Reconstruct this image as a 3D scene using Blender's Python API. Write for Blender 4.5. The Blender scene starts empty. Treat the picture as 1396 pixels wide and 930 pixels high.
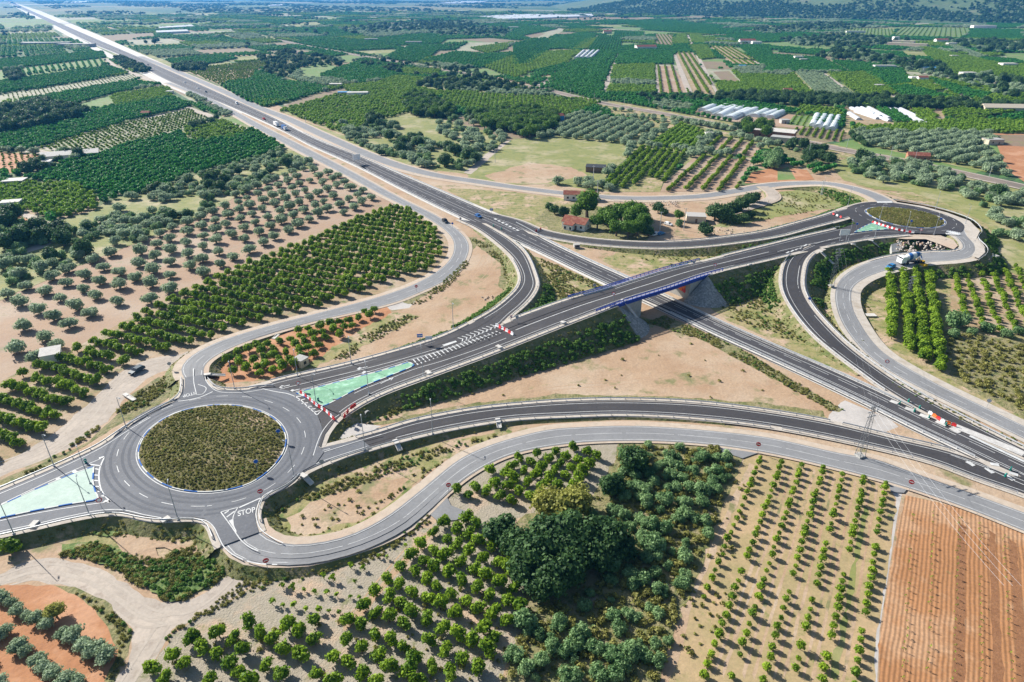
import bpy, bmesh, math, random
import numpy as np
from math import sin, cos, pi, radians, atan2, hypot
random.seed(7); RNG = np.random.default_rng(7)
SC = bpy.context.scene; COL = SC.collection
# ---------------- photo pixel -> world point (only used as a surveying aid) ---------------
FPX = 915.0; TILT = math.atan(476/915.0); CAMH = 100.0
ST, CT = sin(TILT), cos(TILT)
def G(x, y, z=0.0):
    u = (x-698)/FPX; v = (y-465)/FPX
    k = (CAMH-z)/(ST+v*CT)
    return np.array([u*k, (CT-v*ST)*k, z])
def GP(pts, z=0.0): return [G(p[0], p[1], p[2] if len(p) > 2 else z) for p in pts]
# ---------------- small helpers ---------------
def mesh_obj(name, verts, faces, mat=None, parent=None, smooth=False, mats=None, fm=None):
    me = bpy.data.meshes.new(name)
    me.from_pydata([tuple(map(float, v)) for v in verts], [], [tuple(f) for f in faces])
    for m in (mats or ([mat] if mat else [])): me.materials.append(m)
    if fm is not None: me.polygons.foreach_set('material_index', fm)
    if smooth: me.polygons.foreach_set('use_smooth', [True]*len(me.polygons))
    me.update()
    o = bpy.data.objects.new(name, me); COL.objects.link(o)
    if parent: o.parent = parent
    return o
def tag(o, label=None, cat=None, group=None, kind=None):
    if label: o['label'] = label
    if cat: o['category'] = cat
    if group: o['group'] = group
    if kind: o['kind'] = kind
    return o
def thing(name, label, cat, loc=(0, 0, 0), rz=0, group=None):
    o = bpy.data.objects.new(name, None); COL.objects.link(o)
    o.empty_display_size = 0.5
    o.location = tuple(map(float, loc)); o.rotation_euler = (0, 0, rz)
    return tag(o, label, cat, group)
def copy_tree(o, parent=None):
    c = o.copy(); COL.objects.link(c)
    if parent is not None: c.parent = parent
    for ch in list(KIDS.get(o.name, [])): copy_tree(ch, c)
    return c
KIDS = {}
def regkids(o):
    KIDS.clear()
    def rec(p):
        k = [c for c in p.children]; KIDS[p.name] = k
        for c in k: rec(c)
    rec(o)
class MB:
    def __init__(s): s.v = []; s.f = []
    def add(s, v, f):
        n = len(s.v); s.v += [tuple(map(float, p)) for p in v]; s.f += [tuple(i+n for i in q) for q in f]; return s
    def box(s, c, d, rz=0, taper=1.0):
        x, y, z = d[0]/2, d[1]/2, d[2]/2; P = []
        for zz, t in ((-z, 1), (z, taper)):
            for a, b in ((-x, -y), (x, -y), (x, y), (-x, y)):
                a, b = a*t, b*t
                P.append((c[0]+a*cos(rz)-b*sin(rz), c[1]+a*sin(rz)+b*cos(rz), c[2]+zz))
        return s.add(P, [(3, 2, 1, 0), (4, 5, 6, 7), (0, 1, 5, 4), (1, 2, 6, 5), (2, 3, 7, 6), (3, 0, 4, 7)])
    def tube(s, a, b, r0, r1=None, n=6):
        r1 = r0 if r1 is None else r1
        a = np.array(a, float); b = np.array(b, float); d = b-a; L = np.linalg.norm(d)
        if L < 1e-6: return s
        d /= L; up = np.array([0, 0, 1.]) if abs(d[2]) < .9 else np.array([1., 0, 0])
        p = np.cross(d, up); p /= np.linalg.norm(p); q = np.cross(d, p); P = []
        for c, r in ((a, r0), (b, r1)):
            for i in range(n):
                t = 2*pi*i/n; P.append(c+p*r*cos(t)+q*r*sin(t))
        F = [(i, (i+1) % n, n+(i+1) % n, n+i) for i in range(n)]+[tuple(range(n))[::-1], tuple(range(n, 2*n))]
        return s.add(P, F)
    def prism(s, prof, y0, y1):      # profile in XZ extruded along Y
        n = len(prof); P = [(x, y0, z) for x, z in prof]+[(x, y1, z) for x, z in prof]
        F = [(i, (i+1) % n, n+(i+1) % n, n+i) for i in range(n)]+[tuple(range(n))[::-1], tuple(range(n, 2*n))]
        return s.add(P, F)
    def build(s, name, mat, parent=None, smooth=False): return mesh_obj(name, s.v, s.f, mat, parent, smooth)
def catmull(P, n=8, closed=False):
    P = [np.array(p, float) for p in P]; out = []; N = len(P)
    for i in range(N if closed else N-1):
        if closed: p0, p1, p2, p3 = P[i-1], P[i], P[(i+1) % N], P[(i+2) % N]
        else:
            p1, p2 = P[i], P[i+1]
            p0 = P[i-1] if i > 0 else 2*p1-p2
            p3 = P[i+2] if i+2 < N else 2*p2-p1
        # centripetal
        t0 = 0; t1 = t0+max(np.linalg.norm(p1-p0), 1e-3)**.5; t2 = t1+max(np.linalg.norm(p2-p1), 1e-3)**.5; t3 = t2+max(np.linalg.norm(p3-p2), 1e-3)**.5
        for k in range(n):
            t = t1+(t2-t1)*k/n
            A1 = (t1-t)/(t1-t0)*p0+(t-t0)/(t1-t0)*p1; A2 = (t2-t)/(t2-t1)*p1+(t-t1)/(t2-t1)*p2; A3 = (t3-t)/(t3-t2)*p2+(t-t2)/(t3-t2)*p3
            B1 = (t2-t)/(t2-t0)*A1+(t-t0)/(t2-t0)*A2; B2 = (t3-t)/(t3-t1)*A2+(t-t1)/(t3-t1)*A3
            out.append((t2-t)/(t2-t1)*B1+(t-t1)/(t2-t1)*B2)
    if not closed: out.append(P[-1])
    return np.array(out)
def resample(P, step=None, n=None):
    P = np.asarray(P); d = np.r_[0, np.cumsum(np.linalg.norm(np.diff(P[:, :2], axis=0), axis=1))]
    if n is None: n = max(2, int(d[-1]/step)+1)
    t = np.linspace(0, d[-1], n); return np.stack([np.interp(t, d, P[:, i]) for i in range(P.shape[1])], 1)
def smooth(a, k):
    a = np.asarray(a, float)
    if k < 2: return a
    p = np.concatenate([np.repeat(a[:1], k, 0), a, np.repeat(a[-1:], k, 0)]); w = np.hanning(2*k+3)[1:-1]; w /= w.sum()
    if a.ndim == 1: r = np.convolve(p, w, 'same')[k:-k]
    else: r = np.stack([np.convolve(p[:, i], w, 'same')[k:-k] for i in range(a.shape[1])], 1)
    r[0] = a[0]; r[-1] = a[-1]; return r
def inpoly(x, y, poly):
    poly = np.asarray(poly)[:, :2]; c = np.zeros(np.shape(x), bool); n = len(poly); j = n-1
    for i in range(n):
        xi, yi = poly[i]; xj, yj = poly[j]
        c ^= ((yi > y) != (yj > y)) & (x < (xj-xi)*(y-yi)/((yj-yi) if yj != yi else 1e-9)+xi); j = i
    return c
# ---------------- materials ---------------
MT = {}
def mat(name, c1, c2=None, scale=1.0, detail=4, rough=.9, c3=None, scale3=.05, bump=0, thr=(.35, .65), thr3=(.5, .6), c4=None, scale4=8, thr4=(.55, .65), metal=0, stretch=None, spec=.3, bscale=None, fine=.10):
    m = bpy.data.materials.new(name); m.use_nodes = True; nt = m.node_tree; N = nt.nodes; L = nt.links
    b = N['Principled BSDF']; b.inputs['Roughness'].default_value = rough; b.inputs['Metallic'].default_value = metal
    b.inputs['Specular IOR Level'].default_value = spec
    b.inputs['Base Color'].default_value = (*c1, 1)
    MT[name] = m
    if c2 is None: return m
    geo = N.new('ShaderNodeNewGeometry'); vec = geo.outputs['Position']
    if stretch:
        mp = N.new('ShaderNodeMapping'); mp.vector_type = 'POINT'
        r = N.new('ShaderNodeVectorRotate'); r.rotation_type = 'Z_AXIS'; r.inputs['Angle'].default_value = -stretch[0]
        L.new(vec, r.inputs['Vector']); mp.inputs['Scale'].default_value = (stretch[1], stretch[2], 1); L.new(r.outputs[0], mp.inputs[0]); vs = mp.outputs[0]
    else: vs = vec
    def noise(s, d, v, off=0):
        n = N.new('ShaderNodeTexNoise'); n.inputs['Scale'].default_value = s; n.inputs['Detail'].default_value = d; n.inputs['Roughness'].default_value = .65
        L.new(v, n.inputs['Vector']); return n.outputs['Fac']
    def ramp(f, t):
        r = N.new('ShaderNodeMapRange'); r.inputs[1].default_value = t[0]; r.inputs[2].default_value = t[1]; L.new(f, r.inputs[0]); return r.outputs[0]
    def mix(f, a, bb):
        x = N.new('ShaderNodeMix'); x.data_type = 'RGBA'; L.new(f, x.inputs[0])
        if isinstance(a, tuple): x.inputs[6].default_value = (*a, 1)
        else: L.new(a, x.inputs[6])
        x.inputs[7].default_value = (*bb, 1); return x.outputs[2]
    n1 = noise(scale, detail, vs)
    c = mix(ramp(n1, thr), c1, c2)
    if c3: c = mix(ramp(noise(scale3, 5, vec), thr3), c, c3)
    if c4: c = mix(ramp(noise(scale4, 4, vec), thr4), c, c4)
    vf = N.new('ShaderNodeMapRange'); vf.inputs[1].default_value = .3; vf.inputs[2].default_value = .7; vf.inputs[3].default_value = 1-fine; vf.inputs[4].default_value = 1+fine; L.new(noise(1.6, 9, vs), vf.inputs[0])
    vm = N.new('ShaderNodeVectorMath'); vm.operation = 'SCALE'; L.new(c, vm.inputs[0]); L.new(vf.outputs[0], vm.inputs['Scale']); c = vm.outputs[0]
    L.new(c, b.inputs['Base Color'])
    if bump:
        bp = N.new('ShaderNodeBump'); bp.inputs['Strength'].default_value = 1; bp.inputs['Distance'].default_value = bump
        L.new(noise(bscale or scale*3, 4, vs), bp.inputs['Height']); L.new(bp.outputs[0], b.inputs['Normal'])
    return m
SOIL = (.42, .27, .17); GRN = (.075, .10, .03)
mat('farmland', (.05, .14, .04), (.09, .18, .05), .012, 6, c3=(.05, .085, .05), scale3=.15, thr3=(.45, .6), c4=(.02, .045, .02), scale4=.25, thr4=(.5, .62))
mat('dirt', (.42, .295, .19), (.35, .225, .135), .09, 8, fine=.16, c3=(.46, .36, .26), scale3=.035, thr3=(.45, .7), c4=(.20, .19, .085), scale4=.11, thr4=(.56, .66), bump=.25)
mat('dirt_grass', (.34, .27, .14), (.20, .21, .06), .12, 8, c3=(.46, .33, .23), scale3=.09, thr3=(.5, .62), c4=(.11, .15, .035), scale4=.35, thr4=(.52, .64), bump=.3)
mat('scrub', (.19, .18, .065), (.28, .235, .13), .3, 8, c3=(.11, .13, .04), scale3=.5, thr3=(.48, .62), c4=(.36, .28, .2), scale4=.16, thr4=(.6, .72), bump=.4)
mat('gravel_verge', (.52, .43, .34), (.42, .34, .26), .8, 6, c3=(.47, .36, .27), scale3=.06, c4=(.27, .23, .17), scale4=.3, thr4=(.6, .75), bump=.05)
mat('concrete_verge', (.50, .45, .39), (.42, .37, .31), .5, 6, c4=(.35, .29, .22), scale4=.2, thr4=(.55, .75))
mat('new_asphalt', (.042, .040, .043), (.055, .052, .054), .25, 8, rough=.75, c3=(.080, .074, .072), scale3=.06, thr3=(.5, .8), c4=(.044, .042, .044), scale4=1.5)
mat('ring_asphalt', (.112, .118, .132), (.132, .138, .152), .2, 8, rough=.75, c3=(.092, .096, .108), scale3=.08, thr3=(.45, .7), c4=(.14, .144, .155), scale4=1.5)
mat('old_asphalt', (.215, .215, .218), (.25, .25, .252), .15, 8, rough=.8, c3=(.19, .19, .192), scale3=.06, thr3=(.45, .7), c4=(.20, .20, .20), scale4=1.2, thr4=(.5, .8))
mat('motorway_asphalt', (.052, .050, .055), (.064, .061, .065), .2, 8, rough=.75, c3=(.085, .08, .08), scale3=.03, thr3=(.5, .8))
mat('track_dirt', (.42, .36, .30), (.36, .305, .25), .25, 8, c3=(.46, .39, .32), scale3=.08, c4=(.31, .25, .20), scale4=.5, thr4=(.55, .75), bump=.08)
mat('pale_gravel', (.50, .46, .42), (.42, .39, .36), .3, 6, c3=(.36, .33, .3), scale3=.1, thr3=(.5, .65))
mat('paint_white', (.64, .64, .62), (.46, .46, .45), .7, 8, rough=.6)
mat('worn_white', (.62, .60, .56), (.42, .40, .38), .6, 6, rough=.7)
mat('green_paint', (.16, .34, .21), (.19, .38, .24), .2, 6, rough=.8, c4=(.33, .55, .40), scale4=.5, thr4=(.5, .7))
mat('pale_green_paint', (.38, .48, .41), (.42, .52, .445), .15, 6, rough=.8, c4=(.48, .57, .50), scale4=.3, thr4=(.5, .9))
mat('embankment', (.21, .19, .085), (.13, .145, .045), .3, 7, c3=(.33, .25, .17), scale3=.2, thr3=(.52, .66), c4=(.09, .12, .03), scale4=.5, thr4=(.5, .65), bump=.4)
mat('stone_facing', (.34, .33, .30), (.20, .20, .185), 2.0, 4, fine=.25, c3=(.42, .40, .36), scale3=1.1, thr3=(.5, .6), bump=.12, bscale=2.5)
mat('concrete', (.42, .41, .38), (.34, .33, .31), .6, 6, rough=.85, c3=(.28, .27, .25), scale3=.5, thr3=(.55, .75))
mat('pale_concrete', (.60, .57, .52), (.50, .47, .43), .6, 6, rough=.85)
mat('galvanised', (.50, .52, .54), (.62, .63, .64), .5, 3, rough=.45, metal=.35)
mat('kerb_white', (.60, .60, .57)); mat('kerb_blue', (.04, .14, .42))
mat('blue_metal', (.012, .045, .30), (.02, .06, .36), .8, 3, rough=.45)
mat('track_bed', (.24, .19, .155), (.30, .24, .20), .3, 6, c3=(.19, .16, .13), scale3=.05)
mat('rusty_steel', (.16, .10, .07), rough=.6)
mat('red_soil', (.42, .20, .095), (.35, .155, .07), .2, 8, c3=(.47, .25, .14), scale3=.07, bump=.15)
mat('olive_soil', (.37, .25, .165), (.31, .20, .13), .12, 8, c3=(.40, .31, .23), scale3=.03, thr3=(.45, .65), c4=(.25, .22, .12), scale4=.12, thr4=(.62, .72), bump=.15)
mat('orchard_soil', (.38, .25, .15), (.27, .21, .11), .25, 8, c3=(.42, .33, .24), scale3=.08, thr3=(.45, .65), c4=(.12, .145, .045), scale4=.2, thr4=(.54, .68), bump=.15)
mat('stony_soil', (.37, .32, .25), (.30, .26, .19), .8, 8, c3=(.48, .34, .23), scale3=.08, thr3=(.52, .66), c4=(.17, .18, .07), scale4=.35, thr4=(.56, .7), bump=.2)
mat('dark_orchard_floor', (.07, .12, .035), (.13, .16, .06), .2, 6, c3=(.18, .14, .09), scale3=.12, thr3=(.55, .7))
mat('dry_grass', (.255, .25, .085), (.195, .215, .065), .08, 8, c3=(.40, .34, .21), scale3=.035, thr3=(.48, .66), c4=(.13, .17, .05), scale4=.2, thr4=(.52, .7), bump=.1)
mat('green_grass', (.11, .19, .045), (.16, .24, .07), .1, 8, c3=(.20, .22, .09), scale3=.03)
mat('pale_field', (.33, .31, .22), (.24, .26, .15), .1, 6, c3=(.38, .34, .26), scale3=.04)
mat('brown_field', (.25, .175, .12), (.20, .15, .09), .1, 6, c3=(.22, .21, .09), scale3=.05, thr3=(.5, .65))
mat('island_scrub', (.17, .135, .05), (.11, .11, .035), .5, 7, c3=(.38, .28, .17), scale3=.10, thr3=(.54, .68), c4=(.09, .105, .03), scale4=.9, thr4=(.52, .66), bump=.4)
def leafmat(name, c, var=.35, light=None, tl=.35):
    m = mat(name, c); nt = m.node_tree; N = nt.nodes; L = nt.links; b = N['Principled BSDF']; b.inputs['Roughness'].default_value = .6; b.inputs['Specular IOR Level'].default_value = .2
    g = N.new('ShaderNodeNewGeometry')
    n1 = N.new('ShaderNodeTexNoise'); n1.inputs['Scale'].default_value = .22; n1.inputs['Detail'].default_value = 3; L.new(g.outputs['Position'], n1.inputs['Vector'])
    n2 = N.new('ShaderNodeTexNoise'); n2.inputs['Scale'].default_value = 1.7; n2.inputs['Detail'].default_value = 2; L.new(g.outputs['Position'], n2.inputs['Vector'])
    a = N.new('ShaderNodeMath'); a.operation = 'ADD'; L.new(n1.outputs['Fac'], a.inputs[0]); L.new(n2.outputs['Fac'], a.inputs[1])
    r = N.new('ShaderNodeMapRange'); r.inputs[1].default_value = .75; r.inputs[2].default_value = 1.25; L.new(a.outputs[0], r.inputs[0])
    x = N.new('ShaderNodeMix'); x.data_type = 'RGBA'; L.new(r.outputs[0], x.inputs[0])
    x.inputs[6].default_value = (*[v*(1-var*.6) for v in c], 1); x.inputs[7].default_value = (*(light or [v*(1+var*1.3) for v in c]), 1)
    L.new(x.outputs[2], b.inputs['Base Color'])
    t = N.new('ShaderNodeBsdfTranslucent'); L.new(x.outputs[2], t.inputs['Color']); ms = N.new('ShaderNodeMixShader'); ms.inputs[0].default_value = tl
    L.new(b.outputs[0], ms.inputs[1]); L.new(t.outputs[0], ms.inputs[2]); L.new(ms.outputs[0], N['Material Output'].inputs['Surface']); return m
leafmat('citrus_leaf', (.10, .23, .012), .5, (.33, .47, .028)); leafmat('dark_citrus_leaf', (.035, .20, .035), .4, (.10, .34, .05)); leafmat('yellow_citrus_leaf', (.13, .29, .02), .45, (.29, .44, .04))
leafmat('olive_leaf', (.26, .36, .20), .3, (.42, .52, .33)); leafmat('pine_leaf', (.065, .165, .02), .4, (.17, .30, .035)); leafmat('shrub_leaf', (.22, .23, .05), .5, (.36, .34, .10))
leafmat('grove_leaf', (.13, .27, .09), .5, (.32, .46, .20)); leafmat('dark_leaf', (.04, .105, .035), .45, (.11, .20, .06)); leafmat('bright_leaf', (.18, .30, .03), .3, (.35, .42, .05)); leafmat('brown_leaf', (.26, .27, .05), .4, (.42, .42, .10)); leafmat('bank_leaf', (.08, .20, .03), .4, (.20, .34, .06))
mat('green_weeds', (.12, .19, .045), (.19, .22, .07), .35, 8, fine=.2, c3=(.08, .14, .035), scale3=.5, thr3=(.48, .62), c4=(.34, .27, .16), scale4=.22, thr4=(.6, .72), bump=.35)
mat('fresh_soil', (.27, .13, .06), (.22, .10, .045), .6, 8, fine=.2, bump=.08)
mat('young_soil', (.40, .29, .16), (.31, .25, .12), .18, 8, fine=.15, c3=(.45, .31, .18), scale3=.07, thr3=(.5, .66), c4=(.20, .21, .07), scale4=.3, thr4=(.6, .72), bump=.1)
mat('rut', (.40, .26, .165), (.45, .31, .20), .3, 6); mat('rut_pale', (.395, .335, .275), (.44, .38, .315), .3, 6)
mat('worn_lane', (.205, .205, .208), (.24, .24, .242), .15, 8); mat('worn_dark_lane', (.050, .047, .049), (.060, .057, .058), .1, 6); mat('worn_ring_lane', (.106, .111, .124), (.124, .130, .143), .1, 6)
mat('bark', (.12, .085, .06), (.17, .13, .10), 3, 4)
mat('grey_bark', (.22, .19, .17), (.30, .27, .24), 3, 4)
for nme, c in dict(white_wall=(.75, .72, .66), cream_wall=(.58, .50, .38), grey_wall=(.42, .40, .37), brick_wall=(.36, .17, .10), white_plastic=(.48, .50, .52), plastic_red=(.60, .03, .03), plastic_white=(.82, .82, .82), plastic_green=(.0, .22, .17), plastic_orange=(.75, .17, .03), dark_metal=(.04, .045, .05), sign_blue=(.02, .12, .50), sign_red=(.55, .02, .03), tyre=(.02, .02, .02), car_dark=(.03, .06, .08), car_black=(.02, .022, .025), car_blue=(.03, .12, .33), car_white=(.75, .75, .75), car_red=(.45, .03, .03), car_grey=(.3, .31, .32), car_lightblue=(.04, .20, .42), machine_yellow=(.75, .42, .02), window_dark=(.03, .035, .045), lamp_grey=(.36, .38, .40), pylon_grey=(.24, .25, .26), wood_brown=(.20, .13, .08), blue_tarp=(.05, .25, .50)).items():
    mat(nme, c, rough=.5 if nme.startswith(('car', 'plas', 'window', 'sign')) else .8)
MT['window_dark'].node_tree.nodes['Principled BSDF'].inputs['Roughness'].default_value = .15
mat('roof_tile', (.25, .075, .045), (.19, .06, .04), 2.5, 4, c3=(.30, .13, .08), scale3=.6)
mat('riprap', (.55, .48, .41), (.42, .38, .34), .5, 4, c3=(.46, .30, .20), scale3=.4)
mat('greenhouse_film', (.66, .70, .72), (.58, .62, .63), .3, 4, rough=.4, c3=(.50, .56, .52), scale3=.1)
mat('water_blue', (.05, .16, .30), rough=.2)
# ---------------- ground sheets ---------------
LAYER = [0.010]
def tess(P):
    from mathutils.geometry import tessellate_polygon
    from mathutils import Vector
    return tessellate_polygon([[Vector((p[0], p[1], 0)) for p in P]])
def sheet(name, pts, material, z=None, smoothn=0, kind='structure', world=False, jag=0):
    if z is None: LAYER[0] += .0007; z = LAYER[0]
    P = [np.array(p, float) for p in pts] if world else GP(pts)
    if smoothn: P = list(catmull(P, smoothn, True))
    if jag:
        D = resample(np.array(P+[P[0]]), max(2.0, jag*2))[:-1]; D[:, :2] += RNG.normal(0, jag*.4, (len(D), 2)); P = list(D)
    V = [(p[0], p[1], z) for p in P]
    T = tess(V)
    # make upward facing
    F = []
    for t in T:
        a, b, c = [np.array(V[i]) for i in t]
        F.append(t if np.cross(b-a, c-a)[2] > 0 else t[::-1])
    o = mesh_obj(name, V, F, MT[material]); 
    if kind: o['kind'] = kind
    return o
def ribbon_mesh(C, Nn, a, b, dz, name, material, parent=None, thick=0):
    """strip between lateral offsets a..b (arrays or scalars) along centreline C with normals Nn"""
    n = len(C); a = np.broadcast_to(a, n); b = np.broadcast_to(b, n)
    V = []; F = []
    for i in range(n):
        p = C[i]+Nn[i]*a[i]; q = C[i]+Nn[i]*b[i]
        V += [(p[0], p[1], p[2]+dz), (q[0], q[1], q[2]+dz)]
    for i in range(n-1): F.append((2*i, 2*i+1, 2*i+3, 2*i+2))
    v = [np.array(V[k]) for k in F[0][:3]]
    if np.cross(v[1]-v[0], v[2]-v[0])[2] < 0: F = [f[::-1] for f in F]
    o = mesh_obj(name, V, F, MT[material], parent); return o
def normals(C):
    T = np.gradient(C[:, :2], axis=0); T /= np.linalg.norm(T, axis=1)[:, None]+1e-9
    return np.stack([-T[:, 1], T[:, 0], 0*T[:, 0]], 1)
class Road: pass
ROADN = [0]
def finish_road(name, L, R, C, material, verge='concrete_verge', vw=(1.6, 1.6), skirt=True, emb='embankment', slope=1.35, dz=None):
    r = Road(); r.name = name; r.L, r.R, r.C = L, R, C; r.N = normals(C)
    r.hw = .5*np.linalg.norm((L-R)[:, :2], axis=1)
    ROADN[0] += 1; d = .004*ROADN[0]; r.d = d
    n = len(C); V = []; F = []
    for i in range(n): V += [(L[i][0], L[i][1], L[i][2]+d), (R[i][0], R[i][1], R[i][2]+d)]
    for i in range(n-1): F.append((2*i, 2*i+1, 2*i+3, 2*i+2))
    v = [np.array(V[k]) for k in F[0][:3]]
    if np.cross(v[1]-v[0], v[2]-v[0])[2] < 0: F = [f[::-1] for f in F]
    o = mesh_obj(name, V, F, MT[material]); o['kind'] = 'structure'
    Cl = C.copy(); s = np.sign(((L-C)*r.N).sum(1).mean()); r.s = s    # L is at +s*N
    r.Ls, r.Rs = s*r.N, -s*r.N
    if verge:
        for side, E, nn, w in (('l', L, r.Ls, vw[0]), ('r', R, r.Rs, vw[1])):
            if not w: continue
            q = E.copy(); q[:, 2] += d-.03
            V = []; F = []
            zo = np.maximum(q[:, 2]-.05, .05)
            for i in range(n):
                p0 = q[i]-nn[i]*.4; p1 = q[i]+nn[i]*w; V += [(p0[0], p0[1], q[i][2]), (p1[0], p1[1], min(zo[i], q[i][2]-.01))]
            for i in range(n-1): F.append((2*i, 2*i+1, 2*i+3, 2*i+2))
            v = [np.array(V[k]) for k in F[0][:3]]
            if np.cross(v[1]-v[0], v[2]-v[0])[2] < 0: F = [f[::-1] for f in F]
            mesh_obj('road_verge', V, F, MT[verge])['kind'] = 'structure'
    if skirt:
        for E, nn, w in ((L, r.Ls, vw[0]), (R, r.Rs, vw[1])): skirt_mesh(E, nn, (w or .4), emb, slope, d)
    return r
SKIRTS = []
def skirt_mesh(E, nn, w, emb, slope, d=0):
    n = len(E); k = 4; run = []
    def flush(run):
        if len(run) < 2: return
        V = []; F = []
        for i in run:
            z = E[i][2]-.06
            for j in range(k+1):
                t = j/k; off = w+z*slope*t+(z*.25*t*t); jit = RNG.normal(0, .12*z/4) if 0 < j < k else 0
                V.append((E[i][0]+nn[i][0]*off, E[i][1]+nn[i][1]*off, z*(1-t)-.12*t+jit*.4))
        m = len(run)
        for a in range(m-1):
            for j in range(k): F.append((a*(k+1)+j, a*(k+1)+j+1, (a+1)*(k+1)+j+1, (a+1)*(k+1)+j))
        v = [np.array(V[q]) for q in F[0][:3]]
        if np.cross(v[1]-v[0], v[2]-v[0])[2] < 0: F = [f[::-1] for f in F]
        mesh_obj('embankment', V, F, MT[emb])['kind'] = 'structure'
        SKIRTS.append((np.array(V).reshape(m, k+1, 3), emb))
    for i in range(n):
        if E[i][2] > .45: run.append(i)
        else: flush(run); run = []
    flush(run)
def road_edges(name, Lp, Rp, material, zf=None, step=3.0, sm=4, **kw):
    L = resample(catmull(GP(Lp) if zf is None else [G(p[0], p[1], zf(p[0])) for p in Lp], 10), step)
    R = resample(catmull(GP(Rp) if zf is None else [G(p[0], p[1], zf(p[0])) for p in Rp], 10), .5)
    d = np.linalg.norm(L[:, None, :2]-R[None, :, :2], axis=2); j = d.argmin(1); j = np.maximum.accumulate(j)
    j = smooth(j.astype(float), sm); Rr = np.stack([np.interp(j, np.arange(len(R)), R[:, i]) for i in range(3)], 1)
    C = .5*(L+Rr); return finish_road(name, L, Rr, C, material, **kw)
def road_center(name, pts, material, step=3.0, **kw):   # pts: x,y,z,width
    P = np.array([np.r_[G(p[0], p[1], p[2]), p[3]] for p in pts]); P = resample(catmull(P, 10), step)
    C = P[:, :3]; N = normals(C); hw = P[:, 3:4]*.5
    return finish_road(name, C+N*hw, C-N*hw, C, material, **kw)
def line(r, side, off, w=.2, dash=None, i0=0, i1=None, material='paint_white', acc=None, dz=.02):
    """painted line along road r: side 'L','R' = inwards from edge, 'C' = offset from centre towards L"""
    i1 = i1 if i1 is not None else len(r.C)
    if side == 'L': P = r.L-r.Ls*off
    elif side == 'R': P = r.R-r.Rs*off
    else: P = r.C+r.Ls*off
    P = P[i0:i1].copy(); P[:, 2] += r.d+dz
    return stripe(P, w, dash, material, acc)
ACC = {}
def stripe(P, w, dash=None, material='paint_white', acc=None):
    P = np.asarray(P); key = acc or 'road'
    V, F = ACC.setdefault((key, material), ([], []))
    segs = []
    if dash:
        D = resample(P, 1.0); on, off = dash; k = 0
        while k < len(D)-1:
            s = D[int(k):int(k+on)+1]
            if len(s) > 1: segs.append(s)
            k += on+off
    else: segs = [P]
    for s in segs:
        N = normals(s); b = len(V)
        for p, n in zip(s, N): V.append(p+n*w/2); V.append(p-n*w/2)
        for i in range(len(s)-1): F.append((b+2*i, b+2*i+1, b+2*i+3, b+2*i+2))
def pline(pts, w=.2, z=2.0, dash=None, material='paint_white', sm=6, zf=None, dz=.035, acc=None):
    P = [G(p[0], p[1], (zf(p[0]) if zf else (p[2] if len(p) > 2 else z))+dz) for p in pts]
    if sm and len(P) > 2: P = catmull(P, sm)
    stripe(np.array(P), w, dash, material, acc)
def flush_paint():
    for (key, m), (V, F) in ACC.items():
        F2 = []
        for f in F:
            a, b, c = [np.array(V[i]) for i in f[:3]]
            F2.append(f if np.cross(b-a, c-a)[2] > 0 else f[::-1])
        mesh_obj('road_marking', V, F2, MT[m])['kind'] = 'structure'
def plough(name, ang):
    m = mat(name, (.37, .18, .08), (.29, .135, .055), .1, 8, fine=.2, c3=(.40, .23, .125), scale3=.05, c4=(.16, .18, .07), scale4=.5, thr4=(.66, .74)); nt = m.node_tree; N = nt.nodes; L = nt.links; b = N['Principled BSDF']
    g = N.new('ShaderNodeNewGeometry'); r = N.new('ShaderNodeVectorRotate'); r.rotation_type = 'Z_AXIS'; r.inputs['Angle'].default_value = -ang; L.new(g.outputs['Position'], r.inputs['Vector'])
    w = N.new('ShaderNodeTexWave'); w.wave_type = 'BANDS'; w.bands_direction = 'Y'; w.inputs['Scale'].default_value = .42; w.inputs['Distortion'].default_value = 2.6; w.inputs['Detail'].default_value = 2; w.inputs['Detail Scale'].default_value = .3; L.new(r.outputs[0], w.inputs['Vector'])
    bp = N.new('ShaderNodeBump'); bp.inputs['Distance'].default_value = .045; L.new(w.outputs['Fac'], bp.inputs['Height']); L.new(bp.outputs[0], b.inputs['Normal']); return m
_a, _b = G(1307, 712), G(1299, 930); plough('plough', atan2((_b-_a)[1], (_b-_a)[0]))
mat('hillside', (.07, .12, .05), (.13, .17, .08), .02, 8, c3=(.20, .18, .12), scale3=.008, thr3=(.55, .7))
# =========================================================== BASE GROUND
def ground():
    ys = [-200, 0, 400, 900, 1800, 3500, 7000, 13000]; xs = [-13000, -6000, -3000, -1200, -500, 0, 500, 1200, 3000, 6000, 13000]
    V = [(x, y, 0) for y in ys for x in xs]; n = len(xs)
    F = [(j*n+i, j*n+i+1, (j+1)*n+i+1, (j+1)*n+i) for j in range(len(ys)-1) for i in range(n-1)]
    mesh_obj('ground', V, F, MT['farmland'])['kind'] = 'structure'
ground()
zD = lambda x: float(np.interp(x, [400, 462, 500, 560, 686, 775, 850, 960, 1050, 1120, 1160, 1235, 1400], [2.0, 2.08, 2.75, 3.9, 5.3, 6.8, 7.8, 7.8, 6.8, 5.8, 5.3, 5.0, 5.0]))
S = sheet
# interchange earth
S('earth', [(-60,1000),(-60,640),(0,560),(150,480),(330,440),(560,380),(600,330),(520,262),(440,225),(350,175),(240,120),(330,125),(420,160),(500,195),(590,232),(660,240),(830,262),(1000,256),(1120,235),(1200,245),(1290,275),(1345,300),(1380,345),(1440,370),(1440,1000)], 'dirt')
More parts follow.
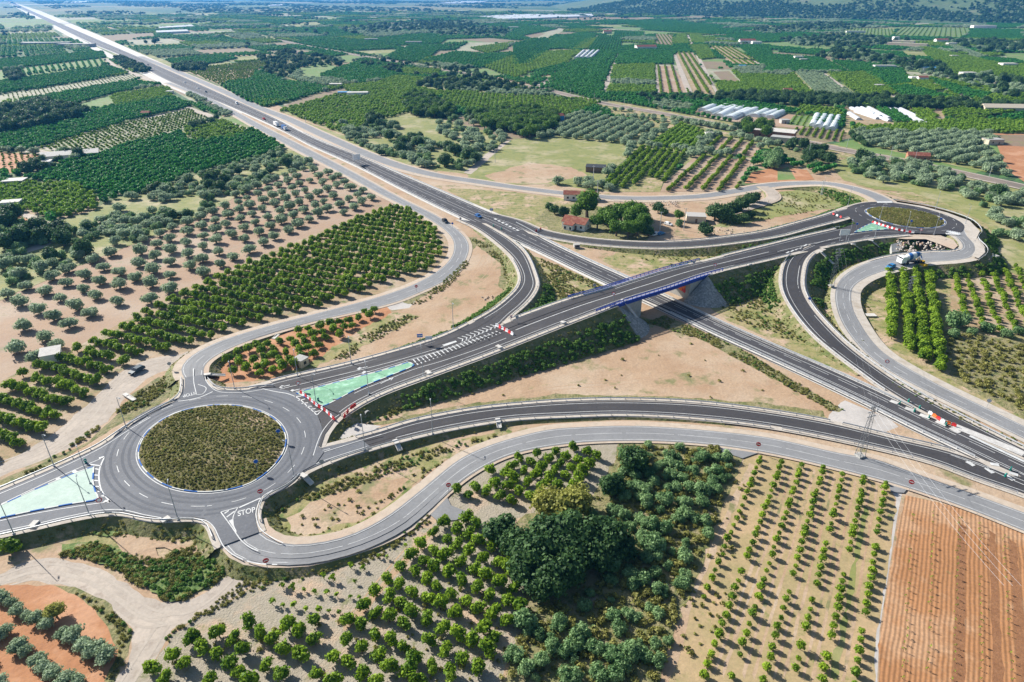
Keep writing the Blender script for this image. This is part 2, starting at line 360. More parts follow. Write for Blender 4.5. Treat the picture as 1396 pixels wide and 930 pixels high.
# ------------------------------------------------------- far field sheets are in part 3
# =========================================================== ROADS
R = {}
R['A'] = road_edges('motorway', [(1480,668),(1396,628),(1318,593),(1259,566),(1219,546),(1146,512),(1046,469),(1000,449),(940,421),(860,382),(800,355),(750,331),(700,304),(640,278),(535,233),(490,213),(443,195),(412,181),(380,164),(323,138),(225,94),(175,72),(125,50.5),(50,18),(15,2),(4,-3)],
    [(1480,688),(1396,652),(1350,631),(1315,613.5),(1255,585),(1176,546),(1046,485),(975,453),(915,425),(858,400),(808,377),(750,349),(700,326),(645,303),(563,264),(498,231),(470,218),(425,198),(395,182),(350,161),(323,149),(225,108),(175,80),(125,59),(50,22),(15,4.5),(3,-1)], 'motorway_asphalt', zf=lambda x: .20, verge='pale_concrete', vw=(2.4, 2.4), skirt=False, sm=14, step=5)
R['G'] = road_edges('access_road', [(252,516,1.9),(247,506,1.9),(251,495,1.8),(266,482,1.6),(298,466,1.3),(350,449,.8),(425,429,.3),(525,402,.2),(576,382,.2),(611,357,.2),(619,334,.2),(610,317,.2),(575,293,.2),(525,268,.2),(460,233,.2),(405,205,.2),(350,175,.2),(276,134,.2),(225,113,.2)][:19],
    [(278,521,1.9),(277,507,1.9),(281,496,1.8),(296,484,1.6),(320,472,1.3),(350,461,.8),(425,439,.3),(535,413,.2),(571,399,.2),(614,378,.2),(638,346,.2),(635,325,.2),(600,297,.2),(550,272,.2),(480,234,.2),(420,203,.2),(365,175,.2),(286,134,.2),(231,112,.2)], 'old_asphalt', verge='gravel_verge', vw=(2.5, 1.5), sm=8)
R['M'] = road_center('frontage_road', [(190,77,.2,9),(250,101,.2,9),(310,127,.2,9),(350,145.5,.2,9),(395,163,.2,9),(438,183,.2,9),(500,210,.2,9),(550,228,.2,9),(600,240,.2,8),(650,247.5,.2,8),(700,255,.2,7),(775,264,.2,7),(850,270,.2,7),(950,268,.2,7),(1000,261,.2,7),(1046,253,.5,8),(1085,250,1.5,8),(1125,250,3,8),(1160,256,4.2,8),(1188,265,4.9,8),(1204,273,5,8),(1210,280,5,8)], 'old_asphalt', verge='gravel_verge', vw=(2, 4))
R['Q'] = road_center('side_road', [(1040,254,.5,6),(1052,262,.5,6),(1054,270,.6,6),(1040,276,.5,6),(1010,285,.4,6),(975,296,.3,5)], 'track_dirt', verge='gravel_verge', vw=(1, 1))
R['C'] = road_edges('local_road', [(349,712,1.9),(352,722,1.9),(362,731,1.85),(386,741,1.7),(425,741,1.5),(475,730,1.2),(524,706,.8),(576,666.5,.4),(626,626.5,.3),(660,610,.3),(700,597,.3),(750,585.5,.3),(800,582,.3),(850,580.5,.3),(900,582,.3),(976,588,.3),(1050,597,.3),(1146,618,.3),(1196,627,.3),(1246,645,.3),(1321,671.5,.3),(1391,697,.3),(1480,729,.3)],
    [(292,722,1.9),(298,736,1.9),(312,753,1.85),(340,767,1.7),(378,769.5,1.5),(425,767,1.2),(500,747,.8),(550,725,.4),(583,699,.3),(611,671.5,.3),(651,641.5,.3),(700,619,.3),(775,605,.3),(850,601,.3),(950,604.5,.3),(1050,618,.3),(1171,646.5,.3),(1234,664,.3),(1321,694,.3),(1396,724,.3),(1480,757,.3)], 'old_asphalt', verge='gravel_verge', vw=(2.2, .8))
R['B'] = road_edges('exit_ramp', [(437,612,1.97),(460,606,1.9),(490,598,1.8),(520,589.5,1.6),(560,577,1.4),(601,568,1.2),(650,559.5,1),(700,554,.8),(775,548.5,.7),(850,547,.6),(950,551,.5),(1050,563,.4),(1131,577,.35),(1221,598.5,.3),(1296,616.5,.25),(1396,653,.22),(1480,690,.2)],
    [(394,657,1.97),(418,641,1.9),(450,627,1.8),(500,611,1.6),(550,597,1.4),(601,585,1.2),(650,576,1),(700,569,.8),(775,565,.7),(850,563,.6),(950,568,.5),(1046,579,.4),(1171,603,.35),(1271,628,.3),(1330,650,.25),(1396,673,.22),(1480,706,.2)], 'new_asphalt', vw=(1.6, 1.8))
EL = [(340,530),(370,522),(400,514.5),(450,503.5),(500,491),(550,477),(583,467),(610,457),(640,442.5)]
ERb = [(385,538),(410,533.5),(460,520),(520,504),(560,492),(620,474),(650,460),(675,447.5)]
DR = [(440,596),(458,570),(482,552),(520,533),(576,512),(651,485),(700,466),(768,439.5),(850,409),(908,391),(963,372.5),(1050,352),(1085,343.5),(1115,337),(1140,332.5),(1187,324.5),(1225,321),(1245,319)]
R['E'] = road_edges('loop_ramp', [(*p, zD(p[0])-.02) for p in EL]+[(676,422,5.0),(700,402,4.3),(709,391,3.8),(712,377,3),(701,353,2),(678,331,1.2),(650,311,.5),(625,299,.2)],
    [(*p, zD(p[0])-.02) for p in ERb]+[(696,428.5,5.0),(710,417,4.7),(724,401.5,4.1),(730,388,3.5),(727,373,2.8),(715,346,1.8),(696,328,1.1),(672,313,.5),(655,303.5,.2)], 'new_asphalt', vw=(1.8, 1.8))
R['D'] = road_edges('overpass_road', ERb+[(700,437),(775,410),(825,396),(862,384),(914,368),(975,353),(1050,334.5),(1096,323),(1146,311.5),(1172,304),(1215,303)], DR, 'new_asphalt', zf=zD, verge=None, skirt=False)
R['N'] = road_center('entry_ramp', [(655,290,.2,5),(700,302,.2,7),(732,315,.25,7),(775,324.5,.6,7.5),(830,331,1.2,7.5),(900,334,2,7.5),(950,332,2.6,7.5),(1000,326.5,3.3,7.5),(1050,319,4,7.5),(1096,307,4.5,7.5),(1130,298,4.8,8),(1160,289,5,9),(1180,285,5,9)], 'new_asphalt', vw=(1.4, 1.8))
R['F'] = road_edges('slip_ramp', [(1108,334,6.1),(1088,343,6.2),(1077,352,5.9),(1070,367,5.3),(1069.5,393,4),(1085,424,2.8),(1114,459,1.7),(1139,480,1.1),(1171,504,.6),(1206,529,.3),(1262,562,.2),(1320,590,.2),(1396,624,.2),(1480,664,.2)],
    [(1135,334,5.9),(1112,341,6.0),(1098,353,5.7),(1092,372,5.2),(1092,393,4),(1105,419,2.8),(1143,461,1.7),(1165,480,1.1),(1196,503,.6),(1226,523,.3),(1271,549,.2),(1330,580,.2),(1396,613,.2),(1480,652,.2)], 'new_asphalt', vw=(1.8, 2.2))
R['P'] = road_edges('curved_local_road', [(1314,311,4.9),(1320,322,4.9),(1330,334,4.7),(1331,343,4.5),(1322,351,4.3),(1300,355,4.0),(1272,357,3.6),(1240,361.5,3.1),(1210,368,2.7),(1180,379,2.2),(1163,392,1.8),(1160,405,1.4),(1163,422,1.0),(1172,440,.7),(1188,464,.4),(1206,482,.3),(1236,501,.2),(1290,530,.2),(1346,557,.2),(1400,583,.2),(1480,622,.2)][::1],
    [(1296,319,4.9),(1307,326,4.9),(1313,334,4.7),(1312,339,4.5),(1300,343.5,4.3),(1280,344,4.0),(1250,346,3.6),(1220,349,3.1),(1186,357,2.7),(1160,369,2.2),(1143,385,1.8),(1138.5,402,1.4),(1141,422,1.0),(1150,444,.7),(1169,470,.4),(1190,490,.3),(1216,508,.2),(1270,537,.2),(1330,566,.2),(1385,593,.2),(1465,632,.2)], 'old_asphalt', verge='concrete_verge', vw=(3.2, 1.6))
# junction surfaces -------------------------------------------------
def plateau(name, pts, z, material, n=1, dz=0):
    P = GP(pts, z)
    if n > 1: P = list(catmull(P, n, True))
    return sheet(name, P, material, z=z+dz, world=True)
front = [(-70,700),(0,670),(71,640),(137,609),(176,583),(217,559.5),(239,548),(249,538),(252,527),(252,515),(277,511),(279,518),(285,526),(297,532),(331,533),(352,530),(372,529),(403,535),(419,546),(431,561),(438,580),(440,590),(434,608),(437,612),(442,616),(430,633),(404,647),(394,657),(370,670),(356,678),(351,686),(347,700),(349,713),(353,726),(302,745),(296,732),(289.5,716),(280,708),(264,705),(220,706.5),(197.6,704),(166,697.5),(139,698.5),(95,706.4),(47.4,717.5),(0,728),(-70,744)]
plateau('roundabout_road', front, 2.0, 'ring_asphalt', dz=.09)
for seg in (front[:10], front[11:16], front[25:34][::1], front[34:]):
    pass
def edge_run(pts, z): 
    P = resample(catmull(GP(pts, z), 8), 2.0); return P
def plateau_edge(pts, z, w=1.4, emb='embankment', verge='concrete_verge', flip=False):
    P = edge_run(pts, z); N = normals(P)*(1 if not flip else -1)
    V = []; F = []
    for p, n in zip(P, N):
        V += [(p[0]-n[0]*.3, p[1]-n[1]*.3, z-.02), (p[0]+n[0]*w, p[1]+n[1]*w, z-.07)]
    for i in range(len(P)-1): F.append((2*i, 2*i+1, 2*i+3, 2*i+2))
    v = [np.array(V[k]) for k in F[0][:3]]
    if np.cross(v[1]-v[0], v[2]-v[0])[2] < 0: F = [f[::-1] for f in F]
    if verge: mesh_obj('road_verge', V, F, MT[verge])['kind'] = 'structure'
    if emb: skirt_mesh(P, N, w, emb, 1.35)
    return P, N
plateau('roundabout_road', [(372,529),(403,535),(419,546),(431,561),(437,575),(438,590),(433,606),(437,610),(443,592),(456,574),(472,559),(472,545),(430,536),(412,531)], 2.0, 'new_asphalt', dz=.07)
plateau('roundabout_road', [(434,608),(437,611),(462,605),(492,599),(505,609),(480,617),(450,627),(418,641),(394,657),(404,647),(430,633),(440,616)], 1.95, 'ring_asphalt', dz=.03)
plateau_edge([(500,611),(480,617),(450,627),(418,641),(396,656)], 1.9)
plateau_edge([(476,556),(456,574),(443,591),(436,608)], 2.0)
plateau_edge(front[:10], 2.0)
plateau_edge(front[11:17], 2.0)
plateau_edge(front[26:34], 2.0)
plateau_edge(front[34:], 2.0)
# central reservation of roundabout
isl1 = [(289,671),(240,667),(207,651),(189,628),(191,605),(208,582),(240,563),(285,553),(330,554),(368,567),(387,586),(390,607),(375,634),(340,660)]
def kerb_strip(Po, Pi, h, root, blue=1):
    V = []; F = []; fm = []; n = len(Po)
    for a, b in zip(Po, Pi): V += [(a[0], a[1], a[2]-.1), (a[0], a[1], a[2]+h), (b[0], b[1], b[2]+h), (b[0], b[1], b[2]-.1)]
    for i in range(n-1):
        for k in range(3): F.append((4*i+k, 4*i+k+1, 4*i+5+k, 4*i+4+k)); fm.append((i//2) % 2 if blue else 0)
    o = mesh_obj('kerb_stones', V, F, None, root, mats=[MT['kerb_white'], MT['kerb_blue']], fm=fm)
    bm = bmesh.new(); bm.from_mesh(o.data); bmesh.ops.recalc_face_normals(bm, faces=bm.faces); bm.to_mesh(o.data); bm.free(); return o
def ring_thing(pts, z, h, name, label, topmat, blue=1, smooth_n=10, grassname='roundabout_grass', kerbw=.26, step=1.6, mound=0, whites=1):
    P = resample(np.vstack([catmull(GP(pts, z), smooth_n, True), G(*pts[0][:2], z)[None]]), step)
    N = normals(P); c = P.mean(0); s = -1 if ((c-P[0])*N[0]).sum() < 0 else 1
    Pi = P+N*s*kerbw; root = thing('kerb', label, 'kerb', (P[0][0], P[0][1], z))
    off = np.array([P[0][0], P[0][1], z])
    kerb_strip(P-off, Pi-off, h, root, blue)
    if mound:
        k = 7; V = []; F = []; n = len(Pi)-1
        for j in range(k+1):
            t = j/k
            for i in range(n):
                q = Pi[i]*(1-t)+c*t; V.append((q[0], q[1], z+h*.6+mound*sin(t*pi/2)+(random.uniform(-.05, .05) if 0 < j < k else 0)))
        for j in range(k):
            for i in range(n): F.append((j*n+i, j*n+(i+1) % n, (j+1)*n+(i+1) % n, (j+1)*n+i))
        v = [np.array(V[q]) for q in F[0][:3]]
        if np.cross(v[1]-v[0], v[2]-v[0])[2] < 0: F = [f[::-1] for f in F]
        mesh_obj(grassname, V, F, MT[topmat])['kind'] = 'structure'
    else: sheet(grassname, list(Pi[:-1]), topmat, z=z+h-.03, world=True)
    return P
ringP1 = ring_thing(isl1, 2.09, .16, 'kerb', 'blue and white kerb ring round the scrubby island of the near roundabout', 'island_scrub', mound=.9)
isl2 = [(1180,287.4),(1187.4,283.5),(1211,282.4),(1250.6,287),(1282,296.5),(1288.6,303.8),(1282,309),(1258.5,311),(1227,308),(1203,301.6),(1186,293.7)]
ring2 = [(1156,283),(1178,276.5),(1200,275.5),(1219,277),(1258.5,284),(1290,293.7),(1311,304),(1314,311),(1306,318),(1282,319.5),(1245,318),(1230,320),(1190,316),(1165,304),(1156,292)]
plateau('far_roundabout_road', ring2, 5.0, 'new_asphalt', n=6, dz=.10)
for seg in ([(1140,287),(1158,281),(1178,276.3),(1200,275)],):
    plateau_edge(seg, 5.0, w=1.2)
# pale concrete apron around far roundabout
apron = [(1196,272),(1219,275),(1258,281),(1292,290),(1322,301),(1336,315),(1331,325),(1342,338),(1343,344),(1334,352),(1325,349),(1330,341),(1328,332),(1318,322),(1314,312),(1313,306),(1290,294),(1258,284),(1219,277.5),(1200,276)]
S('apron', [G(x, y, 5.0) for x, y in apron], 'concrete_verge', z=4.97, world=True)
aprE, aprN = plateau_edge([(1200,270),(1219,273),(1258,279.5),(1292,288),(1324,300),(1338,315),(1333,325),(1345,338),(1345,346),(1334,355)], 4.95, w=.4, verge=None)
ring_thing(isl2, 5.10, .16, 'kerb', 'blue and white kerb ring round the grassy island of the far roundabout', 'island_scrub', mound=.7)
# fill surface between the loop and overpass east of far roundabout (gravel + rocks)
S('gravel_fill', [G(x, y, 4.8) for x, y in [(1200,323),(1243,319.5),(1282,321),(1300,327),(1306,335),(1300,340),(1262,326),(1235,326)]], 'gravel_verge', z=4.8, world=True)
# overpass: verges + embankments with a gap at the bridge ------------
def nearest_i(P, x, y, z): 
    g = G(x, y, z); return int(np.linalg.norm(P[:, :2]-g[:2], axis=1).argmin())
D = R['D']
iB0 = nearest_i(D.R, 850, 409, 7.8)-1; iB1 = nearest_i(D.R, 953, 375, 7.8)+1
BR = (iB0, iB1)
def side_build(r, side, i0, i1, w=1.8, verge='concrete_verge', emb='embankment', slope=1.35):
    E = (r.L if side == 'L' else r.R)[i0:i1]; nn = (r.Ls if side == 'L' else r.Rs)[i0:i1]
    V = []; F = []; n = len(E)
    for i in range(n):
        p0 = E[i]-nn[i]*.4; p1 = E[i]+nn[i]*w; V += [(p0[0], p0[1], E[i][2]+r.d-.03), (p1[0], p1[1], E[i][2]-.06)]
    for i in range(n-1): F.append((2*i, 2*i+1, 2*i+3, 2*i+2))
    v = [np.array(V[k]) for k in F[0][:3]]
    if np.cross(v[1]-v[0], v[2]-v[0])[2] < 0: F = [f[::-1] for f in F]
    mesh_obj('road_verge', V, F, MT[verge])['kind'] = 'structure'
    skirt_mesh(E, nn, w, emb, slope)
jL0 = nearest_i(D.L, 686, 441, 5.5)
jR0 = nearest_i(D.R, 458, 570, 2.5)
jN = nearest_i(D.L, 1150, 311, 5.4)
side_build(D, 'R', jR0, iB0+1, w=2.6); side_build(D, 'R', iB1, len(D.R)-1, w=2.0)
side_build(D, 'L', jL0, iB0+1); side_build(D, 'L', iB1, jN)
# end faces + infill under road at bridge ends are abutments (part 4)
# earth tracks -------------------------------------------------------
S('dirt_track', [(-60,668),(0,632),(45,609),(88,580),(103,562),(120,549),(150,518),(168,504),(200,489),(225,486),(243,483),(262,478),(256,490),(248,500),(244,505),(228,505),(210,510),(173,539),(160,556),(145,575),(110,603),(75,620),(0,650),(-60,682)], 'track_dirt', smoothn=0, jag=.6)
S('dirt_track', [(302,744),(322,760),(350,770),(350,790),(321,815),(276,840),(236,857),(222,880),(185,940),(150,940),(175,902),(181,857),(163,840),(135,817),(108,802),(75,796),(25,793),(-60,812),(-60,800),(0,783),(20,770),(50,763),(75,762),(125,771),(163,790),(200,815),(231,822),(251,820),(288,807),(311,782),(313,765)], 'track_dirt', jag=.5)
S('paved_strip', [(1128,575),(1130,566),(1146,549),(1152,546),(1178,557),(1213,571),(1225,582),(1210,588),(1196,594)], 'pale_gravel')
S('paved_strip', [(437,609),(455,582),(464,576),(520,583),(487,600),(452,610)], 'pale_gravel', z=.5)
S('paved_strip', [(520,418),(556,405),(566,411),(558,420),(535,423)], 'pale_gravel')
S('gravel_strip', [(1196,925),(1199,860),(1210,790),(1224,700),(1230,672),(1209,660),(1212,664),(1222,680),(1212,760),(1195,840),(1182,940),(1196,940)], 'pale_gravel')
S('side_road', [(1209,652),(1240,664),(1232,673),(1214,672)], 'old_asphalt', z=.24)
S('side_road', [(975,604),(1040,616),(1012,626),(985,617)], 'old_asphalt', z=.24)
S('side_road', [(583,700),(607,674),(615,690),(640,700),(622,710),(598,712)], 'old_asphalt', z=.22)
# pale gravel sides of the motorway
S('pale_shoulder', [(10,1),(55,15),(130,46),(225,88),(330,133),(330,140),(225,96),(125,52),(50,20)], 'pale_concrete', z=.11)
S('pale_shoulder', [(12,5),(50,22.5),(125,61),(225,109.5),(330,153),(330,160),(225,117),(125,67),(50,26)], 'pale_concrete', z=.11)
# =========================================================== PAINT
A = R['A']; nA = len(A.C)
line(A, 'L', 1.3, .18); line(A, 'R', 1.3, .18)
iA = nearest_i(A.C, 700, 316, .2)
hw = float(A.hw[:iA].mean()); 
line(A, 'C', 1.2, .16, dash=(6, 3), i0=0, i1=iA); line(A, 'C', -1.7, .16, i0=0, i1=iA, dash=None)
for o in (4.5, 1.2, -1.2, -4.6): line(A, 'C', o, .16, dash=(5, 6) if abs(o) > 2 else None, i0=iA, i1=nA)
for k in ('E', 'B', 'F'): line(R[k], 'L', .9, .17); line(R[k], 'R', .9, .17)
line(D, 'R', .9, .17, i0=jR0); line(D, 'L', .9, .17, i0=jL0, i1=jN)
iH = nearest_i(D.C, 700, 452, 5.6); i2 = nearest_i(D.C, 1060, 344, 6.6)
line(D, 'C', 0, .28, i0=iH, i1=i2)
line(R['N'], 'L', .7, .16); line(R['N'], 'R', .7, .16)
for k in ('G', 'C', 'P'): line(R[k], 'L', .5, .15); line(R[k], 'R', .5, .15); line(R[k], 'C', 0, .12, dash=(5, 4) if k != 'C' else (12, 1))
line(R['M'], 'L', .4, .12); line(R['M'], 'R', .4, .12)
Z1 = 2.11
for k_, m_, offs in (('C', 'worn_lane', (-2.6, -.9, .9, 2.6)), ('G', 'worn_lane', (-2.4, -.8, .8, 2.4)), ('P', 'worn_lane', (-2.4, -.8, .8, 2.4)), ('B', 'worn_dark_lane', (-.9, .9)), ('F', 'worn_dark_lane', (-.9, .9)), ('E', 'worn_dark_lane', (-.9, .9)), ('D', 'worn_dark_lane', (-2.7, -1.0, 1.0, 2.7)), ('A', 'worn_dark_lane', (-5.4, -3.6, 2.2, 3.9))):
    for o_ in offs: line(R[k_], 'C', o_, .55, material=m_, dz=.008)
def circ_off(P, off):
    N = normals(P); c = P.mean(0); s = 1 if ((P[0]-c)*N[0]).sum() > 0 else -1
    return smooth(P+N*s*off, 2)
for o_ in (2.0, 3.4, 5.9, 7.3):
    q = circ_off(ringP1, o_); q[:, 2] = Z1-.008; stripe(q, .6, material='worn_ring_lane')
q = circ_off(ringP1, .45); q[:, 2] = Z1+.01; stripe(q, .18)
q = circ_off(ringP1, 4.6); q[:, 2] = Z1+.01; stripe(q, .16, dash=(3, 4))
P2 = resample(np.vstack([catmull(GP(isl2, 5.1), 10, True), G(*isl2[0], 5.1)[None]]), 1.6)
q = circ_off(P2, .5); q[:, 2] = 5.12; stripe(q, .18); q = circ_off(P2, 4.6); q[:, 2] = 5.12; stripe(q, .16, dash=(3, 4))
k = dict(z=2.12, w=.2, dz=0)
pline([(-60,697),(0,673),(71,643),(136,611.5),(176,586),(205,569)], **k)
pline([(243,547),(256,541),(262,527)][:1]+[(258,545),(274,541),(290,534)], w=.3, z=2.12, dz=0)
pline([(264,502),(264,520),(268,538)], **k); pline([(268,538),(276,537),(281,529),(270,524)], **k)
pline([(279,512),(281,519),(288,528),(299,534),(331,535),(358,531)], **k)
pline([(358,530),(376,534),(393,537),(408,544),(420,555),(428,562),(432,566)], **dict(k, w=.28)); pline([(432,566),(441,557)], **dict(k, w=.3))
pline([(427,621),(434,600),(441,586),(453,572),(463,565)], **k); pline([(427,621),(455,612),(490,601),(520,592)], **dict(k, z=1.95, dz=.1))
pline([(404,647),(425,635),(450,625),(500,609)], **dict(k, z=1.9, dz=.14))
pline([(372,668),(358,677),(352,687),(349,699),(351,712),(357,723),(371,733),(386,740)], **dict(k, dz=.02))
pline([(326,692),(355,679)], **dict(k, w=.35)); pline([(301,698),(325,691.5)], **k)
pline([(301,698),(317,720),(330,738),(342,747),(352,751)], **k); pline([(324,692),(318,704),(318,715),(322,725)], **k)
for a, b in (((306,700),(312,696)), ((309,705),(320,697))): pline([a, b], **dict(k, w=.35))
sheet('road_marking', [G(x, y, 2.12) for x, y in [(312,710),(318,707),(319,718),(323,727)]], 'paint_white', z=2.125, world=True)
pline([(220,709),(264,707),(281,710),(291,718),(298,732),(305,745),(316,755),(331,763)], **dict(k, dz=-.01))
pline([(315,755),(331,763),(354,768.5),(378,769.5)], **dict(k, z=1.95, dz=.06, w=.25), dash=(1.4, .9))
pline([(-60,741),(0,725),(48,714.5),(95,703.5),(139,695.5),(166,695),(198,702),(220,706)], **k)
# left splitter island
spl = [(128,636.5),(126.5,656),(130,671),(135,679),(132,682),(95,687.5),(47,696.5),(0,706.5),(-60,722),(-60,716),(0,690),(47,668.5),(95,648)]
pline([(142,623.5),(136,638.5),(135,654),(139,670),(150,684)], **dict(k, w=.3)); pline([(142,623.5),(110,637),(48,665),(0,688)], **k); pline([(150,684),(110,689.5),(48,700),(0,710)], **k)
for a, b in (((121,633),(137,635)), ((129,639),(135,640)), ((128,647.5),(134,648)), ((128,655),(134,655.5)), ((130,663),(136,663.5)), ((133,670),(139,670)), ((138,676),(143,676.5))): pline([a, b], **dict(k, w=.35))
for a, b in (((135,625),(142,623)), ((142,683),(150,684)), ((78,652),(84,656)), ((100,642),(107,646))): pline([a, b], **dict(k, w=.8))
def island(pts, z, label, m, blue=1): 
    P = GP(pts, z); off = np.array([P[0][0], P[0][1], z]); root = thing('traffic_island', label, 'traffic island', tuple(off))
    Q = [p-off for p in P]; T = tess(Q); n = len(Q); h = .14
    F = []
    for t in T:
        a, b, c = [Q[i] for i in t]; F.append(t if np.cross(b-a, c-a)[2] > 0 else t[::-1])
    mesh_obj('painted_top', [(q[0], q[1], h) for q in Q], F, MT[m], root)
    Pc = resample(np.array(Q+[Q[0]]), 1.3); 
    Nk = normals(Pc)*.15; kerb_strip(Pc+Nk, Pc-Nk, h+.03, root)
island(spl, 2.1, 'long pale green painted traffic island on the western approach to the near roundabout', 'pale_green_paint')
gi = [(x, y, max(zD(x), 2.08)) for x, y in [(404,536),(458,522),(500,511),(520,506),(558,494),(565,498),(558,502),(520,517),(500,525),(482,533),(458,546),(442,554),(437,552.5),(425,546)]]
def island_sloped(pts, label, m):
    P = [G(x, y, z+.05) for x, y, z in pts]; off = P[0].copy(); root = thing('traffic_island', label, 'traffic island', tuple(off)); Q = [p-off for p in P]; h = .14
    F = []
    for t in tess(Q):
        a, b, c = [Q[i] for i in t]; F.append(t if np.cross(b-a, c-a)[2] > 0 else t[::-1])
    mesh_obj('painted_top', [(q[0], q[1], q[2]+h) for q in Q], F, MT[m], root)
    Pc = resample(np.array(Q+[Q[0]]), 1.0)
    Nk = normals(Pc)*.15; kerb_strip(Pc+Nk, Pc-Nk, h+.03, root)
island_sloped(gi, 'green painted triangular traffic island between the overpass lanes and near roundabout', 'green_paint')
g2 = [(1188,304.5,5.15),(1212,312.5,5.05),(1188,314.5,5.2),(1164,317,5.4),(1178,309,5.3)]
island_sloped(g2, 'small green painted triangular traffic island at the far roundabout', 'green_paint')
# chevrons between splitter and ring arc
for a, b in (((401,541),(411,540)), ((406,546),(416,544)), ((411,550),(420,549)), ((417,554),(425,554)), ((423,558),(431,557)), ((427,562),(436,560))): pline([a, b], **dict(k, w=.35))
pline([(380,531),(430,519),(480,507),(520,497),(560,486),(600,474),(620,467)], w=.2, zf=zD, dz=.08)
pline([(403,534),(458,520.5),(520,504),(556,493)], w=.2, zf=zD, dz=.08)
pline([(463,553),(482,537),(520,521),(566,503),(600,493),(651,476),(690,461)], w=.2, zf=zD, dz=.08)
for i in range(22):       # hatching
    t = i/22; x = 566+t*118; y = 492.5-t*41.5; dx = 5.5-.8*t; pline([(x-3, y-2.5+t), (x+4, y+5-3.6*t)], w=.38, zf=zD, dz=.09, sm=0)
pline([(560,491),(620,472.5),(684,451)], w=.18, zf=zD, dz=.085)
for i in range(9):
    t = i/9; x = 626+t*50; y = 462-t*20; pline([(x-2, y-1.5), (x+5, y+.3), (x+4, y+3.6)], w=.35, zf=zD, dz=.09, sm=0)
pline([(604,471),(622,465.3)], w=1.0, zf=zD, dz=.09)
for cx, cy in ((445,537),):
    pline([(cx+74, cy-14), (cx+90, cy-21.5)], w=.25, zf=zD, dz=.09); pline([(cx+85, cy-21), (cx+91, cy-22), (cx+88, cy-18.5)], w=.3, zf=zD, dz=.09, sm=0)
for cx, cy in ((388,526.5),(402,532),(494,501.5),(500,507)): pline([(cx-5, cy+1.2), (cx+7, cy-1.6)], w=.35, zf=zD, dz=.09); pline([(cx-6, cy+2.4), (cx-2, cy-.8)], w=.9, zf=zD, dz=.09)
# STOP / text
def ground_text(body, px, z, right_px, size, sx=1.0, name='road_lettering', label='white STOP lettering painted before the give way line'):
    a = G(*px, z); b = G(*right_px, z); ang = atan2(b[1]-a[1], b[0]-a[0])
    cu = bpy.data.curves.new(name, 'FONT'); cu.body = body; cu.size = size; cu.align_x = 'CENTER'; cu.align_y = 'CENTER'; cu.extrude = .004; cu.offset = .04
    t = bpy.data.objects.new(name, cu); COL.objects.link(t); bpy.context.view_layer.update()
    dg = bpy.context.evaluated_depsgraph_get(); me = bpy.data.meshes.new_from_object(t.evaluated_get(dg)); bpy.data.objects.remove(t)
    me.materials.clear(); me.materials.append(MT['paint_white']); o = bpy.data.objects.new(name, me); COL.objects.link(o)
    o.location = (a[0], a[1], z+.02); o.rotation_euler = (0, 0, ang); o.scale = (sx, 1, 1); o['kind'] = 'structure'; return o
ground_text('STOP', (336,698), 2.12, (342,696.5), 2.4, .62)
ground_text('STOP', (258,538), 2.12, (254,539), 2.2, .62)
# right side hatches on the motorway noses
zA = .28
for a, b in (((1214,546),(1224,550)), ((1234,556),(1246,560)), ((1254,565),(1268,570)), ((1276,574),(1290,580)), ((1296,583),(1308,590))): pline([a, b], w=1.6, z=zA, sm=0, material='worn_white')
pline([(1322,594),(1345,605),(1396,629),(1440,650)], w=.9, z=zA); pline([(1300,580),(1340,596),(1370,608),(1396,619)], w=2.6, z=zA-.03, material='worn_white')
for a, b in (((1318,629),(1328,635)), ((1344,638),(1354,645)), ((1371,648),(1382,655)), ((1350,632),(1362,634)), ((1376,644),(1388,648))): pline([a, b], w=1.1, z=zA, sm=0)
pline([(1296,620),(1340,636),(1382,655),(1396,661)], w=.2, z=zA); 
S('concrete_nose', [(1330,628),(1346,630),(1375,643),(1392,651),(1380,650),(1352,640)], 'concrete_verge', z=.262)
for t in np.linspace(0, 1, 7): pline([(726+t*30-52, 305+t*15-7), (729+t*30-52, 306.6+t*15-7)], w=1.2, z=.26, sm=0)
# lower lanes: far roundabout entrance paint
for a, b in (((1096,336),(1100,333)), ((1090,339),(1094,336)), ((1084,341),(1088,338.6)), ((1078,343.2),(1082,341)), ((1072,345),(1076,343))): pline([a, b], w=.7, zf=zD, dz=.12, sm=0)
pline([(1060,343),(1100,333.5),(1140,325),(1165,318)], w=.22, zf=zD, dz=.1); pline([(1105,334),(1150,322),(1190,316),(1225,316.5)], w=.2, zf=zD, dz=.1)
pline([(1133,332),(1160,325),(1195,320)], w=.2, zf=zD, dz=.1, dash=(3, 4))
for i in range(9): pline([(1196+i*2.3, 274.6-.05*i), (1197+i*2.3, 276.6)], w=.8, z=5.13, sm=0)
for i in range(6): pline([(1290+i*3, 317.6+.2*i), (1291+i*3, 319.5+.2*i)], w=.8, z=5.13, sm=0)
flush_paint()
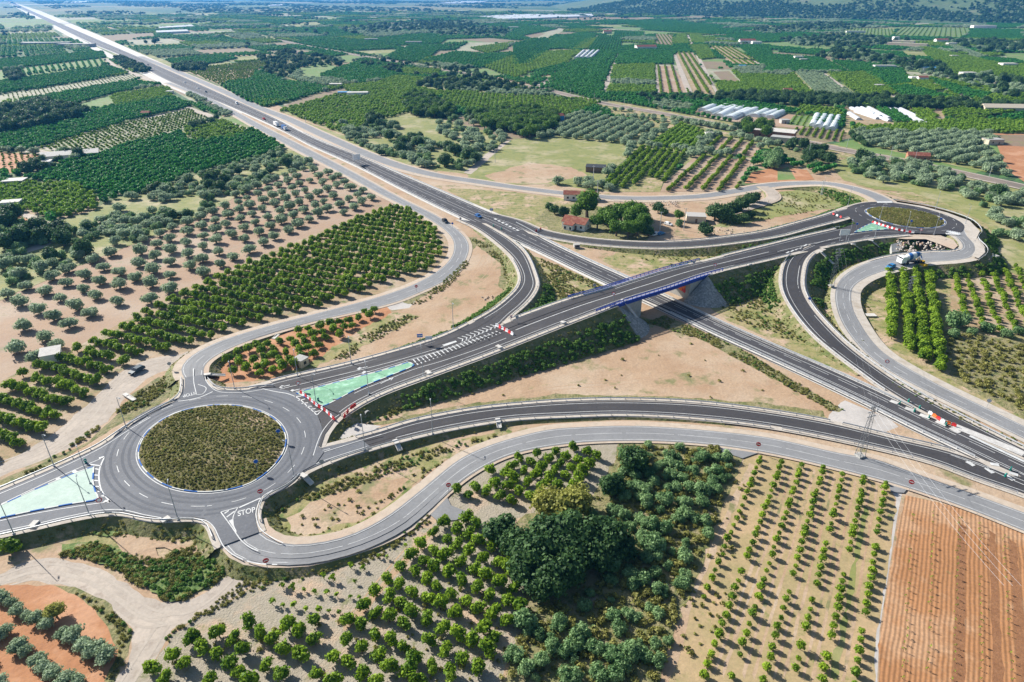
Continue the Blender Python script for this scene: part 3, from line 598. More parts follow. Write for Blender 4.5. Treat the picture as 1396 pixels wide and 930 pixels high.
# =========================================================== TREE PROTOTYPES
def leaf_cloud(n, lobes, size, rng, flat=.35, inner=.55):
    """numpy cloud of small quads in a union of ellipsoid lobes; returns verts, faces"""
    L = np.array(lobes, float); w = L[:, 3]**2; w /= w.sum(); idx = rng.choice(len(L), n, p=w)
    d = rng.normal(size=(n, 3)); d /= np.linalg.norm(d, axis=1)[:, None]
    d[:, 2] = np.where(d[:, 2] < -.35, -d[:, 2], d[:, 2])
    r = inner+(1-inner)*rng.random(n)**.5; r = np.where(rng.random(n) < .22, r*rng.uniform(1.05, 1.28, n), r)
    c = L[idx, :3]+d*(L[idx, 3:4]*r[:, None])*np.array([1, 1, 1])*np.stack([np.ones(n), np.ones(n), L[idx, 4]], 1)
    nn = d+rng.normal(0, .55, (n, 3)); nn /= np.linalg.norm(nn, axis=1)[:, None]
    t = np.cross(nn, rng.normal(size=(n, 3))); t /= np.linalg.norm(t, axis=1)[:, None]; b = np.cross(nn, t)
    s = size*(.6+.8*rng.random(n))[:, None]
    V = np.stack([c-t*s*.5-b*s*.35, c+t*s*.5-b*s*.35, c+t*s*.5+b*s*.35, c-t*s*.5+b*s*.35], 1).reshape(-1, 3)
    return V, [(4*i, 4*i+1, 4*i+2, 4*i+3) for i in range(n)]
def ico(sub=1):
    bm = bmesh.new(); bmesh.ops.create_icosphere(bm, subdivisions=sub, radius=1); V = np.array([v.co[:] for v in bm.verts]); F = [tuple(v.index for v in f.verts) for f in bm.faces]; bm.free(); return V, F
ICO1, ICO2 = ico(1), ico(2)
def lumpy(c, r, rz, rng, amp=.22, base=ICO2):
    V = base[0].copy(); k = rng.normal(size=(5, 3)); ph = rng.random(5)*6
    f = 1+amp*sum(np.sin(V@k[i]*2.2+ph[i]) for i in range(5))/2.5
    V = V*f[:, None]*np.array([r, r, rz]); V[:, 2] = np.maximum(V[:, 2], -rz*.75); return V+np.array(c), base[1]
def make_tree_mesh(fam, seed):
    rng = np.random.default_rng(seed); P = dict(
        citrus=dict(d=3.1, h=2.5, n=460, s=.34, leaf='citrus_leaf', tr=.12, core=.64),
        citrus_dark=dict(d=4.0, h=2.7, n=150, s=.62, leaf='dark_citrus_leaf', tr=.1, core=.8),
        citrus_yellow=dict(d=3.9, h=2.5, n=150, s=.6, leaf='yellow_citrus_leaf', tr=.1, core=.8),
        young=dict(d=1.75, h=1.6, n=190, s=.25, leaf='citrus_leaf', tr=.15, core=.62),
        sapling=dict(d=.75, h=.8, n=30, s=.24, leaf='citrus_leaf', tr=.2, core=.4),
        olive=dict(d=6.2, h=3.9, n=900, s=.45, leaf='olive_leaf', tr=.35, core=.66),
        grove=dict(d=4.4, h=3.3, n=700, s=.35, leaf='grove_leaf', tr=.1, core=.7),
        dark=dict(d=8., h=6.4, n=1400, s=.55, leaf='dark_leaf', tr=.4, core=.75),
        pine=dict(d=8., h=7.8, n=1500, s=.5, leaf='pine_leaf', tr=1.8, core=.7),
        brown=dict(d=9., h=7, n=1500, s=.5, leaf='brown_leaf', tr=1.5, core=.7),
        bush=dict(d=1.8, h=.8, n=70, s=.26, leaf='shrub_leaf', tr=.0, core=.6),
        bush_green=dict(d=1.9, h=1.2, n=110, s=.3, leaf='bank_leaf', tr=.05, core=.7),
        tuft=dict(d=.9, h=.45, n=18, s=.3, leaf='shrub_leaf', tr=.0, core=0),
        cypress=dict(d=2.2, h=9, n=260, s=.6, leaf='dark_leaf', tr=.4, core=.8),
        blob=dict(d=10, h=7, n=90, s=2.4, leaf='dark_leaf', tr=.5, core=.85))[fam]
    R_ = P['d']/2; h = P['h']; ch = (h-P['tr'])/2; cz = P['tr']+ch; lob = []
    nl = {'citrus': 6, 'olive': 9, 'dark': 11, 'pine': 9, 'brown': 12, 'grove': 7}.get(fam, 4)
    if fam == 'cypress': lob = [(0, 0, P['tr']+h*t, R_*(1-.75*t), 2.0) for t in (.15, .35, .55, .75)]
    else:
        for i in range(nl):
            a = rng.random()*2*pi; q = R_*(.22+.36*rng.random()) if nl > 4 else R_*.3*rng.random(); rr = R_*(.46+.2*rng.random()) if nl > 4 else R_*(.65+.2*rng.random())
            zz = cz+ch*(rng.random()*.7-(.55 if fam in ('olive', 'grove') else .4)); lob.append((q*cos(a), q*sin(a), zz, rr, min(1.15, max(.6, ch/rr*.95))))
    V, F = leaf_cloud(P['n'], lob, P['s'], rng)
    V = list(V); F = list(F)
    if P['core']:
        for l in lob:
            v, f = lumpy((l[0], l[1], l[2]), l[3]*P['core'], l[3]*l[4]*P['core'], rng, base=ICO1); n = len(V); V += list(v); F += [tuple(i+n for i in q) for q in f]
    V = np.array(V); V[:, 2] = np.maximum(V[:, 2], .03)
    m = MB(); tr = P['tr']
    rr = P['d']*(.035 if fam not in ('olive', 'pine') else .045)
    if fam in ('olive', 'grove', 'brown', 'dark', 'pine'):
        m.tube((0, 0, 0), (rr*.5, 0, cz*.6), rr*1.5, rr*.9, 7)
        for l in lob[:6]: m.tube((rr*.5, 0, cz*.55), (l[0]*.8, l[1]*.8, l[2]), rr*.7, rr*.25, 5)
    else: m.tube((0, 0, 0), (0, 0, cz), rr*1.2, rr*.6, 6)
    return V, F, m, P['leaf']
PROTO = {}; NVAR = dict(citrus=6, olive=5, young=4, grove=5)
def proto(fam):
    if fam in PROTO: return PROTO[fam]
    L = []
    for k in range(NVAR.get(fam, 3)):
        V, F, tm, leaf = make_tree_mesh(fam, 100*len(PROTO)+k); bark = 'grey_bark' if fam in ('olive', 'grove') else 'bark'
        cm = bpy.data.meshes.new('crown'); cm.from_pydata([tuple(map(float, v)) for v in V], [], F); cm.materials.append(MT[leaf])
        tmm = bpy.data.meshes.new('trunk'); tmm.from_pydata(tm.v, [], tm.f); tmm.materials.append(MT[bark])
        n = len(V); am = bpy.data.meshes.new('tree'); am.from_pydata([tuple(map(float, v)) for v in V]+tm.v, [], F+[tuple(i+n for i in q) for q in tm.f])
        am.materials.append(MT[leaf]); am.materials.append(MT[bark]); am.polygons.foreach_set('material_index', [0]*len(F)+[1]*len(tm.f)); am.update()
        L.append((cm, tmm, am, bpy.data.objects.new('tree_source', am)))
    PROTO[fam] = L; return L
def gn_scatter(name, fam_objs, pts, label, cat, seed=0):
    """pts: (x,y,z,scale,zscale) -> ONE 'stuff' object with an instancing modifier"""
    pts = np.asarray(pts, float); n = len(pts)
    if n == 0: return
    me = bpy.data.meshes.new(name); me.vertices.add(n); me.vertices.foreach_set('co', pts[:, :3].ravel())
    a = me.attributes.new('sc', 'FLOAT_VECTOR', 'POINT'); s = np.stack([pts[:, 3], pts[:, 3], pts[:, 3]*pts[:, 4]], 1); a.data.foreach_set('vector', s.ravel())
    a = me.attributes.new('rt', 'FLOAT_VECTOR', 'POINT'); rg = np.random.default_rng(seed+5); a.data.foreach_set('vector', np.stack([np.zeros(n), np.zeros(n), rg.random(n)*6.28], 1).ravel())
    a = me.attributes.new('ix', 'INT', 'POINT'); a.data.foreach_set('value', rg.integers(0, len(fam_objs), n).astype(np.int32))
    o = bpy.data.objects.new(name, me); COL.objects.link(o)
    ng = bpy.data.node_groups.new(name, 'GeometryNodeTree'); ng.interface.new_socket('Geometry', in_out='INPUT', socket_type='NodeSocketGeometry'); ng.interface.new_socket('Geometry', in_out='OUTPUT', socket_type='NodeSocketGeometry')
    N = ng.nodes; L = ng.links; i = N.new('NodeGroupInput'); u = N.new('NodeGroupOutput'); ip = N.new('GeometryNodeInstanceOnPoints'); j = N.new('GeometryNodeJoinGeometry')
    for p in reversed(fam_objs):
        oi = N.new('GeometryNodeObjectInfo'); oi.inputs['Object'].default_value = p; oi.inputs['As Instance'].default_value = True; L.new(oi.outputs['Geometry'], j.inputs[0])
    ip.inputs['Pick Instance'].default_value = True
    def att(nm, tp):
        x = N.new('GeometryNodeInputNamedAttribute'); x.data_type = tp; x.inputs[0].default_value = nm; return x.outputs[0]
    L.new(i.outputs[0], ip.inputs['Points']); L.new(j.outputs[0], ip.inputs['Instance']); L.new(att('ix', 'INT'), ip.inputs['Instance Index']); L.new(att('sc', 'FLOAT_VECTOR'), ip.inputs['Scale'])
    e2r = N.new('FunctionNodeEulerToRotation'); L.new(att('rt', 'FLOAT_VECTOR'), e2r.inputs[0]); L.new(e2r.outputs[0], ip.inputs['Rotation']); L.new(ip.outputs[0], u.inputs[0])
    m = o.modifiers.new('scatter', 'NODES'); m.node_group = ng
    return tag(o, label, cat, kind='stuff')
# =========================================================== POOLS
POOL = {}     # kind -> list of dict entries
SPEC = []     # (label, group, category, object name)
def pool(kind, fam, pts, spec=None):
    k = len(SPEC); SPEC.append(spec); POOL.setdefault(kind, []).extend((fam, k, *p) for p in pts)
MIDPOLY = []
def lattice(polypx, rowpx, S_, R_, jit=.25, drop=.03, sc=(.85, 1.15), z=0, world=False, per_row=False):
    P = np.array(polypx if world else [G(*p) for p in polypx])[:, :2]
    if rowpx is None: d = np.array([1., 0])
    else:
        a = G(*rowpx[:2]); b = G(*rowpx[2:]); d = (b-a)[:2]; d /= np.linalg.norm(d)
    e = np.array([-d[1], d[0]]); c = P.mean(0); q = (P-c)@np.stack([d, e], 1)
    u = np.arange(q[:, 0].min(), q[:, 0].max(), S_); v = np.arange(q[:, 1].min(), q[:, 1].max(), R_)
    U, Vv = np.meshgrid(u, v); U = U+RNG.normal(0, jit, U.shape); Vv = Vv+RNG.normal(0, jit*.7, U.shape)
    X = c[0]+U*d[0]+Vv*e[0]; Y = c[1]+U*d[1]+Vv*e[1]; k = inpoly(X, Y, P) & (RNG.random(U.shape) > drop)
    X, Y = X[k], Y[k]; n = len(X); s = RNG.uniform(sc[0], sc[1], n); return np.stack([X, Y, np.full(n, z), s, RNG.uniform(.9, 1.12, n)], 1)
def scatter(polypx, area, sc=(.7, 1.3), z=0, world=False, zs=(.85, 1.15)):
    """one point per `area` m2, with a minimum distance by rejection on a jittered grid"""
    P = np.array(polypx if world else [G(*p) for p in polypx])[:, :2]; st = math.sqrt(area); lo, hi = P.min(0), P.max(0)
    X, Y = np.meshgrid(np.arange(lo[0], hi[0], st), np.arange(lo[1], hi[1], st)); X = X+RNG.uniform(-.5, .5, X.shape)*st*.95; Y = Y+RNG.uniform(-.5, .5, X.shape)*st*.95
    k = inpoly(X, Y, P); X, Y = X[k], Y[k]; n = len(X); return np.stack([X, Y, np.full(n, z), RNG.uniform(sc[0], sc[1], n)**1.0, RNG.uniform(*zs, n)], 1)
def clumpy(p, scale=20, keep=.5):
    ph = RNG.random(6)*6.28; k = RNG.normal(size=(6, 2))/scale; f = sum(np.sin(p[:, 0]*k[i, 0]*3+p[:, 1]*k[i, 1]*3+ph[i]) for i in range(6)); return p[f > np.quantile(f, 1-keep)] if len(p) else p
def field(poly, ground, fam=None, row=None, S_=5, R_=5, sc=(.85, 1.15), kind='citrus', spec=None, jag=0, drop=.03, jit=.25, name='field'):
    if ground: sheet(name, poly, ground, jag=jag)
    if fam: pool(kind, fam, lattice(poly, row, S_, R_, jit, drop, sc), spec)
CT_ = 'citrus tree'; OT = 'olive tree'
# ---------------- near and middle orchards, traced -----------------
olive_poly = [(0,500),(0,402),(30,392),(60,372),(110,352),(150,338),(200,318),(250,300),(300,276),(345,258),(380,236),(405,228),(432,228),(462,240),(490,258),(520,272),(505,283),(455,298),(420,318),(395,332),(330,356),(250,396),(180,424),(120,456),(60,488),(0,520)]
S('olive_ground', [(0,540),(-60,560),(-60,400),(0,392),(60,366),(150,332),(250,296),(345,250),(380,228),(432,220),(475,240),(540,274),(525,290),(470,305),(430,325),(330,362),(255,405),(185,434),(110,476),(40,510)], 'olive_soil', jag=.8)
a_ = G(177, 365)-G(152, 376); b_ = G(186, 374)-G(165, 366.5)
def lattice2(poly, o_px, a, b, jit=.5, drop=.05, sc=(.8, 1.2)):
    P = np.array([G(*p) for p in poly])[:, :2]; o = G(*o_px)[:2]; I, J = np.meshgrid(np.arange(-60, 60), np.arange(-60, 60))
    X = o[0]+I*a[0]+J*b[0]+RNG.normal(0, jit, I.shape); Y = o[1]+I*a[1]+J*b[1]+RNG.normal(0, jit, I.shape); k = inpoly(X, Y, P) & (RNG.random(I.shape) > drop)
    X, Y = X[k], Y[k]; n = len(X); return np.stack([X, Y, X*0, RNG.uniform(*sc, n), RNG.uniform(.9, 1.1, n)], 1)
pool('olive', 'olive', lattice2(olive_poly, (165,375), a_, b_, sc=(.78, 1.12)), ('round grey-green olive tree standing on the bare pinkish soil of the left-hand olive grove', 'olive trees of the grove left of the curved citrus orchard', OT, 'olive_tree'))
curve_poly = [(530,285),(560,288),(598,318),(602,345),(585,368),(530,384),(470,408),(425,422),(380,432),(330,446),(290,463),(248,476),(205,484),(165,502),(145,522),(120,540),(98,560),(72,582),(44,602),(0,624),(-50,640),(-50,550),(0,528),(55,503),(110,476),(160,450),(230,412),(300,376),(370,350),(420,330),(480,303)]
S('orchard_ground', [(530,280),(565,283),(607,315),(612,340),(608,358),(585,378),(530,398),(425,428),(350,446),(300,464),(262,478),(225,484),(200,490),(170,504),(150,520),(125,548),(105,563),(85,582),(45,610),(0,634),(-60,662),(-60,545),(0,520),(110,470),(230,404),(370,343),(480,298)], 'orchard_soil', jag=.6)
rw = (12, 525, 92, 549)
pool('citrus', 'citrus', lattice(curve_poly, rw, 2.9, 5.7, .14, .02, (1.0, 1.25)), ('dense green citrus tree in the big curved orchard left of the grey access road', 'citrus trees of the curved orchard beside the access road', CT_, 'citrus_tree'))
p3 = [(308,490),(350,468),(440,448),(520,421),(528,426),(500,440),(455,465),(430,485),(408,500),(350,514),(318,514)]
S('orchard_ground', [(290,495),(305,480),(350,464),(440,442),(525,415),(535,428),(500,448),(460,470),(445,488),(420,500),(390,512),(345,520),(305,522),(288,512)], 'red_soil', jag=.6)
pool('citrus', 'citrus', lattice(p3, (330,480,420,460), 3.4, 4.4, .3, .06, (.9, 1.2)), ('bushy citrus tree in the narrow plot between the access road and the loop ramp', 'citrus trees of the narrow plot north of the near roundabout', CT_, 'citrus_tree'))
a2 = G(549.5, 840)-G(565.3, 822.5)
p4a = [(614,678),(650,652),(700,627),(760,613),(803,610),(826,628),(812,655),(795,672),(760,668),(735,680),(700,692),(670,690),(640,698),(622,692)]
p4b = [(588,722),(610,712),(655,712),(680,735),(700,770),(715,815),(700,858),(680,880),(665,935),(400,935),(430,905),(458,870),(480,845),(500,820),(540,770)]
p4c = [(175,935),(215,905),(250,880),(290,855),(330,848),(380,850),(432,848),(440,862),(425,900),(405,935)]
for pp, gm in (([(600,695),(612,672),(650,644),(700,620),(760,607),(810,604),(850,604),(835,640),(815,670),(790,690),(720,702),(690,710),(720,800),(725,840),(700,880),(680,945),(150,945),(185,930),(222,885),(240,862),(300,845),(360,835),(440,845),(478,838),(520,790),(565,738),(590,716)], 'stony_soil'),):
    S('orchard_ground', pp, gm, jag=.6)
S('orchard_ground', [(232,868),(275,840),(320,818),(345,800),(400,775),(470,760),(540,737),(572,720),(590,716),(550,765),(500,822),(470,850),(430,850),(330,850),(250,880)], 'stony_soil', jag=.6)
S('dirt_strip', [(590,716),(583,722),(548,762),(515,800),(490,828),(470,848),(462,862),(474,860),(498,838),(522,806),(560,762),(592,724)], 'dirt', jag=.3)
rwb = (549.5, 840, 565.3, 822.5)
for pp, sp in ((p4a, 'rounded citrus tree in the plot between the grey local road and the dark tree grove'), (p4b, 'rounded citrus tree in the large orchard below the bend of the grey local road'), (p4c, 'rounded citrus tree in the orchard corner by the lower dirt track')):
    pool('citrus', 'citrus', lattice(pp, rwb, 3.5, 3.1, .2, .04, (.82, 1.1)), (sp, sp.replace('rounded citrus tree', 'citrus trees'), CT_, 'citrus_tree'))
p4d = [(352,830),(395,790),(440,785),(530,750),(565,730),(540,765),(500,815),(480,838),(440,842),(350,845)]
pool('sapling', 'sapling', lattice(p4d, (400,805,470,815), 2.2, 3.6, .2, .18, (1.2, 2.1)), ('tiny newly planted citrus sapling on the stony strip left of the large orchard', 'newly planted citrus saplings on the stony strip', 'sapling', 'citrus_sapling'))
# young orchard: seven traced rows
S('orchard_ground', [(1018,622),(1050,618),(1170,650),(1212,664),(1222,682),(1212,760),(1196,860),(1190,945),(895,945),(915,870),(940,810),(965,750),(985,690),(1000,650)], 'young_soil', jag=.5)
young_rows = [((1037,627),(960,816)), ((1065,634),(958,925)), ((1092,637),(997,925)), ((1121,640),(1040,930)), ((1148,650),(1080,930)), ((1177,655),(1120,930)), ((1206,661),(1163,935))]
ords = ['first', 'second', 'third', 'fourth', 'fifth', 'sixth', 'seventh']
for i, (a, b) in enumerate(young_rows):
    A_, B_ = G(*a), G(*b); L_ = np.linalg.norm(B_-A_); n = int(L_/2.3); pts = []
    for q in range(n+1):
        if random.random() < .025: continue
        w = A_+(B_-A_)*q/n; pts.append((w[0]+random.gauss(0, .06), w[1]+random.gauss(0, .1), 0, random.choice((.65, .8, .88, .92, 1.0, 1.08)), random.uniform(.9, 1.15)))
    pool('young', 'young', pts, ('young round citrus tree in the regular orchard, %s row from the dark grove' % ords[i], 'young citrus trees of the %s row from the grove' % ords[i], 'young tree', 'young_citrus_tree'))
# wheel tracks / grass strips between rows
for i in range(6):
    (a, b), (c, d) = young_rows[i], young_rows[i+1]
    for f0, f1, m_ in ((.28, .40, 'dirt'), (.60, .72, 'dirt')):
        A0 = np.array(a)*(1-f0)+np.array(c)*f0; A1 = np.array(a)*(1-f1)+np.array(c)*f1; B0 = np.array(b)*(1-f0)+np.array(d)*f0; B1 = np.array(b)*(1-f1)+np.array(d)*f1
        if b[1] < 900: continue
        S('wheel_track', [A0, A1, B1, B0], m_, jag=.18)
S('wheel_track', [(1022,632),(1030,632),(985,730),(945,820),(925,900),(905,945),(893,945),(915,870),(950,790),(985,710)], 'dirt', jag=.3)
S('grass_strip', [(1178,690),(1184,690),(1170,770),(1152,860),(1140,930),(1130,930),(1145,860),(1162,770)], 'dry_grass', jag=.5)
# ploughed field on the right
S('ploughed_field', [(1235,675),(1300,690),(1396,726),(1480,758),(1480,945),(1196,945),(1200,860),(1212,790),(1226,710)], 'plough', jag=.3)
for a, b, w in (((1311,712),(1306,945),10), ((1352,722),(1360,945),9), ((1380,735),(1396,945),10)):
    S('fresh_furrow', [(a[0]-w*.45, a[1]), (a[0]+w*.5, a[1]+3), (b[0]+w, b[1]), (b[0]-w*.7, b[1])], 'fresh_soil', jag=.25)
for k_, (a, b) in enumerate((((1243,697),(1229,940)), ((1272,700),(1263,940)), ((1307,709),(1298,940)), ((1335,716),(1337,940)), ((1367,731),(1380,940)))):
    A_, B_ = G(*a), G(*b); L_ = np.linalg.norm(B_-A_); n = int(L_/1.9); pts = [(*(A_+(B_-A_)*(q/n)+np.array([random.gauss(0, .08), random.gauss(0, .2), 0]))[:2], 0, random.uniform(.7, 1.1), 1) for q in range(n+1) if random.random() > .1]
    pool('stake', 'stake', pts, ('tiny seedling tied to a stake in the %s planted row of the reddish ploughed field' % ords[k_], 'staked seedlings of the %s row in the ploughed field' % ords[k_], 'seedling', 'staked_seedling'))
# bottom left olive field
S('red_field', [(-60,812),(0,798),(30,797),(75,798),(108,806),(135,822),(160,843),(174,862),(176,880),(168,900),(148,932),(120,960),(-60,960)], 'red_soil', jag=.4)
ol = [(4,815,1),(-12,806,1),(15,822,.8),(27,832,.9),(50,845,.95),(38,838,.8),(64,852,.9),(88,865,1.1),(103,868,1.2),(113,882,1.1),(133,888,1.25),(147,898,1.1),(124,893,1),(10,862,1.1),(-8,868,1),(25,882,.95),(38,888,.9),(53,900,1),(60,912,1.05),(75,917,1.1),(90,930,1.1),(108,932,1.1),(5,932,1),(-15,900,.9),(25,942,.9)]
pool('olive', 'olive', [(*G(x, y+3)[:2], 0, s*.52*random.uniform(.8, 1.15), 1) for x, y, s in ol], ('silvery olive tree in the hedge-like rows on orange soil by the lower dirt track', 'olive trees on the orange soil in the near corner', OT, 'olive_tree'))
S('scrub_margin', [(75,797),(100,800),(135,815),(165,838),(182,860),(180,880),(172,905),(150,935),(140,930),(160,890),(152,860),(120,822)], 'scrub', jag=.6)
# infield patches ------------------------------------------------------
S('grassy_ground', [(45,712),(95,708),(139,700),(197,708),(264,709),(280,712),(291,725),(298,745),(311,770),(308,785),(285,804),(251,818),(231,818),(200,800),(163,775),(125,762),(80,756),(100,745),(60,735)], 'dirt_grass', smoothn=0, jag=.8)
S('grassy_ground', [(60,640),(110,612),(160,580),(205,560),(240,535),(247,520),(243,512),(215,514),(180,538),(160,565),(120,603),(75,625),(0,655),(-60,690),(-60,700)], 'scrub', jag=.5)
S('grassy_ground', [(365,712),(372,695),(420,668),(500,632),(560,612),(640,596),(700,585),(690,594),(640,612),(600,632),(570,655),(545,685),(520,705),(475,722),(425,734),(385,733)], 'dirt_grass', jag=.8)
S('dry_patch', [(395,705),(440,680),(520,652),(560,650),(530,690),(480,715),(425,728),(390,725)], 'dirt', jag=1.2)
S('grassy_ground', [(345,520),(400,505),(430,490),(460,470),(500,445),(540,425),(575,430),(520,460),(455,490),(420,505)], 'dirt_grass', jag=1)
S('grassy_ground', [(730,350),(760,362),(800,378),(845,398),(830,402),(775,418),(735,425),(720,430),(740,400)], 'dirt_grass', jag=1)
S('grassy_ground', [(630,320),(668,332),(695,355),(700,380),(690,400),(680,390),(684,360),(650,335),(640,345),(632,365),(600,390),(560,415),(545,412),(600,384),(632,350)], 'scrub', jag=.6)
S('grassy_ground', [(500,575),(620,545),(720,505),(820,478),(900,440),(870,430),(780,450),(640,510),(560,545),(480,580)], 'dirt_grass', jag=1)
S('grassy_ground', [(960,415),(1000,400),(1050,372),(1065,350),(1072,385),(1095,440),(1125,478),(1160,510),(1140,505),(1060,468),(990,436)], 'dirt_grass', jag=1)
S('grassy_ground', [(840,345),(900,342),(980,338),(1040,332),(975,352),(900,366),(860,376),(820,355)], 'dirt_grass', jag=1)
S('grassy_ground', [(600,255),(700,262),(780,272),(830,285),(770,318),(700,300),(660,290),(640,275)], 'dirt_grass', jag=1)
S('grassy_ground', [(1050,275),(1060,262),(1120,256),(1165,262),(1190,272),(1150,282),(1080,292),(1040,300),(990,310),(960,318),(985,300)], 'dry_grass', jag=.8)
S('grassy_ground', [(1105,418),(1100,395),(1103,372),(1120,350),(1160,337),(1195,334),(1150,360),(1130,385),(1126,420),(1140,450),(1160,470),(1150,470)], 'dirt_grass', jag=.6)
S('grassy_ground', [(1170,480),(1200,505),(1240,530),(1330,575),(1396,607),(1460,640),(1460,650),(1396,612),(1330,582),(1260,548),(1200,515)], 'scrub', jag=.4)
S('grassy_ground', [(480,583),(640,564),(800,545),(950,548),(1080,566),(1130,575),(1120,560),(1020,548),(900,540),(760,538),(640,550),(520,575)], 'scrub', jag=.7)
for P_ in ([(905,430),(1000,470),(1100,530),(1150,560),(1140,562),(1060,520),(960,465),(880,440)],): S('grassy_ground', P_, 'scrub', jag=.7)
# right side orchards / scrub
S('dirt_field', [(1180,372),(1215,366),(1300,352),(1345,358),(1396,365),(1480,380),(1480,640),(1396,575),(1330,545),(1240,500),(1200,470),(1172,435),(1165,410),(1170,385)], 'dirt_grass', jag=.8)
for a, b, c_ in ((((1213,378)),(1214,462),6), ((1230,376),(1240,478),6), ((1247,372),(1259,492),6), ((1265,368),(1280,506),6)):
    A_, B_ = G(*a), G(*b); L_ = np.linalg.norm(B_-A_); n = int(L_/2.1)
    pool('citrus', 'citrus', [(*(A_+(B_-A_)*q/n+np.array([random.gauss(0, .15), random.gauss(0, .2), 0]))[:2], 0, random.uniform(1.05, 1.35), 1.1) for q in range(n+1) if not (.22 < q/n < .27)], ('tall citrus tree in the four hedge-like rows under the right-hand pylon', 'citrus trees of the four hedge rows below the far roundabout', CT_, 'citrus_tree'))
pv_ = [(1296,370),(1340,362),(1396,366),(1450,372),(1450,475),(1396,458),(1330,448),(1296,440)]
S('orchard_ground', pv_, 'orchard_soil', jag=.6); pool('citrus', 'citrus', lattice(pv_, (1300,370,1320,450), 2.4, 4.6, .3, .08, (.6, .95)), ('small citrus tree in the loose rows at the right edge below the boulder wall', 'small citrus trees right of the gravel path', CT_, 'citrus_tree'))
S('scrub_field', [(1285,450),(1320,452),(1396,468),(1480,480),(1480,640),(1396,570),(1340,540),(1300,520),(1290,490)], 'scrub', jag=.8)
pool('shrub', 'bush', scatter([(1290,452),(1396,470),(1470,480),(1470,620),(1396,562),(1310,520),(1292,490)], 5, (.6, 1.5)), None)
pool('grove', 'grove', [(*G(x, y+4)[:2], 0, s, 1) for x, y, s in ((1303,442,1.7),(1345,448,1.1),(1372,456,1.0),(1325,452,.8),(1388,452,.9),(1300,455,1.0))], ('large grey-green shrub tree at the lower edge of the right-hand orchard', 'shrub trees below the right-hand orchard', 'tree', 'wild_tree'))
# dark grove -------------------------------------------------------------
S('scrub_ground', [(842,604),(900,600),(975,606),(1012,626),(1000,655),(985,690),(965,750),(940,810),(915,870),(895,945),(680,945),(700,880),(725,840),(715,800),(692,720),(720,700),(790,690),(815,665),(835,635)], 'scrub', jag=.8)
big = [('dark',860,640,1.05),('dark',833,672,.85),('brown',775,712,1.05),('brown',745,704,.95),('brown',790,695,.8),('dark',683,738,.95),('dark',700,752,.9),('dark',722,772,1.15),('dark',712,792,.8),('dark',782,752,1.25),('dark',750,808,1.0),('dark',802,748,1.25),('dark',828,748,1.1),('dark',810,775,.95),('dark',775,790,1.0),('dark',850,762,.8),('dark',765,765,1.1),('dark',735,815,.8),('dark',740,745,1.1),('dark',757,740,1.0)]
for f, x, y, s in big:
    lab = 'large very dark evergreen tree in the heart of the grove left of the young orchard' if f == 'dark' else 'broad olive-brown tree crown at the top left of the dark grove'
    pool('bigtree', f, [(*G(x, y)[:2], 0, s, 1)], (lab, 'dark evergreen trees of the grove' if f == 'dark' else 'olive-brown trees of the grove', 'tree', 'evergreen_tree' if f == 'dark' else 'broadleaf_tree'))
gl = [(885,722,1.2),(905,725,1.1),(717,855,1.4),(830,778,1.2),(860,788,1.0),(875,793,1.0),(895,808,.9),(925,798,.75),(886,748,1.4),(900,748,1.0),(932,763,1.1),(895,762,.8),(837,844,.9),(855,842,.8),(792,873,1.1),(752,888,1.0),(782,885,.9),(812,887,1.0),(830,897,.9),(860,892,1.2),(880,897,.9),(892,881,.7),(845,909,1.0),(777,926,1.2),(817,923,1.1),(840,926,1.0),(853,647,1.0),(875,643,.9),(895,641,.9),(865,652,.9),(912,624,1.0),(912,653,1.0),(925,641,.9),(930,656,.9),(955,627,1.1),(977,646,1.0),(970,657,.8),(957,672,1.2),(990,628,1.0),(975,673,.9),(875,672,1.2),(880,690,1.2),(905,688,1.2),(852,682,.9),(862,667,.9),(935,688,.9),(957,690,.9),(940,668,.8),(890,660,.9),(920,668,.9),(945,645,.9),(835,700,1.0),(850,705,.9),(805,705,.9),(925,712,.9),(945,710,.8),(870,712,.8),(700,900,1.0),(720,915,1.0),(740,905,.9),(735,870,.8),(760,860,.8)]
pool('grove', 'grove', [(*G(x, y)[:2], 0, s*.8, 1) for x, y, s in gl], ('pale green shrubby tree scattered in the overgrown grove left of the young orchard', 'shrubby trees of the overgrown grove', 'tree', 'wild_tree'))
gp = [(845,608),(975,610),(1002,628),(990,670),(968,735),(940,800),(915,860),(895,935),(690,935),(705,880),(728,840),(720,800),(730,830),(790,820),(820,780),(860,740),(830,700),(830,660)]
pool('grove', 'grove', scatter(gp, 16, (.3, .75)), ('small shrub tree scattered between the trees of the overgrown grove', 'small shrub trees of the overgrown grove', 'tree', 'wild_tree'))
pool('shrub', 'bush', scatter(gp, 3.2, (.5, 1.4)), None)
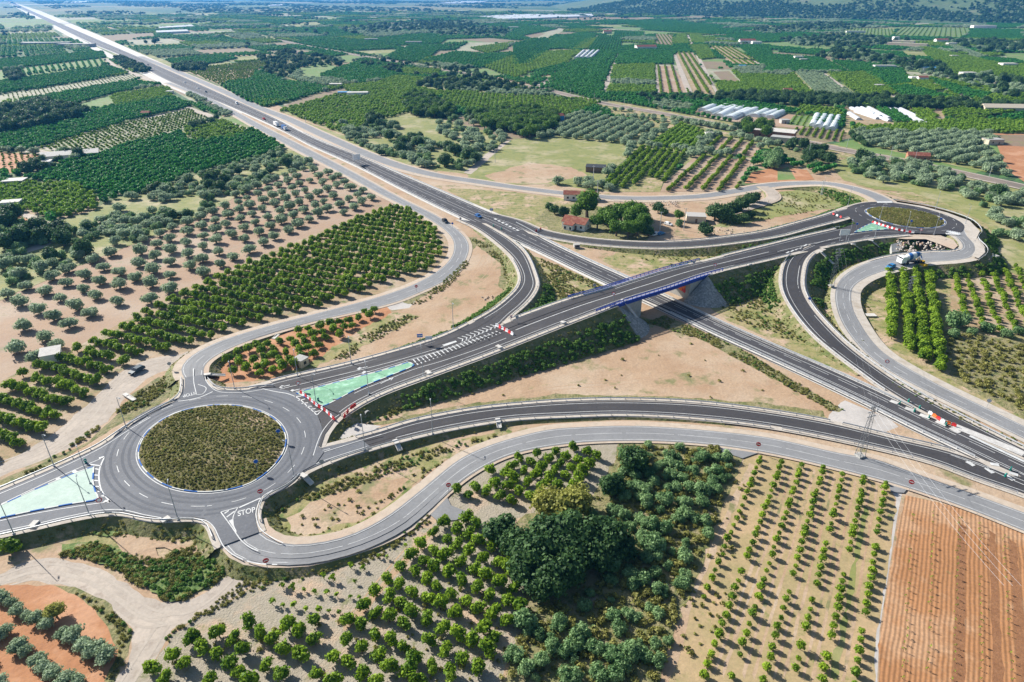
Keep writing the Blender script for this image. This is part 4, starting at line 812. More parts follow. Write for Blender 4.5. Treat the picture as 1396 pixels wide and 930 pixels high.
# house group ------------------------------------------------------------
hp = [('pine',800,296,1.75),('dark',768,294,.8),('pine',823,306,1.1),('pine',833,314,1.15),('pine',846,306,1.2),('pine',858,313,1.2),('pine',870,306,1.25),('pine',876,315,1.1),('pine',840,322,1.0),('pine',856,324,1.0),('pine',868,322,1.0),('dark',883,322,.75),('pine',865,298,1.1),('pine',852,299,1.1),('pine',836,300,1.0),('pine',814,312,.9),('dark',897,290,.8),('dark',905,293,.6),('pine',926,301,.65),('grove',926,308,1.1),('dark',962,320,.95),('dark',974,300,1.2),('dark',986,302,1.2),('dark',990,296,1.2),('dark',1000,294,1.15),('dark',1010,288,1.1),('dark',1020,281,1.0),('dark',1028,276,.85),('dark',1003,305,.8),('dark',1014,304,.7),('dark',1024,298,.6),('pine',785,300,.9),('dark',756,292,.7),('dark',748,287,.6)]
for f, x, y, s in hp: pool('bigtree', f, [(*G(x, y)[:2], 0, s, 1)], (('umbrella-shaped bright pine' if f == 'pine' else 'dense dark green tree')+(' in the wood right of the white house with the red roof' if x < 940 else ' beside the gravel yard below the upper frontage road'), 'trees round the white house', 'tree', 'pine_tree' if f == 'pine' else 'evergreen_tree'))
S('wood_floor', [(745,285),(800,282),(870,290),(890,315),(880,332),(800,328),(760,318),(730,300)], 'scrub', jag=.8)
S('gravel_yard', [(880,290),(905,287),(950,295),(975,310),(1010,310),(1020,318),(960,326),(905,328),(886,326)], 'dirt', jag=.6)

# wheel ruts on bare earth
RZ = [.022]
def rut(pts, w=.28, m='rut', gap=1.9):
    P = catmull(GP(pts, .06), 8); RZ[0] += .0004; P[:, 2] = RZ[0]; N = normals(P)
    for sgn in (-1, 1): stripe(P+N*sgn*gap/2, w, material=m, acc='rut')
for q in ([(600,562),(740,532),(860,520),(980,500),(1060,520),(1100,548)],[(640,548),(760,500),(850,465),(900,452)],[(900,455),(960,480),(1040,530),(1110,560)],[(600,400),(640,378),(660,350),(655,338)],[(585,420),(640,395),(672,365),(672,345)],[(640,268),(720,285),(770,296)],[(880,292),(930,300),(1000,318),(1030,316)],[(400,720),(470,700),(540,668),(570,650)],[(470,470),(520,445),(560,428)],[(1150,450),(1120,400),(1130,370),(1160,352)],[(560,748),(520,794),(490,832),(465,856)]): rut(q)
for q in ([(-20,648),(40,628),(90,603),(130,570),(160,530),(200,505),(245,493)],[(-20,640),(40,618),(85,592),(118,560),(150,528),(190,498),(240,488)],[(0,790),(50,775),(110,783),(160,808),(205,838),(255,842),(300,815),(330,785)],[(0,797),(50,784),(100,792),(150,818),(200,848),(230,845)],[(225,848),(195,895),(170,935)],[(0,285),(30,291),(62,304),(84,316)]): rut(q, .5, 'rut_pale', 2.1)
flush_paint_rut = [k for k in ACC if k[0] == 'rut']
for k in flush_paint_rut:
    V, F = ACC.pop(k); F = [f if np.cross(np.array(V[f[1]])-V[f[0]], np.array(V[f[2]])-V[f[0]])[2] > 0 else f[::-1] for f in F]; mesh_obj('wheel_ruts', V, F, MT[k[1]])['kind'] = 'structure'
# =========================================================== MIDDLE AND FAR FIELDS (traced)
LAYER[0] += .02
def C(poly, row=None, fam='citrus_dark', g='dark_orchard_floor', S_=4.2, R_=5.2, sc=(1.0, 1.25), **k): field(poly, g, fam, row, S_, R_, sc, kind='citrus', **k)
def Yf(poly, row=None, **k): C(poly, row, fam='citrus_yellow', **k)
def O(poly, row=None, g='olive_soil', S_=7, R_=8, sc=(.8, 1.05), **k): field(poly, g, 'olive', row, S_, R_, sc, kind='olive', **k)
def Rr(poly, row=None, g='orchard_soil', S_=3.6, R_=6.5, sc=(.65, .9), **k): field(poly, g, 'citrus', row, S_, R_, sc, kind='citrus', **k)
def Gr(poly, g='green_grass', **k): sheet('field', poly, g, **k)
WOODS = []
def Wd(poly, area=60, fams=('grove', 'dark'), sc=(.6, 1.3), g='scrub', keep=.8, p=None):
    if g: sheet('wood_floor', poly, g, jag=1)
    pts = clumpy(scatter(poly, area, sc), 25, keep); f = RNG.random(len(pts)); p = p or [1/len(fams)]*len(fams); c = np.cumsum(p)
    for i, fm in enumerate(fams):
        lo = 0 if i == 0 else c[i-1]; pool('olive' if fm == 'olive' else 'wood', fm, pts[(f >= lo) & (f < c[i])], SPECW.get(fm))
SPECW = {'olive': ('grey-green olive tree of the untended groves beyond the roads', 'olive trees of the untended groves', OT, 'olive_tree')}
# left of motorway
g1 = [(0,405),(0,345),(40,330),(90,312),(130,300),(165,278),(200,262),(240,248),(290,235),(330,222),(380,203),(400,212),(425,225),(405,230),(380,238),(340,262),(300,280),(250,302),(200,322),(150,342),(110,358),(60,376)]
S('meadow', [(-60,430),(-60,340),(0,330),(90,300),(165,268),(330,218),(390,200),(430,228),(380,240),(250,305),(110,362),(0,410)], 'dry_grass', jag=1)
Wd(g1, 30, ('grove', 'olive', 'dark'), (.65, 1.2), None, .74, (.45, .47, .08))
Wd([(0,300),(30,300),(60,312),(82,318),(70,335),(30,345),(0,342)], 20, ('grove', 'dark'), (.9, 1.4), None, 1, (.7, .3))
S('dirt_track', [(0,282),(30,287),(62,300),(80,310),(92,313),(86,318),(60,308),(28,294),(0,288)], 'track_dirt'); S('dirt_track', [(86,316),(88,322),(60,338),(20,350),(0,352),(0,348),(40,338),(75,322)], 'track_dirt'); S('dirt_track', [(110,312),(140,297),(150,294),(128,308),(112,317)], 'track_dirt')
Rr([(0,290),(30,296),(55,305),(30,312),(0,316)], (0,296,30,300), g='red_soil', S_=4, R_=4, sc=(.3, .5))
Yf([(0,256),(40,250),(100,252),(138,272),(128,288),(80,300),(40,292),(0,278),(-60,280),(-60,262)], (0,262,100,256), g='orchard_soil')
C([(28,248),(110,217),(180,197),(245,181),(262,196),(300,190),(345,178),(372,192),(390,205),(330,221),(278,235),(240,248),(190,266),(140,271),(98,250)], (100,240,240,190))
Yf([(250,176),(300,165),(348,180),(345,184),(300,196),(262,192)], (255,186,340,176), drop=.25)
Wd([(255,172),(300,162),(305,166),(262,178)], 30, ('dark',), (.5, .8), None)
C([(-60,225),(0,185),(125,160),(250,138),(256,147),(180,165),(60,200),(40,206),(0,204),(-60,214)], (0,195,250,142))
Rr([(46,201),(120,180),(190,165),(258,150),(290,164),(250,178),(200,190),(135,208),(75,207)], (46,203,258,151), g='pale_field', S_=4.2, R_=5.5, sc=(.7, .9))
S('dirt_track', [(20,203),(46,200),(120,178),(256,147),(260,150),(190,165),(120,181),(50,203),(74,208),(72,212),(25,207)], 'track_dirt')
Rr([(-60,216),(0,207),(72,213),(33,231),(0,240),(-60,250)], (0,215,60,216), g='red_soil', S_=4.5, R_=5.5, sc=(.5, .7))
Wd([(30,232),(75,214),(130,209),(110,216),(60,236),(28,246)], 45, ('grove', 'dark'), (.7, 1.2), 'scrub')
Yf([(150,131),(230,119),(236,133),(200,142),(160,147)], (150,140,232,125)); C([(28,138),(165,113),(195,113),(225,116),(190,121),(145,131),(105,143),(32,142)], (30,140,190,116)); C([(150,146),(236,133),(250,139),(180,155),(120,161)], (150,150,240,136))
Gr([(-60,150),(0,129),(90,116),(180,101),(198,107),(165,114),(25,138),(0,141),(-60,162)], 'pale_field'); Rr([(0,130),(90,117),(180,102),(196,106),(165,113),(25,137)], (0,135,180,105), g=None, S_=6, R_=6, sc=(.4, .6))
C([(-60,130),(0,112),(150,91),(176,100),(60,121),(0,127),(-60,140)], (0,120,150,95))
Gr([(-60,108),(0,97),(140,80),(147,88),(35,105),(0,109),(-60,118)], 'green_grass')
for i in range(17): 
    x = 2+i*8.3; C([(x, 97.5-i*1.02), (x+3, 97-i*1.02), (x+7.5, 106-i*1.0), (x+4, 106.6-i*1.0)], (x, 97-i, x+5, 106-i), g=None, S_=4, R_=3, sc=(.8, 1))
C([(-60,100),(0,82),(140,71),(145,79),(70,88),(0,96),(-60,108)], (0,90,140,74))
Gr([(-60,150),(0,141),(45,143),(32,150),(12,158),(0,157),(-60,170)], 'dry_grass'); Wd([(-30,160),(0,152),(50,144),(85,147),(122,150),(118,160),(50,176),(0,186),(-30,190)], 45, ('dark', 'grove'), (1.0, 1.6), 'scrub', .95, (.6, .4))
Wd([(8,104),(22,101),(35,108),(20,114)], 60, ('dark',), (1.0, 1.5), None, 1)
C([(85,160),(120,150),(150,147),(145,155),(110,163)], None)
Gr([(155,146),(200,142),(204,145),(175,150)], 'pale_gravel')
Gr([(180,113),(195,107),(202,105),(212,112),(205,118),(196,118)], 'dirt_grass'); Gr([(135,52),(160,47),(210,45),(211,50),(155,58),(140,56)], 'brown_field')
Gr([(228,118),(240,117),(258,128),(252,131),(237,124)], 'brown_field'); O([(252,130),(258,127),(282,138),(275,142)], None, g='dry_grass', S_=6, R_=6); O([(272,142),(285,141),(315,156),(305,160)], None, g='dirt', S_=6, R_=6)
S('dirt_track', [(140,80),(148,80),(160,91),(180,98),(205,106),(212,112),(226,120),(240,133),(255,144),(270,150),(300,160),(345,178),(340,182),(296,166),(262,152),(240,140),(222,124),(205,112),(178,101),(156,93)], 'track_dirt', jag=.5)
Wd([(155,78),(165,78),(205,96),(198,101),(170,95)], 45, ('dark',), (.6, 1.0), None)
# between motorway and railway
C([(302,118),(350,109),(420,114),(453,122),(400,138),(362,147),(335,138)], (302,124,440,118)); Yf([(340,138),(400,139),(362,147)], None)
Rr([(255,98),(300,90),(352,92),(345,108),(300,116)], (260,102,350,92), g='orchard_soil'); C([(225,82),(290,76),(325,80),(300,86),(245,92)], (225,86,325,80)); Rr([(270,92),(350,84),(390,88),(350,96)], None, g='brown_field')
Wd([(235,93),(255,88),(285,90),(280,97),(245,98)], 50, ('dark',), (.8, 1.2), None, 1)
Wd([(350,78),(395,72),(450,80),(470,90),(430,92),(405,96),(390,110),(365,102)], 90, ('grove', 'dark'), (.8, 1.4), 'scrub', .7)
S('dirt_track', [(407,74),(412,74),(411,88),(400,98),(404,103),(430,106),(445,108),(430,109),(398,104),(396,97),(406,86)], 'pale_gravel')
Gr([(405,95),(435,85),(462,92),(456,102),(430,107),(412,103)], 'green_grass'); Gr([(455,78),(480,74),(500,80),(470,86)], 'green_grass')
C([(438,102),(500,80),(550,90),(528,107),(490,115),(440,107)], (440,104,545,92))
Gr([(385,145),(430,128),(470,121),(476,126),(440,134),(400,148)], 'brown_field')
Yf([(380,152),(475,126),(520,124),(590,132),(605,140),(552,155),(520,165),(470,184),(405,160)], (385,150,560,130), g='dry_grass', drop=.2)
Yf([(545,93),(600,96),(598,105),(550,103)], None); Yf([(512,114),(540,104),(592,108),(565,121)], (520,114,585,108)); C([(590,142),(614,128),(700,131),(792,135),(818,141),(800,150),(770,158),(720,158),(640,152)], (600,140,800,140), fam='citrus_yellow', R_=6.5)
Wd([(470,88),(560,85),(620,92),(700,112),(770,128),(700,130),(610,126),(560,104),(480,84)][:8], 120, ('grove', 'dark'), (.8, 1.3), None, .5)
Wd([(560,118),(620,110),(700,118),(690,128),(600,126)], 70, ('olive', 'dark'), (.9, 1.3), 'dry_grass', .8)
Gr([(405,163),(470,185),(520,165),(560,152),(640,172),(665,180),(690,190),(660,215),(635,236),(590,230),(540,222),(480,200)], 'dry_grass', jag=1)
Wd([(460,172),(520,165),(545,175),(600,200),(650,205),(655,222),(630,232),(580,230),(520,212),(470,190)], 38, ('grove', 'olive', 'dark'), (.7, 1.4), None, .82, (.4, .45, .15))
Wd([(590,165),(650,160),(690,175),(700,195),(660,215),(600,190)], 75, ('grove', 'olive'), (.8, 1.5), None, .7)
Wd([(550,132),(575,130),(620,150),(615,162),(560,160)], 35, ('dark', 'pine'), (.8, 1.2), None, 1)
Wd([(640,158),(700,153),(760,158),(757,178),(720,192),(690,182),(660,178)], 30, ('pine', 'dark'), (.8, 1.15), None, 1, (.8, .2))
O([(757,172),(790,155),(902,175),(865,198),(765,190)], (760,184,820,158), g='dry_grass', S_=6.5, R_=9.5, sc=(1.0, 1.25))
Gr([(636,236),(668,212),(700,190),(760,188),(862,199),(840,222),(822,250),(700,252),(640,244)], 'dry_grass', jag=1); 
S('dirt_track', [(632,236),(665,208),(690,192),(696,192),(672,212),(642,238)], 'track_dirt', jag=.5); S('bare_patch', [(660,240),(720,222),(780,228),(800,240),(740,250),(680,250)], 'dirt', jag=1.5); S('bare_patch', [(690,196),(720,190),(740,200),(710,210)], 'dry_grass')
Yf([(925,168),(963,183),(946,206),(883,199)], (890,198,930,170), S_=3.8, R_=4.5); C([(872,201),(943,210),(905,250),(880,240),(858,257),(820,258),(835,232)], (830,255,880,205), fam='citrus', S_=3.2, R_=5)
Gr([(838,262),(860,255),(880,240),(905,245),(900,262)], 'dirt_grass')
for pp in ([(960,207),(980,186),(1038,198),(1030,214)], [(900,262),(905,250),(950,212),(1026,219),(1005,257),(1000,261)]): Rr(pp, (912,256,955,215), g='olive_soil', S_=2.6, R_=8.5, sc=(.85, 1.1))
Wd([(1000,175),(1020,168),(1050,175),(1048,192),(1015,190)], 60, ('pine', 'dark'), (.9, 1.3), 'scrub', .9); Wd([(1035,215),(1060,208),(1062,230),(1040,232)], 45, ('grove',), (1.6, 2.4), None, .9)
Gr([(1025,235),(1060,228),(1100,232),(1110,245),(1060,250),(1015,250)], 'red_soil'); Gr([(1060,232),(1075,228),(1085,245),(1060,246)], 'green_grass')
# right of far roundabout
g4 = [(1145,225),(1180,212),(1250,222),(1320,240),(1396,262),(1396,430),(1350,360),(1352,320),(1300,280),(1240,262),(1195,255),(1160,245)]
S('meadow', [(1130,222),(1180,210),(1250,220),(1320,238),(1470,270),(1470,400),(1385,375),(1345,345),(1350,330),(1300,285),(1230,262),(1190,258),(1150,246)], 'dry_grass', jag=1); S('bare_patch', [(1200,262),(1240,262),(1290,278),(1345,305),(1362,330),(1350,345),(1325,300),(1250,275)], 'dirt_grass', jag=1)
Wd([(1150,226),(1180,216),(1250,224),(1320,243),(1300,262),(1260,255),(1200,250),(1160,244)], 36, ('olive', 'grove', 'dark'), (.95, 1.4), None, .92, (.6, .35, .05))
Wd([(1300,245),(1440,270),(1440,360),(1385,350),(1352,320),(1330,290)], 50, ('olive', 'grove', 'dark'), (.8, 1.4), None, .75, (.6, .35, .05))
Wd([(1060,195),(1120,205),(1145,215),(1140,226),(1100,228),(1062,212)], 60, ('dark', 'grove'), (.6, 1.1), 'scrub', .8)
Yf([(1160,172),(1210,172),(1300,164),(1396,166),(1460,170),(1460,184),(1350,182),(1280,182),(1165,180)], (1160,176,1396,172)); sheet('field', [(1150,146),(1285,148),(1290,171),(1215,173),(1155,171)], 'orchard_soil')
O([(1165,181),(1230,182),(1330,192),(1352,210),(1372,240),(1310,228),(1225,208),(1170,196)], (1180,192,1225,184), g='dry_grass', S_=7, R_=11, sc=(1.15, 1.5))
Gr([(1350,182),(1396,183),(1470,190),(1470,262),(1396,248),(1372,232),(1360,200)], 'red_soil'); S('field', [(1362,184),(1396,184),(1470,192),(1470,206),(1366,198)], 'brown_field')
# valley strip around railway
S('strip', [(788,140),(835,138),(1000,168),(1090,188),(1150,200),(1300,232),(1290,238),(1140,214),(1060,198),(1000,180),(900,160),(830,150)], 'dirt_grass', jag=.6)
Gr([(830,146),(900,160),(940,172),(1000,182),(995,188),(945,178),(880,172),(835,160)], 'dirt_grass'); Wd([(810,150),(850,150),(930,170),(920,178),(860,170),(815,158)], 45, ('grove', 'olive'), (.6, 1.1), None, .6)
O([(885,142),(905,137),(945,145),(940,152),(900,150)], None, g='dry_grass', S_=6, R_=8); Gr([(945,150),(960,146),(1100,158),(1096,176),(1050,172),(1000,166),(950,158)], 'olive_soil')
Gr([(1073,170),(1082,158),(1110,158),(1103,173)], 'green_grass'); Rr([(1073,170),(1082,158),(1110,158),(1103,173)], (1080,170,1088,158), g=None, S_=2, R_=5, sc=(.4, .5)); Rr([(1080,176),(1100,174),(1150,180),(1145,194),(1085,184)], (1100,186,1106,176), g='brown_field', S_=1.6, R_=5, sc=(.6, .7))
C([(1092,144),(1145,150),(1150,161),(1100,156),(1085,158)], (1092,150,1145,154), fam='citrus_yellow'); Gr([(1150,160),(1160,162),(1158,184),(1150,184)], 'dirt_grass')
C([(1236,149),(1272,152),(1278,166),(1262,170)], (1236,149,1262,170), fam='citrus_yellow'); C([(1192,148),(1212,150),(1250,168),(1215,167)], (1192,148,1220,167)); 
Wd([(1000,128),(1060,132),(1100,133),(1200,136),(1300,140),(1396,146),(1396,153),(1300,150),(1230,150),(1120,146),(1046,144),(1000,140),(960,136)], 45, ('dark', 'grove'), (.7, 1.3), None, 1, (.7, .3)); Wd([(870,134),(960,132),(1000,138),(960,144),(880,140)], 70, ('dark', 'grove'), (.6, 1.1), None, .9)
# parcels of the orange groves beyond the railway
rv = (905,128,893,90); rh = (760,100,840,100)
for pl, f, rw_ in (([(745,111),(765,95),(800,72),(842,72),(828,100),(825,112)],'C',rh),([(742,118),(747,112),(824,114),(820,127),(790,130)],'C',rh),([(800,70),(818,48),(850,52),(843,70)],'C',rv),([(845,70),(915,70),(918,88),(838,88)],'C',rh),([(836,90),(892,88),(893,113),(833,110)],'Y',rh),([(830,117),(893,118),(893,128),(826,128)],'Y',rh),([(700,96),(735,74),(788,69),(775,86),(740,95),(712,101)],'Y',rh),([(700,60),(742,52),(758,60),(725,88),(700,90)],'C',rv),([(752,52),(800,44),(812,50),(790,66),(745,68)],'C',rh),([(780,68),(800,54),(814,52),(800,68)],'Y',rh),([(840,42),(878,44),(880,52),(836,50)],'C',rv),([(920,46),(935,47),(940,60),(921,60)],'Y',rv),([(940,47),(956,48),(962,60),(943,58)],'Y',rv),([(937,62),(964,62),(975,80),(955,82)],'Y',rh),([(976,114),(1050,112),(1056,129),(982,128)],'Y',rh),([(1005,62),(1050,62),(1056,104),(1042,92)],'C',rh),([(1040,100),(1050,75),(1120,80),(1160,100),(1085,98)],'C',rh),([(1130,100),(1190,101),(1222,130),(1172,132)],'Y',rh),([(1145,85),(1230,95),(1242,115),(1208,119),(1180,100)],'C',rh),([(1210,120),(1240,118),(1300,134),(1235,135)],'C',rh),([(1265,108),(1350,130),(1340,138),(1302,130)],'C',rh),([(1250,62),(1396,95),(1396,115),(1290,102)],'Y',rh),([(1046,120),(1080,100),(1110,130),(1060,130)],'Y',rh),([(1325,40),(1396,41),(1396,55),(1314,53)],'C',rh),([(1345,28),(1396,30),(1396,38),(1346,39)],'C',rh),([(1170,70),(1230,72),(1250,90),(1200,90)],'C',rh),([(990,48),(1040,42),(1100,45),(1140,50),(1060,58),(1000,58)],'C',rh),([(575,84),(620,71),(662,74),(628,90)],'C',rh),([(622,90),(665,77),(692,80),(656,94)],'C',rh),([(520,80),(560,62),(610,62),(590,76),(570,86)],'C',rh),([(640,66),(700,58),(690,68),(665,74)],'Y',rh),([(660,92),(700,76),(720,102),(700,108)],'Y',rh),([(720,104),(742,96),(735,116),(760,122),(740,122)],'C',rh),([(480,56),(560,48),(615,50),(600,60),(520,62),(440,66),(400,58)],'C',rh),([(620,40),(700,32),(760,40),(700,52),(640,52)],'C',rh),([(840,30),(900,26),(950,32),(1000,36),(960,44),(880,40)],'C',rh)):
    (C if f == 'C' else Yf)(pl, rw_, S_=4.6, R_=5.6, sc=(1.05, 1.35), g='dark_orchard_floor')
Rr([(896,90),(918,90),(935,118),(940,130),(898,130)], (905,128,900,92), g='olive_soil', S_=2.6, R_=10, sc=(.85, 1.05)); Rr([(921,72),(945,72),(975,128),(946,128)], (960,126,930,74), g='orchard_soil', S_=2.8, R_=9, sc=(1.0, 1.25))
Rr([(893,46),(918,48),(917,64),(893,62)], rv, g='brown_field', S_=3, R_=8); Rr([(965,62),(1000,65),(1040,90),(1000,90)], (970,64,1004,88), g='orchard_soil', S_=3.2, R_=9, sc=(.9, 1.1)); O([(1000,92),(1035,92),(1045,102),(1010,103)], None, g='orchard_soil', S_=7, R_=8)
Gr([(955,84),(985,84),(995,94),(960,94)], 'brown_field'); Gr([(958,95),(995,95),(1012,113),(976,112)], 'pale_field'); S('bare_patch', [(972,98),(994,97),(1008,111),(985,111)], 'brown_field')
S('dirt_track', [(918,75),(922,75),(946,130),(937,130),(930,112)], 'track_dirt', jag=.4); S('dirt_track', [(935,48),(939,48),(980,128),(977,130),(955,90)], 'track_dirt'); S('dirt_track', [(818,48),(822,48),(800,72),(780,90),(748,116),(722,121),(740,112),(770,92)][:8], 'track_dirt'); S('dirt_track', [(843,70),(847,70),(833,106),(828,126),(820,129),(825,110),(838,84)], 'track_dirt'); S('dirt_track', [(893,90),(896,90),(899,130),(897,134),(893,118)], 'track_dirt')
S('dirt_track', [(1000,50),(1004,50),(1035,86),(1060,102),(1050,98),(1030,86)], 'track_dirt'); S('dirt_track', [(1118,80),(1126,80),(1180,108),(1210,124),(1232,136),(1222,135),(1195,120),(1150,97)], 'track_dirt'); S('dirt_track', [(1120,100),(1125,100),(1172,133),(1164,134)], 'track_dirt'); S('dirt_track', [(1270,114),(1278,113),(1330,137),(1318,138)], 'track_dirt'); S('dirt_track', [(1078,98),(1082,98),(1112,130),(1106,131)], 'track_dirt'); S('dirt_track', [(1180,68),(1186,68),(1220,80),(1215,82)], 'track_dirt'); S('dirt_track', [(1312,53),(1316,53),(1332,38),(1346,38),(1346,40),(1334,40)], 'pale_gravel')
O([(1080,98),(1120,101),(1165,131),(1115,132)], (1085,100,1115,131), g='dry_grass', S_=4.5, R_=5, sc=(.55, .8)); O([(1284,62),(1300,61),(1345,78),(1330,79)], None, g='dry_grass', S_=6, R_=7)
Rr([(1145,38),(1222,40),(1215,51),(1150,48)], (1180,40,1176,50), g='green_grass', S_=4, R_=9); Rr([(1225,37),(1325,38),(1310,53),(1218,50)], (1270,38,1262,52), g='green_grass', S_=4, R_=12)
Gr([(1365,72),(1396,73),(1460,76),(1460,88),(1396,86),(1375,80)], 'green_grass'); Gr([(1230,98),(1270,100),(1290,106),(1250,106)], 'pale_field'); Gr([(618,70),(640,58),(684,58),(650,70)], 'pale_field'); Gr([(720,52),(762,38),(770,41),(745,55)], 'pale_field'); Gr([(712,50),(730,44),(744,46),(725,54)], 'brown_field'); Gr([(390,34),(430,30),(440,33),(405,37)], 'dry_grass')
Gr([(463,38),(490,38),(488,42),(462,41)], 'dry_grass'); Gr([(600,48),(625,42),(645,44),(620,48)], 'dry_grass'); Gr([(700,102),(755,104),(750,108),(700,108)], 'dry_grass'); Gr([(700,26),(760,22),(900,25),(1010,18),(1010,22),(880,28)], 'brown_field')
Gr([(950,12),(1000,9),(1060,10),(1110,12),(1080,15),(1000,17)], 'brown_field'); Gr([(100,33),(200,34),(330,28),(230,38)], 'green_grass'); Gr([(0,25),(60,26),(90,34),(0,38)], 'green_grass')
for pl, ar in (([(1110,80),(1140,68),(1200,75),(1280,92),(1310,108),(1350,100),(1396,120),(1396,138),(1360,132),(1300,112),(1230,95),(1160,84)], 170), ([(1280,55),(1396,60),(1396,72),(1340,74),(1300,62)], 180), ([(560,40),(620,30),(700,42),(690,52),(600,50)], 260), ([(460,40),(600,28),(640,36),(560,46),(480,48)], 300), ([(1060,54),(1160,50),(1240,56),(1180,66),(1080,62)], 180), ([(1020,42),(1120,32),(1200,36),(1140,42),(1046,48)], 220)): Wd(pl, ar, ('olive', 'dark'), (1.1, 1.8), None, .85, (.65, .35))
for x, y in ((620,64),(624,63),(628,62),(632,61),(615,68),(619,67),(989,40),(993,39),(1003,43),(1007,46),(1000,48),(1166,51),(1172,52),(1178,52),(1184,52),(1190,53),(1196,54),(1202,54),(1110,70),(1115,68),(827,88),(584,138),(1198,219)): pool('wood', 'cypress', [(*G(x, y)[:2], 0, random.uniform(.9, 1.3)*(1 if y < 130 else .6), 1)], None)
# hedges along parcel edges
def hedge(a, b, sc=1.0, fam='dark', step=4):
    A_, B_ = G(*a), G(*b); n = max(1, int(np.linalg.norm(B_-A_)/step)); pool('wood', fam, [(*(A_+(B_-A_)*(q/n)+RNG.normal(0, .6, 3))[:2], 0, sc*random.uniform(.8, 1.2), 1) for q in range(n+1)], None)
for a, b, s in (((833,112),(893,115),.45),((826,128),(892,132),.55),((893,132),(940,133),.45),((565,100),(700,124),.5),((700,124),(790,140),.5),((500,82),(560,95),.45),((640,160),(740,158),.4),((1158,185),(1180,200),.7),((1046,128),(1170,134),.7),((1000,80),(1035,84),.4),((1300,160),(1396,158),.5),((700,100),(712,102),.4),((0,206),(20,206),.4),((20,142),(110,146),.4)): hedge(a, b, s)
# railway
R['rail'] = road_center('railway_bed', [(-40,28,.5,9),(150,34,.5,9),(250,42,.5,9),(350,50,.5,9),(425,64,.5,9),(500,77.5,.5,9),(576,90,.5,9),(651,103,.5,9),(700,114,.5,9),(750,123.5,.5,9),(788,133,.5,9),(840,144,.5,9),(900,154,.5,9),(951,164,.5,10),(1001,174,.5,10),(1045,182,.5,10),(1088,191,.5,10),(1146,203.5,.5,10),(1221,217,.5,10),(1297,233,.5,10),(1396,255,.5,10),(1460,270,.5,10)], 'track_bed', verge='track_dirt', vw=(2, 2), skirt=False, step=12)
for off in (-2.6, -1.1, 1.1, 2.6): P_ = R['rail'].C+R['rail'].Ls*off; P_ = P_.copy(); P_[:, 2] += .3; stripe(P_, .12, material='rusty_steel', acc='rail')
# =========================================================== FAR PATCHWORK (generated parcels)
LAYER[0] += .05
md = G(340, 150)-G(200, 83); md = -md[:2]/np.linalg.norm(md[:2]); me_ = np.array([-md[1], md[0]])
PAL = [('citrus', 'dark_orchard_floor')]*7+[('yellow', 'dark_orchard_floor')]*3+[('bare', 'brown_field')]+[('bare', 'pale_field')]*2+[('bare', 'dry_grass')]*2+[('bare', 'green_grass')]*3+[('rows', 'orchard_soil')]*2+[('olive', 'dry_grass')]*3
def px_of(X, Y, Z=0):
    zc = Y*CT+(CAMH-Z)*ST; return 698+FPX*X/zc, 465-FPX*(Y*ST-(CAMH-Z)*CT)/zc
def ycov(x): return float(np.interp(x, [-200, 0, 150, 200, 300, 400, 600, 700, 800, 1000, 1100, 1200, 1400, 1600], [80, 68, 62, 60, 72, 54, 38, 30, 28, 34, 34, 28, 26, 26]))
def split(u0, u1, v0, v1, lim):
    du, dv = u1-u0, v1-v0
    if max(du, dv) > lim*random.uniform(1, 1.6):
        t = random.uniform(.35, .65)
        if du > dv: m_ = u0+du*t; split(u0, m_, v0, v1, lim); split(m_, u1, v0, v1, lim)
        else: m_ = v0+dv*t; split(u0, u1, v0, m_, lim); split(u0, u1, m_, v1, lim)
        return
    c = np.array([(u0+u1)/2, (v0+v1)/2]); w = c[0]*md+c[1]*me_; x, y = px_of(w[0], w[1])
    if w[1] < 300 or x < -500 or x > 1900: return
    g = 5 if lim < 200 else 9
    Q = [(u0+g*.5)*md+(v0+g*.5)*me_, (u1-g*.5)*md+(v0+g*.5)*me_, (u1-g*.5)*md+(v1-g*.5)*me_, (u0+g*.5)*md+(v1-g*.5)*me_]
    ys = [px_of(*q)[1] for q in Q]; inside = -30 < x < 1430
    if hypot(*(w-np.array([0, 150]))) < 120: return
    kd, gm = random.choice(PAL) if lim < 200 or random.random() < .12 else random.choice((('citrus', 'dark_orchard_floor'), ('citrus', 'farmland'), ('yellow', 'dark_orchard_floor'), ('olive', 'scrub'))); sheet('field', [np.array([*q, 0]) for q in Q], gm, z=.006, world=True)
    dist = hypot(w[0], w[1]); 
    if kd == 'bare' or dist > 4200: return
    k = 1.0 if dist < 1500 else (1.7 if dist < 2400 else 3.0)
    if random.random() < .5: P0, P1 = Q[0], Q[1]
    else: P0, P1 = Q[1], Q[2]
    fam = {'citrus': 'citrus_dark', 'yellow': 'citrus_yellow', 'rows': 'citrus_dark', 'olive': 'olive'}[kd]; sp = {'citrus': (5, 6), 'yellow': (5, 6), 'rows': (4, 9), 'olive': (8, 9)}[kd]
    Pq = np.array(Q); d = (P1-P0)/np.linalg.norm(P1-P0); e = np.array([-d[1], d[0]]); cc = Pq.mean(0); q = (Pq-cc)@np.stack([d, e], 1)
    U, V_ = np.meshgrid(np.arange(q[:, 0].min(), q[:, 0].max(), sp[0]*k), np.arange(q[:, 1].min(), q[:, 1].max(), sp[1]*k)); X = cc[0]+U*d[0]+V_*e[0]; Y = cc[1]+U*d[1]+V_*e[1]; kk = inpoly(X, Y, Pq); n = int(kk.sum())
    kk &= ~covered(X, Y); n = int(kk.sum())
    pts = np.stack([X[kk], Y[kk], X[kk]*0, RNG.uniform(1.1, 1.4, n)*k, RNG.uniform(.9, 1.1, n)/k**.7], 1); pool('far', fam, pts, None)
MW0 = G(225, 101)[:2]
TRACED = []
